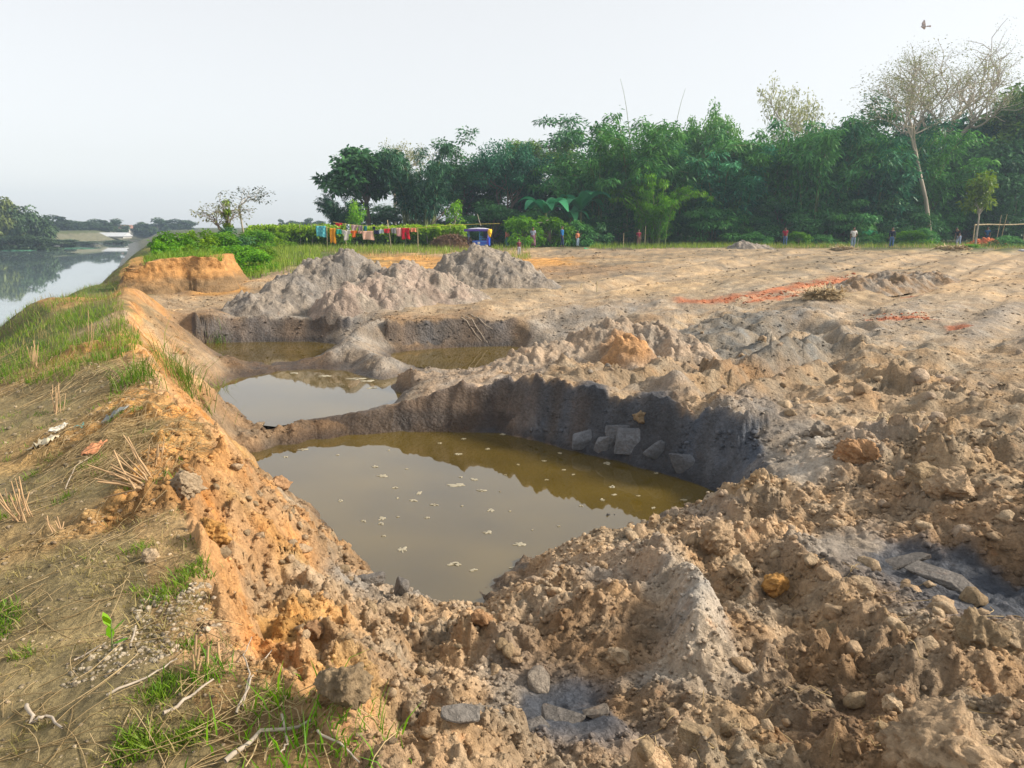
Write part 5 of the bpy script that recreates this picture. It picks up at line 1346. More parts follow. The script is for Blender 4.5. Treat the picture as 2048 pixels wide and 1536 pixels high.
blades("bluff_top_grass", np.arange(nb_), (.12, .34), .02, GRASS, "green grass crowning the orange bluff", 44, .7, .05)
XF, YF, ZF = _sv
# straw lying on the bank
def strands(name, idxs, L, rad, mat, label, seed, lift=.012, ang0=None):
    r_ = np.random.default_rng(seed); n_ = len(idxs); paths = []
    V, F, T = [], [], []
    a = r_.uniform(0, 6.283, n_) if ang0 is None else r_.normal(ang0, 1.0, n_)
    l_ = r_.uniform(L[0], L[1], n_); crv = r_.normal(0, .25, n_)
    t = np.linspace(-.5, .5, 5)
    aa = a[:, None] + crv[:, None] * t * 2
    px_ = XF[idxs][:, None] + np.cos(aa) * t * l_[:, None]; py_ = YF[idxs][:, None] + np.sin(aa) * t * l_[:, None]
    pz_ = ground(px_, py_) + lift * r_.uniform(.2, 2.2, n_)[:, None] + .02 * r_.normal(0, 1, n_)[:, None] * t
    c = np.stack([px_, py_, pz_], -1)
    s = np.stack([-np.sin(a), np.cos(a), 0 * a], 1)[:, None, :] * rad; u = np.array([0, 0, rad])
    ring = np.stack([c + s, c - s * .5 + u, c - s * .5 - u], 2)      # n,5,3,3
    V = ring.reshape(-1, 3); o = (np.arange(n_) * 15)[:, None]
    q = []
    for i in range(4):
        for j in range(3): q.append([i * 3 + j, i * 3 + (j + 1) % 3, (i + 1) * 3 + (j + 1) % 3, (i + 1) * 3 + j])
    F = (o[:, None, :] + np.array(q)[None]).reshape(-1, 4)
    me = np_mesh(name, V, F, True, {"tint": ('FLOAT', np.repeat(r_.random(n_), 15))}, [mat])
    return tag(mesh_obj(name, me), label, kind="stuff")
sp1 = [(120,850),(300,800),(420,850),(400,900),(330,960),(150,960),(60,920)]
strands("straw_litter", np.concatenate([in_poly_pick(sp1, 650, seed=51), in_poly_pick(edgep, 330, seed=52)]), (.08, .5), .0019, STRAW, "loose straw lying flat over the bank", 51, ang0=.5)
strands("straw_litter", in_poly_pick([(-30,700),(330,700),(330,800),(-30,800)], 500, seed=53), (.1, .5), .003, STRAW, "loose straw lying below the tall bank grass", 53)
strands("twig_litter", np.concatenate([in_poly_pick([(440,1380),(720,1420),(760,1536),(380,1536)], 50, seed=54), in_poly_pick(ZONES[3][1], 60, seed=55)]), (.05, .22), .0024, STRAW, "dry twigs and stems scattered on the near ground", 54)
# stubble clumps
STALK = simple_mat("maize_stalk", (.40, .265, .14), .75, .3, 12)
def stubble(px, py, n, hpx, lean, ldir, label, seed, rad=.006):
    r_ = np.random.default_rng(seed)
    x, y, z = pick(px, py); d = math.hypot(x, y); H = hpx / FPX * d * .78; rad = rad * .72
    o = empty("stubble_clump", (x, y, z))
    for k in range(n):
        a = ldir + r_.normal(0, .35); l_ = lean * r_.uniform(.6, 1.3); h = H * r_.uniform(.55, 1.1)
        b = np.array([r_.normal(0, .035), r_.normal(0, .03), -.03])
        e = b + np.array([math.cos(a) * math.sin(l_), math.sin(a) * math.sin(l_), math.cos(l_)]) * (h + .03)
        m = (b + e) / 2 + r_.normal(0, .008, 3)
        v, f = tubes([(np.array([b, m, e]), np.array([rad * 1.2, rad, rad * .8]) * r_.uniform(.7, 1.2))], 6)
        mesh_obj("stalk", np_mesh("stalk", v, f, True, None, [STALK]), o)
    return tag(o, label, "stubble", "clumps of cut stubble")
stubble(300, 958, 11, 130, 1.25, 2.7, "clump of cut stalks leaning far over beside the orange scrap", 1, .007)
stubble(290, 968, 9, 110, 1.42, 3.1, "stalks lying almost flat below the leaning clump", 2, .008)
stubble(50, 1040, 14, 95, .6, 2.4, "upright fan of stubble touching the left edge", 3, .006)
stubble(112, 828, 8, 70, .55, 2.0, "short fan of stubble above the pale plastic scrap", 4, .006)
stubble(68, 735, 6, 70, .35, 2.0, "thin stubble clump at the tall grass edge, leftmost", 5)
stubble(72, 738, 4, 60, .3, 1.4, "thin stubble clump beside the leftmost one", 15)
stubble(180, 700, 5, 80, .2, 1.0, "tall thin stubble standing in the bank grass", 6)
stubble(128, 1062, 5, 55, .9, 2.5, "small split stalk clump below the left fan", 7)
stubble(415, 1330, 6, 60, .25, 1.6, "short torn stump of stalks near the bank lip", 8, .008)
stubble(310, 920, 6, 60, .3, 1.2, "short upright stubble right of the leaning clump", 9)
# sticks on the bank
STICK = simple_mat("dry_stick", (.38, .32, .25), .85, .3, 15)
def stick(p, rad, label, seed, name="stick", mat=STICK, lift=.02):
    q = np.array([pick(a, b) for a, b in p]); q[:, 2] += lift
    t = np.linspace(0, 1, 4 * (len(q) - 1) + 1) * (len(q) - 1)
    path = np.stack([np.interp(t, np.arange(len(q)), q[:, k]) for k in range(3)], 1) + np.random.default_rng(seed).normal(0, rad * .5, (len(t), 3))
    path[:, 2] = np.maximum(path[:, 2], ground(path[:, 0], path[:, 1]) + rad * .6)
    c = path[0].copy()
    v, f = tubes([(path - c, rad * (1 - .5 * np.linspace(0, 1, len(t))))], 6)
    return tag(mesh_obj(name, np_mesh(name, v, f, True, None, [mat]), loc=c), label, "stick", "sticks on the bank")
STK = [([(455,1535),(520,1480),(625,1458)], .009, "long grey stick slanting up from the bottom edge"),([(475,1440),(500,1370),(545,1315)], .005, "thin pale stem pointing at the bank lip"),([(488,1425),(500,1360),(488,1320),(505,1290)], .004, "thin crooked stem beside a straighter one"),
 ([(50,1422),(66,1455),(92,1443),(128,1468)], .008, "crooked grey stick near the lower left corner"),([(215,1400),(300,1362),(355,1328)], .005, "pale straw-thin stick slanting across the lower bank"),([(330,1440),(380,1405),(425,1372)], .007, "broken grey stick with splintered ends on the lower bank"),
 ([(262,1305),(272,1262)], .006, "short white stick standing by the seedling"),([(565,1440),(575,1500),(560,1520)], .005, "short forked twig at the bottom near the grass tuft"),([(130,985),(150,940),(185,920)], .004, "pale bent stem on the bank near the stubble"),([(635,1480),(680,1500),(720,1540)], .005, "thin stem trailing off the bottom edge"),
 ([(150,1330),(215,1295)], .004, "short straw stem left of the seedling")]
for i, (p, rd, lab) in enumerate(STK): stick(p, rd, lab, 60 + i)
for i, (p, lab) in enumerate([([(922,636),(945,668),(962,692)], "cane stalk lying down the far pit wall, leftmost"), ([(930,634),(958,672),(975,690)], "cane stalk lying down the far pit wall, middle"), ([(942,632),(962,650),(985,668)], "cane stalk lying down the far pit wall, rightmost")]):
    stick(p, .012, lab, 80 + i, "cane_stalk")

# seedling, scraps
def seedling(px, py, label):
    x, y, z = pick(px, py); o = empty("seedling", (x, y, z))
    v, f = tubes([(np.array([(0, 0, -.02), (.005, 0, .06), (.01, 0, .13)]), np.array([.004, .003, .002]))], 5)
    mesh_obj("stem", np_mesh("stem", v, f, True, None, [CANE]), o)
    LM = leaf_mat("seedling_leaf", (.12, .28, .02), (.2, .36, .03), .3)
    for k in range(6):
        a = k * 2.2; e = .35 + .12 * k; L = .075
        b = np.array([.005, 0, .03 + .017 * k]); d = np.array([math.cos(a) * math.cos(e), math.sin(a) * math.cos(e), math.sin(e)]); s = np.array([-math.sin(a), math.cos(a), 0])
        V = np.array([b, b + d * L * .4 + s * .016, b + d * L * .75 + s * .012, b + d * L, b + d * L * .75 - s * .012, b + d * L * .4 - s * .016])
        mesh_obj("leaf", np_mesh("leaf", V, np.array([[0, 1, 4, 5], [1, 2, 3, 4]]), True, {"tint": ('FLOAT', np.full(6, k / 6))}, [LM]), o)
    return tag(o, label, "seedling")
seedling(224, 1302, "bright green seedling standing alone on the bank")
def scrap(name, px, py, wpx, hpx, mat, label, seed, crumple=.3):
    r_ = np.random.default_rng(seed); x, y, z = pick(px, py); s_ = math.hypot(x, y) / FPX
    n1, n2 = 10, 8
    gx, gy = np.meshgrid(np.linspace(-.5, .5, n1), np.linspace(-.5, .5, n2), indexing='ij')
    W, D = wpx * s_, hpx * s_ * 2.6
    rr = 1 + .25 * gn2(gx * 3 + seed, gy * 3, seed)
    hz = np.abs(fbm(gx * 2, gy * 2, .6, 3, seed)) * crumple * W + .012
    idx = np.arange(n1 * n2).reshape(n1, n2); q = np.stack([idx[:-1, :-1], idx[1:, :-1], idx[1:, 1:], idx[:-1, 1:]], -1).reshape(-1, 4)
    wx, wy = gx * W * rr, gy * D * rr
    hz = hz + ground(x + wx, y + wy) - z
    me = np_mesh(name, np.stack([wx, wy, hz], -1).reshape(-1, 3), q, True, None, [mat])
    o = mesh_obj(name, me, loc=(x, y, z)); md = o.modifiers.new("thick", 'SOLIDIFY'); md.thickness = .004
    return tag(o, label, "litter", "litter on the bank")
scrap("plastic_bag", 88, 892, 40, 15, simple_mat("dirty_white_plastic", (.52, .46, .33), .5, .3, 20), "crumpled dirty white plastic bag on the bank", 1, .45)
scrap("cloth_scrap", 188, 900, 30, 16, simple_mat("orange_scrap", (.62, .27, .13), .8, .2, 20), "faded orange scrap beside the leaning stubble", 2)
scrap("wrapper", 118, 862, 20, 12, simple_mat("white_wrapper", (.6, .58, .5), .4, .2, 20), "small white and blue torn wrapper above the plastic bag", 3, .4)
scrap("wrapper", 150, 856, 26, 7, simple_mat("teal_wrapper", (.12, .28, .25), .4, .3, 20), "teal torn wrapper right of the white one", 4, .3)
scrap("plastic_scrap", 230, 830, 44, 8, simple_mat("grey_film", (.24, .25, .24), .5, .2, 20), "grey plastic film half buried near the orange lip", 5, .2)
scrap("plastic_scrap", 1172, 498, 10, 3, simple_mat("green_plastic", (.02, .3, .12), .5, .2, 20), "tiny green plastic piece on the far field", 8, .2)
# tufts growing at the water and at the lower edge
def tuft(px, py, n, h, label, seed, w=.008, mat=GRASS, bend=1.0, spread=.08):
    r_ = np.random.default_rng(seed); x, y, z = pick(px, py)
    global XF, YF, ZF
    sv = XF, YF, ZF
    ox, oy = r_.normal(0, spread, n), r_.normal(0, spread, n)
    XF, YF = x + ox, y + oy; ZF = ground(XF, YF)
    o = blades("grass_tuft", np.arange(n), h, w, mat, None, seed, bend, .004)
    XF, YF, ZF = sv
    return tag(o, label, "grass tuft", "grass tufts")
tuft(372, 770, 220, (.25, .5), "long green grass tuft hanging at the left end of the middle pond", 1, spread=.18)
tuft(455, 800, 60, (.2, .4), "sparse grass rising from the middle pond's left shore", 2, spread=.12)
tuft(437, 692, 80, (.15, .3), "small green tuft on the shore of the far left pond", 3, spread=.12)
tuft(270, 765, 160, (.15, .3), "green tuft on the bank lip above the middle pond", 4, spread=.12)
tuft(600, 1475, 150, (.05, .12), "leafy green tuft at the lower edge, left of the tan clods", 5, .007, LEAF_LIGHT, .8, .16)
tuft(680, 1460, 80, (.05, .12), "green tuft under the brown block near the bottom", 6, .006, LEAF_LIGHT, .9, .1)
tuft(430, 1345, 90, (.03, .08), "little green tuft round the torn stump of stalks", 7, .005, LEAF_LIGHT, .9, .05)
# straw heaps
STRAWH = simple_mat('matted_straw', (.50, .39, .23), .9, .35, 9, .3)
def straw_heap(name, px, py, depth, w, h, label, seed, mat=STRAWH, n=1500, rad=.008):
    r_ = np.random.default_rng(seed); x = at(px, depth); z = gz(x, depth)
    n_ = n; a = r_.uniform(0, 6.283, n_); rr = np.sqrt(r_.random(n_)) * w * .5
    px_, py_ = np.cos(a) * rr, np.sin(a) * rr * .7; pz_ = h * np.sqrt(np.clip(1 - (rr / (w * .52)) ** 2, 0, 1)) * r_.uniform(.86, 1.05, n_)
    d = r_.normal(0, 1, (n_, 3)) * np.array([1, 1, .25]); d[:, 2] -= .2 * rr / w; d /= np.linalg.norm(d, axis=1, keepdims=True)
    L = r_.uniform(.15, .4, (n_, 1)) * min(1, w); c = np.stack([px_, py_, pz_], 1); s, u = frame(d)
    V = np.stack([c - d * L + s * rad, c - d * L - s * rad, c + d * L - s * rad, c + d * L + s * rad], 1); V[..., 2] = np.maximum(V[..., 2], 0)
    core_v, core_f = lump(I2, seed, .15, 1.0, 2); core_v = core_v * np.array([w * .46, w * .33, h * .76])
    o = empty(name, (x, depth, z))
    mesh_obj("core", np_mesh("core", core_v, core_f, True, {"tint": ('FLOAT', np.full(len(core_v), .2))}, [mat]), o)
    mesh_obj("straw", np_mesh("straw", V.reshape(-1, 3), np.arange(n_ * 4).reshape(-1, 4), False, {"tint": ('FLOAT', np.repeat(r_.random(n_), 4))}, [mat]), o)
    return tag(o, label, "straw heap", "heaps of straw")
straw_heap("haystack", 905, 470, 60, 3.4, 1.05, "rounded reddish brown haystack left of the three-wheeler", 1, simple_mat('old_straw', (.36, .235, .15), .9, .35, 5, .3), 1800, .02)
straw_heap("straw_tuft", 1650, 612, 21.5, 1.15, .24, "clump of matted straw beside the red brick dust", 2, n=420, rad=.012)
straw_heap("straw_tuft", 1790, 860, 8.9, .55, .10, "matted dry roots on a lump right of the ochre boulder", 3, n=260, rad=.004)
straw_heap("straw_tuft", 1905, 505, 56, 2.6, .35, "dry brushwood clump at the field's far right", 4, STRAWH, 300, .03)
straw_heap("straw_tuft", 1690, 495, 58, 2.2, .25, "dry grass clump in front of the person in the white shirt", 5, STRAWH, 300, .03)
# ------------------------------------------------------------------ people
def skin_mesh(name, verts, edges, radii, root, sub, mat):
    me = bpy.data.meshes.new(name + "_cage")
    me.from_pydata([tuple(v) for v in verts], edges, [])
    o = bpy.data.objects.new(name, me); COL.objects.link(o)
    md = o.modifiers.new("skin", 'SKIN'); md.use_smooth_shade = True
    sv = me.skin_vertices[0].data
    for i, r_ in enumerate(radii):
        sv[i].radius = (r_, r_) if not isinstance(r_, tuple) else r_
        sv[i].use_root = (i == root)
    s2 = o.modifiers.new("sub", 'SUBSURF'); s2.levels = sub; s2.render_levels = sub
    dg = bpy.context.evaluated_depsgraph_get(); dg.update()
    out = bpy.data.meshes.new_from_object(o.evaluated_get(dg))
    out.name = name; out.materials.clear(); out.materials.append(mat)
    for p_ in out.polygons: p_.use_smooth = True
    bpy.data.objects.remove(o); bpy.data.meshes.remove(me)
    return out
SKIN = simple_mat("brown_skin", (.20, .115, .07), .6, .1, 10)
HAIR = simple_mat("black_hair", (.012, .010, .010), .6, .2, 20)
SHOE = simple_mat("dark_shoe", (.04, .035, .03), .7, .2, 10)
EYEM = simple_mat("dark_eye", (.02, .015, .012), .3, .1, 10)
def person(px, foot, depth, H, face, top, bottom, label, stride=.0, bend=0.0, arms=("down", "down"), lungi=False, sleeve="short", hat=None, sit=False):
    """face: direction in degrees, 0 = away from the camera, 90 = to the picture's left"""
    x = at(px, depth); z = gz(x, depth)
    s = H / 1.7
    o = empty("person", (x, depth, z), R(face))
    o.scale = (s, s, s)
    bz = math.sin(bend); bc = math.cos(bend)
    def up(v):               # lean the upper body forward about the hips
        x_, y_, z_ = v; h_ = z_ - .93
        return (x_, y_ * bc + h_ * bz, .93 + h_ * bc - y_ * bz)
    V = {}; Rr = {}; E = []
    def add(n, v, r_, par=None, lean=True):
        V[n] = up(v) if lean else v; Rr[n] = r_
        if par: E.append((par, n))
    add('pelvis', (0, 0, .95), .12); add('waist', (0, 0, 1.08), .11, 'pelvis'); add('chest', (0, .0, 1.27), .14, 'waist'); add('collar', (0, -.01, 1.42), .085, 'chest')
    add('neck', (0, 0, 1.49), .05, 'collar'); add('jaw', (0, .02, 1.555), .078, 'neck'); add('skull', (0, .005, 1.64), .098, 'jaw'); add('crown', (0, 0, 1.70), .05, 'skull')
    add('nose', (0, .125, 1.595), .013, 'jaw')
    sw = stride
    for i, sx in enumerate((-1, 1)):
        S_ = 'lr'[i]
        add('sh' + S_, (.17 * sx, -.01, 1.39), .06, 'collar')
        mode = arms[i]
        if mode == "down": el, wr = (.215 * sx, -.02 + .05 * sw * sx, 1.12), (.225 * sx, .05 + .1 * sw * sx, .88)
        elif mode == "back": el, wr = (.23 * sx, -.12, 1.14), (.07 * sx, -.17, 1.0)
        elif mode == "bent": el, wr = (.22 * sx, .0, 1.12), (.16 * sx, .24, 1.08)
        elif mode == "fwd": el, wr = (.2 * sx, .10, 1.14), (.14 * sx, .30, .98)
        else: el, wr = (.27 * sx, -.06, 1.15), (.14 * sx, .05, .98)      # hip
        add('el' + S_, el, .042, 'sh' + S_); add('wr' + S_, wr, .028, 'el' + S_)
        d = np.array(wr) - np.array(el); d /= np.linalg.norm(d)
        pm = np.array(wr) + d * .07
        add('pm' + S_, tuple(pm), .034, 'wr' + S_)
        side = np.cross(d, (sx, 0, 0)); side /= np.linalg.norm(side) + 1e-9
        for k, (off, ln) in enumerate(((-.026, .075), (-.009, .085), (.009, .080), (.026, .062))):
            b = pm + side * off + d * .035
            add('f%d%s' % (k, S_), tuple(b + d * ln * .5 + np.array((-.008 * sx, .004, 0))), .009, 'pm' + S_)
            add('g%d%s' % (k, S_), tuple(b + d * ln + np.array((-.022 * sx, .01, 0))), .008, 'f%d%s' % (k, S_))
        th = np.array(wr) + d * .03 - side * .045
        add('t' + S_, tuple(th + d * .05), .010, 'wr' + S_)
        fy = .16 * sw * sx
        add('hip' + S_, (.09 * sx, 0, .88), .092, 'pelvis', False); add('kn' + S_, (.10 * sx, .03 + fy * .6, .49), .058, 'hip' + S_, False); add('an' + S_, (.10 * sx, -.02 + fy, .09), .04, 'kn' + S_, False); add('toe' + S_, (.115 * sx, .13 + fy, .035), .034, 'an' + S_, False)
    names = list(V); ix = {n: i for i, n in enumerate(names)}
    mesh_obj("body", skin_mesh("body", [V[n] for n in names], [(ix[a], ix[b]) for a, b in E], [Rr[n] for n in names], 0, 1, SKIN), o)
    def cloth(nm, chain, edges, radii, mat):
        mesh_obj(nm, skin_mesh(nm, chain, edges, radii, 0, 1, mat), o)
    sh = [up((0, 0, .90)), up((0, 0, 1.08)), up((0, .0, 1.27)), up((0, -.01, 1.40))]; ed = [(0, 1), (1, 2), (2, 3)]; rd = [.155, .145, .17, .10]
    for i, sx in enumerate((-1, 1)):
        S_ = 'lr'[i]; k = len(sh)
        e = np.array(V['el' + S_]); h_ = np.array(V['sh' + S_])
        sh += [tuple(h_), tuple(h_ + (e - h_) * (.75 if sleeve == "short" else 1.0))]; ed += [(3, k), (k, k + 1)]; rd += [.08, .066 if sleeve == "short" else .058]
        if sleeve == "long":
            w = np.array(V['wr' + S_]); sh.append(tuple(e + (w - e) * .92)); ed.append((k + 1, k + 2)); rd.append(.044)
    cloth("shirt", sh, ed, rd, top)
    if lungi:
        bm = bmesh.new(); rings = []
        for z_, rx, ry in ((1.06, .16, .13), (.9, .19, .16), (.55, .20, .17), (.2, .22, .19)):
            rings.append([bm.verts.new((rx * math.cos(t) + .012 * math.sin(5 * t), ry * math.sin(t), z_)) for t in np.linspace(0, 2 * math.pi, 20, endpoint=False)])
        for a, b in zip(rings, rings[1:]):
            for k in range(20): bm.faces.new((a[k], a[(k + 1) % 20], b[(k + 1) % 20], b[k]))
        me = bpy.data.meshes.new("lungi"); bm.to_mesh(me); bm.free(); me.materials.append(bottom)
        for p_ in me.polygons: p_.use_smooth = True
        c = mesh_obj("lungi", me, o); m_ = c.modifiers.new("thick", 'SOLIDIFY'); m_.thickness = .01
    else:
        tr = [(0, 0, 1.0), (0, 0, .92)]; ed = [(0, 1)]; rd = [.135, .14]
        for i, sx in enumerate((-1, 1)):
            S_ = 'lr'[i]; k = len(tr)
            h_, kn, an = V['hip' + S_], V['kn' + S_], V['an' + S_]
            tr += [(h_[0] * 1.02, h_[1], h_[2] - .04), kn, (an[0], an[1], .10)]; ed += [(1, k), (k, k + 1), (k + 1, k + 2)]; rd += [.108, .078, .066]
        cloth("trousers", tr, ed, rd, bottom)
    # hair, shoes, eyes
    v, f = lump(I2, int(px), .06, 1.0, 0)
    v = v * np.array([.104, .112, .082]); v[:, 2] = np.where((v[:, 1] > .03) & (v[:, 2] < .0), .012, v[:, 2]); v[:, 2] = np.maximum(v[:, 2], -.06)
    c0 = np.array(up((0, -.012, 1.665)))
    hm = np_mesh("hair", v @ np.array(Matrix.Rotation(-bend, 3, 'X')).T + c0, f, True, None, [hat or HAIR])
    mesh_obj("cap" if hat else "hair", hm, o)
    for i, sx in enumerate((-1, 1)):
        a = V['an' + 'lr'[i]]
        v, f = lump(I1, 5, .02, .6, 0); mesh_obj("shoe", np_mesh("shoe", v * np.array([.05, .13, .075]) + np.array([a[0] * 1.08, a[1] + .06, .035]), f, True, None, [SHOE]), o)
        v, f = I1; mesh_obj("eye", np_mesh("eye", v * np.array([.014, .006, .008]) + np.array(up((.034 * sx, .098, 1.625))), f, True, None, [EYEM]), o)
    return tag(o, label, "person", "people across the field")
def cm(n, c): return simple_mat(n, c, .85, .2, 14, trans=.3)
JEAN = cm("blue_denim", (.10, .19, .36)); LJEAN = cm("pale_denim", (.30, .40, .52)); DARK = cm("navy_cloth", (.015, .02, .05)); DKJ = cm("dark_denim", (.03, .05, .13))
def checks(name, a, b, sc):
    m, nt, bs = new_mat(name); n, l = nt.nodes, nt.links
    tc = n.new("ShaderNodeTexCoord"); ck = n.new("ShaderNodeTexChecker"); ck.inputs["Scale"].default_value = sc
    ck.inputs["Color1"].default_value = (*a, 1); ck.inputs["Color2"].default_value = (*b, 1)
    l.new(tc.outputs["Object"], ck.inputs["Vector"]); l.new(ck.outputs["Color"], bs.inputs["Base Color"]); bs.inputs["Roughness"].default_value = .85
    return m
def stripes(name, a, b, sc, axis='Z'):
    m, nt, bs = new_mat(name); n, l = nt.nodes, nt.links
    tc = n.new("ShaderNodeTexCoord"); wv = n.new("ShaderNodeTexWave"); wv.bands_direction = axis; wv.inputs["Scale"].default_value = sc
    mx = n.new("ShaderNodeMix"); mx.data_type = 'RGBA'; mx.inputs[6].default_value = (*a, 1); mx.inputs[7].default_value = (*b, 1)
    l.new(tc.outputs["Object"], wv.inputs["Vector"]); l.new(wv.outputs["Fac"], mx.inputs[0]); l.new(mx.outputs[2], bs.inputs["Base Color"]); bs.inputs["Roughness"].default_value = .85
    return m
person(1014, 482, 66, 1.5, 60, cm("salmon_shirt", (.75, .24, .19)), cm("teal_trousers", (.10, .26, .26)), "person in a salmon shirt standing before the bright green bush", arms=("down", "back"), sleeve="long")
person(1038, 513, 57.5, 1.2, 200, cm("maroon_shirt", (.22, .05, .07)), cm("pale_grey_trousers", (.48, .48, .55)), "small person in a maroon shirt standing in the sunken pit", arms=("down", "down"))
person(1066, 491, 65, 1.68, 165, cm("grey_blue_shirt", (.42, .46, .60)), checks("plum_check_lungi", (.22, .08, .11), (.10, .06, .10), 9), "person in a grey-blue shirt and dark checked lungi", lungi=True, arms=("down", "down"))
person(1124, 490, 66, 1.72, 250, cm("bright_blue_shirt", (.03, .20, .52)), DKJ, "person in a bright blue shirt walking to the right", stride=.9, sleeve="long", arms=("down", "down"))
person(1155, 487, 67, 1.35, 215, stripes("orange_stripe_shirt", (.55, .13, .05), (.42, .22, .10), 6), LJEAN, "small person in a striped orange-red top and pale jeans", arms=("bent", "down"), sleeve="long")
person(1277, 488, 67, 1.45, 180, cm("dark_red_top", (.28, .03, .06)), cm("bare_brown_shorts", (.20, .12, .09)), "person in a dark red top standing before the dark bamboo", stride=.5, arms=("down", "bent"))
person(1570, 488, 67, 1.62, 150, cm("crimson_shirt", (.50, .03, .07)), JEAN, "person in a crimson shirt stooping slightly beside a bright low bush", bend=.3, arms=("fwd", "fwd"))
person(1706, 494, 62, 1.70, 170, cm("white_shirt", (.78, .77, .74)), LJEAN, "person in a white shirt leaning on a short stick", stride=.3, arms=("hip", "down"))
person(1783, 494, 62.5, 1.60, 160, DARK, JEAN, "person in a navy top and blue jeans between bushes", arms=("down", "down"), sleeve="long")
person(1917, 490, 66, 1.68, 110, cm("black_shirt", (.02, .02, .035)), cm("light_blue_trousers", (.34, .42, .58)), "person in a black shirt bending forward left of the brick heap", bend=.55, arms=("fwd", "fwd"), stride=.5)
person(1973, 486, 72, 1.62, 150, cm("blue_work_shirt", (.03, .14, .32)), DKJ, "person in a blue shirt half hidden behind the brick heap", arms=("down", "bent"))
v, f = tubes([(np.array([(0, 0, 0), (.05, 0, .45), (.08, 0, .92)]), np.array([.018, .016, .014]))], 6)
x_ = at(1714, 61.9); tag(mesh_obj("walking_stick", np_mesh("walking_stick", v, f, True, None, [BARK_PALE]), loc=(x_, 61.9, gz(x_, 61.9) - .02)), "short stick held by the person in the white shirt", "stick")

# ------------------------------------------------------------------ clothesline
POST = simple_mat("bamboo_post", (.42, .34, .20), .8, .25, 6)
def post(px, dep, top, label, rad=.04, base=None, lean=0.0, name="clothesline_post", cat="post"):
    x = at(px, dep); z = gz(x, dep); h = elev_z(top, dep) - z
    v, f = tubes([(np.array([(0, 0, -.15), (lean * .5, 0, h * .5), (lean, 0, h)]), np.array([rad, rad * .9, rad * .8]))], 7)
    return tag(mesh_obj(name, np_mesh(name, v, f, True, None, [POST]), loc=(x, dep, z)), label, cat)
post(655, 57, 452, "stout bamboo post at the clothesline's left end"); post(783, 57, 440, "bamboo post at the clothesline's middle, taller than the others", lean=-.25); post(692, 59, 446, "thin post behind the white hanging shirt", .03); post(836, 57, 455, "thin post right of the red hanging trousers", .03); post(634, 60, 455, "thin leaning cane left of the checked towel", .025)
ROPE = simple_mat("yellow_rope", (.55, .47, .12), .7, .2, 30)
LINES = {0: ([(633, 449), (655, 455), (690, 460), (730, 463), (765, 459), (783, 456), (836, 456), (900, 450), (1000, 447)], 57.0), 1: ([(668, 444), (692, 448), (720, 451), (750, 453), (783, 452)], 59.0)}
def line_z(k, px):
    p, dep = LINES[k]; return elev_z(np.interp(px, [a for a, _ in p], [b for _, b in p]), dep), dep
for k, lab in ((0, "long yellow rope of the front clothesline"), (1, "short rope of the rear clothesline")):
    p, dep = LINES[k]; path = np.array([(at(a, dep), dep, elev_z(b, dep)) for a, b in p])
    v, f = tubes([(path - path[0], np.full(len(path), .014))], 5)
    tag(mesh_obj("clothesline", np_mesh("clothesline", v, f, True, None, [ROPE]), loc=path[0]), lab, "rope")
def garment(name, kind, k, px0, px1, bot, mat, label, seed=1):
    r_ = np.random.default_rng(seed)
    zt, dep = line_z(k, (px0 + px1) / 2); x0, x1 = at(px0, dep), at(px1, dep); zb = elev_z(bot, dep)
    W, Hh = x1 - x0, zt - zb
    n1, n2 = 13, 13
    u, t = np.meshgrid(np.linspace(0, 1, n1), np.linspace(0, 1, n2), indexing='ij')
    keep = np.ones((n1 - 1, n2 - 1), bool); uc = (u[:-1, :-1] + u[1:, 1:]) / 2; tc = (t[:-1, :-1] + t[1:, 1:]) / 2
    if kind == "shirt": keep = ~(((uc < .24) | (uc > .76)) & (tc > .42)) & ~((np.abs(uc - .5) < .12) & (tc < .08))
    if kind == "trousers": keep = ~((np.abs(uc - .5) < .10) & (tc > .38))
    if kind == "blouse": keep = ~(((uc < .2) | (uc > .8)) & (tc > .5))
    ph = r_.uniform(0, 6.28)
    xx = x0 + W * (u + .04 * np.sin(5 * t + ph) * t); zz = zt - Hh * t * (1 + .06 * np.sin(4 * u + ph)); yy = dep - .02 + .06 * np.sin(9 * u + ph + 1.5 * t) * (.3 + t) * min(1, W * 2)
    idx = np.arange(n1 * n2).reshape(n1, n2); q = np.stack([idx[:-1, :-1], idx[1:, :-1], idx[1:, 1:], idx[:-1, 1:]], -1)[keep].reshape(-1, 4)
    c = np.array([(x0 + x1) / 2, dep, zt])
    me = np_mesh(name, np.stack([xx, yy, zz], -1).reshape(-1, 3) - c, q, True, None, [mat])
    o = mesh_obj(name, me, loc=c); m_ = o.modifiers.new("thick", 'SOLIDIFY'); m_.thickness = .015
    return tag(o, label, "laundry", "laundry on the lines")
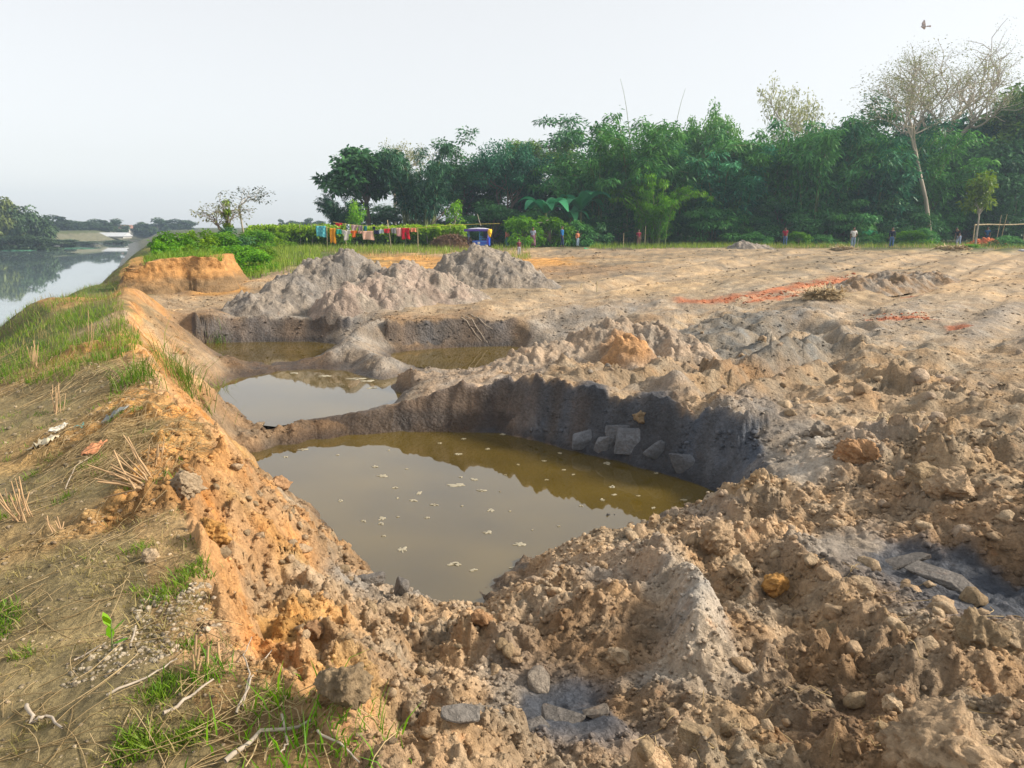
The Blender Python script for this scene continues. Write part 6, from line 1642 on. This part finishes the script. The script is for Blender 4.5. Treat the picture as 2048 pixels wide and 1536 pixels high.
GM = [("towel","rect",0,634,653,474,checks("teal_check_towel",(.05,.30,.40),(.12,.48,.52),7),"teal checked towel hanging leftmost on the line"),
 ("sari","rect",0,661,672,487,cm("marigold_cloth",(.80,.36,.01)),"long marigold yellow cloth reaching almost to the ground"),("cloth","rect",0,674,684,468,cm("mint_cloth",(.03,.48,.36)),"mint green cloth beside the long yellow one"),
 ("shirt","shirt",0,685,702,480,cm("white_garment",(.74,.68,.66)),"white shirt hanging by one shoulder on the front line"),("shirt","shirt",0,702,715,474,cm("orange_garment",(.80,.18,.02)),"bright orange top on the front line"),("cloth","rect",0,717,725,467,cm("rose_cloth",(.65,.35,.30)),"small rose cloth between orange top and peach towel"),
 ("towel","rect",0,726,748,480,stripes("peach_towel",(.72,.36,.26),(.78,.52,.40),3),"broad peach towel with darker bands"),("trousers","rect",0,749,759,468,cm("navy_garment",(.03,.03,.10)),"short navy garment right of the peach towel"),("cloth","rect",0,759,768,467,cm("pale_blue_cloth",(.55,.62,.72)),"pale blue cloth next to the navy garment"),
 ("shirt","shirt",1,673,686,458,cm("red_garment",(.68,.03,.05)),"red shirt high on the rear line"),("cloth","rect",1,694,701,460,checks("navy_white_cloth",(.05,.09,.2),(.6,.65,.72),8),"navy and white patterned cloth on the rear line"),("blouse","blouse",1,703,717,461,cm("pink_blouse",(.62,.42,.42)),"dusty pink blouse on the rear line"),
 ("cloth","rect",1,718,727,462,cm("mauve_cloth",(.38,.28,.33)),"mauve cloth beside the dusty pink blouse"),("cloth","rect",1,729,735,462,cm("deep_teal_cloth",(.02,.22,.24)),"narrow deep teal cloth on the rear line"),("cloth","rect",1,746,752,459,DARK,"small black cloth at the rear line's right part"),
 ("shirt","rect",0,769,781,466,cm("scarlet_garment",(.70,.05,.07)),"scarlet garment left of the tall middle post"),("cloth","rect",0,784,793,467,cm("grey_print",(.35,.33,.37)),"grey printed cloth right of the tall middle post"),("towel","rect",0,794,803,472,stripes("pink_towel",(.75,.30,.30),(.70,.45,.42),4),"pink towel left of the red trousers"),
 ("trousers","trousers",0,804,820,479,cm("blood_red_cloth",(.60,.01,.03)),"deep red trousers, rightmost long garment"),("cloth","rect",0,822,833,464,cm("coral_cloth",(.80,.30,.18)),"coral cloth at the right end of the laundry")]
for i, g in enumerate(GM): garment(*g, seed=i)

# ------------------------------------------------------------------ three-wheeler
BLUE = simple_mat("blue_paint", (.02, .07, .50), .35, .12, 6, spec=.5); PURP = simple_mat("violet_canvas", (.10, .06, .33), .8, .2, 5); LBLUE = simple_mat("light_blue_trim", (.10, .30, .70), .4, .1, 6)
RED = simple_mat("red_paint", (.55, .04, .06), .4, .15, 6, spec=.5); TYRE = simple_mat("black_tyre", (.02, .02, .02), .8, .2, 20); METAL = simple_mat("grey_steel", (.45, .45, .46), .35, .15, 10, metallic=.8)
WHITEP = simple_mat("white_plate", (.78, .75, .74), .5, .05, 5); YELL = simple_mat("yellow_flower_cloth", (.80, .50, .03), .8, .4, 9); GLASSM = simple_mat("clear_screen", (.35, .42, .45), .1, .05, 3, spec=.6)
def box_part(name, parent, c, d, mat, bev=.02, rot=(0, 0, 0)):
    bm = bmesh.new(); bmesh.ops.create_cube(bm, size=1)
    for v in bm.verts: v.co = Vector((v.co.x * d[0], v.co.y * d[1], v.co.z * d[2]))
    if bev: bmesh.ops.bevel(bm, geom=bm.edges[:], offset=min(bev, min(d) * .4), segments=2, affect='EDGES')
    me = bpy.data.meshes.new(name); bm.to_mesh(me); bm.free()
    o = mesh_obj(name, me, parent, c, mat); o.rotation_euler = rot; return o
def tube_part(name, parent, path, rad, mat, sides=8):
    path = np.array(path, float); v, f = tubes([(path, np.full(len(path), rad))], sides)
    return mesh_obj(name, np_mesh(name, v, f, True, None, [mat]), parent)
def ring_mesh(R0, r0, w, nseg=24):
    bm = bmesh.new(); prof = [(R0 - r0, -w), (R0 - .01, -w), (R0, -w * .5), (R0, w * .5), (R0 - .01, w), (R0 - r0, w)]
    rings = [[bm.verts.new((a * math.cos(t), b, a * math.sin(t))) for a, b in prof] for t in np.linspace(0, 2 * math.pi, nseg, endpoint=False)]
    for i in range(nseg):
        a, b = rings[i], rings[(i + 1) % nseg]
        for k in range(6): bm.faces.new((a[k], a[(k + 1) % 6], b[(k + 1) % 6], b[k]))
    me = bpy.data.meshes.new("tyre"); bm.to_mesh(me); bm.free(); me.materials.append(TYRE); return me
RM = ring_mesh(.23, .07, .045)
def wheel(parent, c):
    w = empty("wheel", c, 0, parent); mesh_obj("tyre", RM, w)
    bm = bmesh.new(); bmesh.ops.create_cone(bm, cap_ends=True, segments=20, radius1=.165, radius2=.165, depth=.05)
    me = bpy.data.meshes.new("rim"); bm.to_mesh(me); bm.free(); r_ = mesh_obj("rim", me, w, mat=METAL); r_.rotation_euler = (math.pi / 2, 0, 0)
tx = at(956, 60); tzz = gz(tx, 60)
tk = empty("three_wheeler", (tx, 60, tzz), R(-6)); tk.scale = (.86, .86, .98)
for c in ((-1.05, 0, .23), (.85, -.45, .23), (.85, .45, .23)): wheel(tk, c)
box_part("floor_pan", tk, (.05, 0, .33), (1.9, .95, .08), BLUE); box_part("side_panel", tk, (.25, -.47, .52), (1.35, .05, .36), BLUE); box_part("side_panel", tk, (.25, .47, .52), (1.35, .05, .36), BLUE)
box_part("trim_strip", tk, (.25, -.50, .62), (1.35, .02, .04), LBLUE, .005); box_part("trim_strip", tk, (.25, -.50, .42), (1.35, .02, .03), LBLUE, .005)
box_part("number_plate", tk, (.15, -.508, .52), (.22, .015, .15), WHITEP, .004); box_part("rear_panel", tk, (1.02, 0, .60), (.06, .98, .6), BLUE); box_part("rear_guard", tk, (.93, -.5, .66), (.16, .05, .5), PURP)
box_part("bench_seat", tk, (.62, 0, .66), (.45, .9, .12), PURP, .04); box_part("seat_back", tk, (.86, 0, .92), (.10, .9, .42), PURP, .04); box_part("bench_seat", tk, (-.02, 0, .64), (.35, .9, .12), PURP, .04); box_part("driver_seat", tk, (-.48, 0, .60), (.34, .5, .14), TYRE, .04)
for (a, b) in ((-.86, -.42), (-.86, .42), (.2, -.45), (.2, .45), (.95, -.45), (.95, .45)):
    tube_part("roof_post", tk, [(a + (.12 if a < -.5 else 0), b, .4), (a, b, 1.5)], .02, LBLUE)
tube_part("side_rail", tk, [(.2, -.47, .86), (.95, -.47, .86)], .015, LBLUE); tube_part("side_rail", tk, [(.2, -.47, 1.0), (.95, -.47, 1.0)], .012, LBLUE)
for q in range(5): tube_part("rail_bar", tk, [(.28 + q * .13, -.47, .72), (.28 + q * .13, -.47, 1.02)], .010, LBLUE, 6)
def roof():
    bm = bmesh.new(); rows_ = []
    for xx, zz in ((-1.15, 1.46), (-1.12, 1.55), (-.6, 1.64), (.0, 1.68), (.6, 1.66), (1.0, 1.6), (1.08, 1.48)):
        rows_.append([bm.verts.new((xx, yy, zz - .10 * (yy / .55) ** 4)) for yy in (-.55, -.45, -.2, .2, .45, .55)])
    for a, b in zip(rows_, rows_[1:]):
        for k in range(5): bm.faces.new((a[k], b[k], b[k + 1], a[k + 1]))
    me = bpy.data.meshes.new("canopy"); bm.to_mesh(me); bm.free()
    for p_ in me.polygons: p_.use_smooth = True
    o = mesh_obj("canopy", me, tk, mat=simple_mat("faded_canopy", (.42, .42, .50), .7, .2, 3)); m_ = o.modifiers.new("thick", 'SOLIDIFY'); m_.thickness = .03
roof()
box_part("canopy_valance", tk, (-.05, -.57, 1.49), (2.2, .02, .17), PURP, .005); box_part("canopy_valance", tk, (-.05, .57, 1.49), (2.2, .02, .17), PURP, .005); box_part("canopy_valance", tk, (-1.16, 0, 1.46), (.02, 1.1, .16), BLUE, .005)
box_part("rear_curtain", tk, (.72, -.52, 1.18), (.34, .02, .62), DARK, .005); box_part("windscreen", tk, (-.83, 0, 1.15), (.02, .8, .5), GLASSM, .004)
box_part("front_cowl", tk, (-.86, 0, .62), (.16, .62, .5), BLUE, .05, (0, -.2, 0)); box_part("mudguard", tk, (-1.05, 0, .49), (.42, .14, .06), RED, .03); box_part("headlight", tk, (-.98, 0, .82), (.12, .16, .15), WHITEP, .05)
tube_part("front_fork", tk, [(-1.05, -.07, .23), (-.92, -.07, .72)], .018, METAL); tube_part("front_fork", tk, [(-1.05, .07, .23), (-.92, .07, .72)], .018, METAL); tube_part("handlebar", tk, [(-.75, -.32, 1.0), (-.85, -.1, .96), (-.85, .1, .96), (-.75, .32, 1.0)], .014, METAL)
tag(tk, "bright blue canopied three-wheeler parked beyond the tall grey heap", "three-wheeler")
v, f = lump(I3, 77, .3, 1.0, 3); x_ = tx + .93
tag(mesh_obj("flowered_bundle", np_mesh("flowered_bundle", v * np.array([.17, .2, .33]), f, True, None, [YELL]), loc=(x_, 59.45, tzz + 1.28)), "yellow flowered bundle hanging at the three-wheeler's rear", "bundle")

# ------------------------------------------------------------------ brick heap, rails, odds and ends
BRM = simple_mat("orange_brick", (.56, .17, .06), .9, .3, 5, .3)
bm = bmesh.new(); bmesh.ops.create_cube(bm, size=1)
for v in bm.verts: v.co = Vector((v.co.x * .25, v.co.y * .12, v.co.z * .08))
bmesh.ops.bevel(bm, geom=bm.edges[:], offset=.008, segments=1, affect='EDGES'); bme = bpy.data.meshes.new("brick"); bm.to_mesh(bme); bm.free(); bme.materials.append(BRM)
bx, bd = at(1972, 69), 69; bz_ = gz(bx, bd); bh = empty("brick_heap", (bx, bd, bz_)); rb = np.random.default_rng(5)
for k in range(170):
    a = rb.uniform(-1, 1); b = rb.uniform(-.6, .6); top = .72 * max(0, 1 - abs(a) ** 2.2) * (1 - abs(b) * .8)
    o = bpy.data.objects.new("brick", bme); link(o, bh); o.location = (a * 1.75, b, max(.05, top * rb.uniform(.5, 1.0))); o.rotation_euler = (rb.uniform(-.5, .5), rb.uniform(-.5, .5), rb.uniform(0, 3.14)); o.scale = (1.15,) * 3
tag(bh, "loose heap of orange bricks at the far right", "brick heap")
cv, cf = lump(I2, 9, .1, 1, 1); mesh_obj("core", np_mesh("core", cv * np.array([1.55, .5, .52]), cf, True, None, [BRM]), bh)
def rail(p0, p1, label, rad=.05, name="bamboo_rail", mat=POST, cat="rail"):
    a = np.array([at(p0[0], p0[2]), p0[2], elev_z(p0[1], p0[2])]); b = np.array([at(p1[0], p1[2]), p1[2], elev_z(p1[1], p1[2])])
    t = np.linspace(0, 1, 6)[:, None]; path = (b - a) * t + np.array([0, 0, .03]) * np.sin(t * 9)
    v, f = tubes([(path, rad * (1 - .3 * t[:, 0]))], 7)
    return tag(mesh_obj(name, np_mesh(name, v, f, True, None, [mat]), loc=a), label, cat)
rail((1945, 450, 71), (2075, 448, 73), "long horizontal bamboo rail behind the brick heap", .07)
post(2047, 72, 450, "post under the rail at the right edge", .06, name="rail_post"); post(1992, 71.5, 430, "leaning cane beside the brick heap, left one", .03, lean=.2, name="cane"); post(2000, 71.8, 428, "leaning cane beside the brick heap, right one", .03, lean=.35, name="cane")
post(1946, 71, 448, "post under the rail by the young tree", .06, name="rail_post")
rail((866, 448, 70), (897, 416, 70), "dark pole leaning in the sky gap left of the three-wheeler", .06, "leaning_pole", BARK, "pole"); rail((962, 452, 66), (955, 428, 66), "thin bare pole standing behind the three-wheeler", .03, "leaning_pole", BARK_PALE, "pole")
rail((1072, 448, 67), (1097, 440, 67), "fallen pale branch lying across the green bush", .05, "branch", BARK_PALE, "branch")
post(1247, 66, 466, "thin dark stake on the field edge near the red-topped person", .025, name="stake"); post(1290, 68, 452, "thin crooked pole behind the red-topped person", .02, name="stake"); post(1163, 26.5, 566, "short dark stake in the field, left of a pair", .02, name="stake"); post(1195, 26.5, 562, "short dark stake in the field, right of a pair", .02, name="stake")
box_ = lump(I2, 21, .2, .6, 3); x_ = at(2046, 58)
tag(mesh_obj("white_sack", np_mesh("white_sack", box_[0] * np.array([.3, .2, .16]), box_[1], True, None, [cm("sack_white", (.6, .64, .72))]), loc=(x_, 58, gz(x_, 58) + .08)), "pale sack lying at the right edge of the field", "sack")
# bird in the sky and one in the tree
def bird(loc, span, rz, roll, mat, label, fold=False):
    o = empty("bird", loc, rz); o.rotation_euler = (.1, roll, rz)
    v, f = lump(I2, 3, .05, 1.0, 0); mesh_obj("body", np_mesh("body", v * np.array([.09, .26, .085]) * span, f, True, None, [mat]), o)
    for sx in (-1, 1):
        w = 1.0 if not fold else .25
        V = np.array([(0, .12, .03), (.22 * w, .16, .11), (.5 * w, .02, .16), (.42 * w, -.06, .13), (.2 * w, -.10, .06), (0, -.12, .02)]) * span; V[:, 0] *= sx
        me = np_mesh("wing", V, np.array([[0, 1, 4, 5], [1, 2, 3, 4]]), True, None, [mat]); c = mesh_obj("wing", me, o); m_ = c.modifiers.new("thick", 'SOLIDIFY'); m_.thickness = .02 * span
    V = np.array([(-.04, -.2, 0), (.04, -.2, 0), (.09, -.45, 0), (-.09, -.45, 0)]) * span
    c = mesh_obj("tail", np_mesh("tail", V, np.array([[0, 1, 2, 3]]), False, None, [mat]), o); m_ = c.modifiers.new("thick", 'SOLIDIFY'); m_.thickness = .02 * span
    return tag(o, label, "bird")
bird((at(1803, 42), 42, elev_z(53, 42)), .72, R(60), .5, cm("grey_feather", (.62, .60, .63)), "pale grey bird flying high above the wood")
bird((at(1801, 84), 84, elev_z(151, 84)), .45, R(30), 0, cm("black_feather", (.02, .02, .025)), "small black bird perched in the great bare tree", True)
# ------------------------------------------------------------------ far bank
FTREE = [k_dense(71, n=3500, mat=LEAF_FAR, leaf=(.7, .4), lumps=18), k_dense(72, n=3500, mat=LEAF_FAR, leaf=(.7, .4)), k_dense(73, n=3500, mat=LEAF_FAR, leaf=(.7, .4), lumps=24)]
FARG = "trees along the far river bank"
k_ = k_dense(74, n=4000, mat=leaf_mat("far_bamboo_leaf", (.09, .12, .04), (.16, .19, .07)), leaf=(.7, .3), droop=.8)
FB_ = [(10,170,394,65,k_,"yellow-green bamboo on the far bank, cut by the left edge"),(48,172,412,70,FTREE[1],"broad dark tree second from left on the far bank"),(85,175,432,55,FTREE[2],"dark tree at the water's edge right of the broad one"),(-20,178,408,70,FTREE[1],"dark tree beyond the left edge on the far bank"),
 (112,245,430,50,FTREE[0],"hazy round tree behind the dark waterside tree"),(140,260,440,48,FTREE[1],"hazy tree third along the far reach"),(170,270,442,48,FTREE[2],"hazy tree left of the long shed"),(200,275,438,46,FTREE[0],"hazy tree standing behind the long shed's left end"),(228,280,438,44,FTREE[0],"hazy tall tree behind the long shed's middle"),
 (262,300,450,40,FTREE[2],"low hazy tree right of the small house"),(285,300,444,38,FTREE[1],"hazy tree with a bushy top past the house"),(315,300,436,44,FTREE[0],"tall hazy tree left of its twin at the reach's end"),(345,305,438,44,FTREE[0],"hazy tree rightmost before the near green bush"),(372,310,440,40,FTREE[1],"hazy tree half hidden by the near green bush"),(248,310,452,40,FTREE[1],"low hazy tree behind the small house"),(155,300,444,60,FTREE[2],"hazy backing tree in the far wood, left"),(215,310,446,60,FTREE[1],"hazy backing tree in the far wood, right"),
 (563,260,438,14,FTREE[0],"tiny round tree on the horizon beyond the trellis"),(585,270,441,26,FTREE[1],"low distant trees' first crown beyond the trellis"),(620,260,436,26,FTREE[0],"distant round crown nearest the wood"),(640,270,441,24,FTREE[2],"distant crown just left of the wood"),(600,280,443,30,FTREE[2],"low far crown in the middle of the horizon gap")]
for i, (px, dp, tp, w, k, lab) in enumerate(FB_):
    plant("distant_tree", k, px, dp, tp, w, lab, "tree", FARG, rz=i * 1.9)
for i, (px, dp, tp, w) in enumerate([(20,166,470,60),(70,168,472,60),(120,190,478,60),(170,215,482,60),(230,235,480,60),(290,270,478,50)]):
    plant("distant_bush", FTREE[2], px, dp, tp, w, ["low bush under the yellow-green bamboo across the river","low bush under the dark trees across the river","scrub at the waterside bend across the river","scrub below the far trees left of the shed","reedy scrub in front of the long shed","reedy scrub near the end of the reach"][i], "bush", "scrub along the far river bank", rz=i)
CONC = simple_mat("pale_concrete", (.42, .41, .38), .85, .15, .4); TIN = simple_mat("white_tin_roof", (.48, .50, .52), .5, .1, .6); DKW = simple_mat("dark_opening", (.05, .055, .06), .6, .2, 1); REDR = simple_mat("rust_roof", (.30, .16, .12), .8, .2, 1)
def gable(parent, L, D, zw, zr, mat):
    bm = bmesh.new(); o_ = .4
    P = [(-L / 2 - o_, -D / 2 - o_, zw), (L / 2 + o_, -D / 2 - o_, zw), (L / 2 + o_, 0, zr), (-L / 2 - o_, 0, zr), (-L / 2 - o_, D / 2 + o_, zw), (L / 2 + o_, D / 2 + o_, zw)]
    v = [bm.verts.new(p) for p in P]; bm.faces.new((v[0], v[1], v[2], v[3])); bm.faces.new((v[3], v[2], v[5], v[4])); bm.faces.new((v[0], v[3], v[4])); bm.faces.new((v[1], v[5], v[2]))
    me = bpy.data.meshes.new("roof"); bm.to_mesh(me); bm.free(); return mesh_obj("roof", me, parent, mat=mat)
def building(name, px, dep, wpx, eave, ridge, label, roofm, nwin, rz=0.0):
    x = at(px, dep); z = max(gz(x, dep), ZR + .6); L = wpx * dep / FPX; zw = elev_z(eave, dep) - z; zr = elev_z(ridge, dep) - z; D = L * .25 + 3
    o = empty(name, (x, dep, z), rz); box_part("wall", o, (0, 0, zw / 2 - .2), (L, D, zw + .4), CONC, 0)
    gable(o, L, D, zw + .05, zr, roofm)
    for k in range(nwin):
        xx = -L / 2 + (k + .5) * L / nwin
        w = box_part("window", o, (xx, -D / 2 - .02, zw * .5), (L / nwin * .5, .12, zw * .45), DKW, 0); box_part("sill", w, (0, -.06, -zw * .24), (L / nwin * .58, .16, .12), CONC, 0)
    return tag(o, label, "building", "buildings across the river")
building("long_shed", 219, 262, 68, 473, 465, "long low white-roofed shed on the far bank", TIN, 9)
building("village_house", 254, 296, 18, 457, 450, "small pale house with rusty roof among far trees", REDR, 3)
building("village_house", 300, 305, 14, 462, 456, "tiny pale house near the end of the far reach", TIN, 2)
# floating weed along the far shore
WEED = simple_mat("water_weed", (.05, .16, .09), .8, .4, .5)
def weed(px, py, wpx, hpx, label):
    x, y = onz(px, py, ZR); s_ = y / FPX
    v, f = lump(I3, int(px), .3, 1.0, 0); o = mesh_obj("water_weed", np_mesh("water_weed", v * np.array([wpx * s_ * .5, 3.0, .15]), f, True, None, [WEED]), loc=(x, y, ZR + .02))
    return tag(o, label, "water weed", "floating weed")
weed(38, 501, 64, 4, "long green strip of floating weed near the far left shore")
weed(150, 497, 70, 3, "thin pale weed strip in midstream")

# ------------------------------------------------------------------ haze
def haze_box():
    bm = bmesh.new(); bmesh.ops.create_cube(bm, size=1)
    lo = (-700, -60, -7.0); hi = (700, 720, 32.0)
    for v in bm.verts: v.co = Vector([(lo[k] if v.co[k] < 0 else hi[k]) for k in range(3)])
    me = bpy.data.meshes.new("haze"); bm.to_mesh(me); bm.free()
    m = bpy.data.materials.new("haze"); m.use_nodes = True; n = m.node_tree.nodes; n.clear()
    pv = n.new("ShaderNodeVolumePrincipled"); pv.inputs["Color"].default_value = (.62, .80, 1.0, 1); pv.inputs["Density"].default_value = .00075; pv.inputs["Anisotropy"].default_value = .2
    out = n.new("ShaderNodeOutputMaterial"); m.node_tree.links.new(pv.outputs[0], out.inputs["Volume"])
    tag(mesh_obj("haze", me, mat=m), kind="stuff")
haze_box()
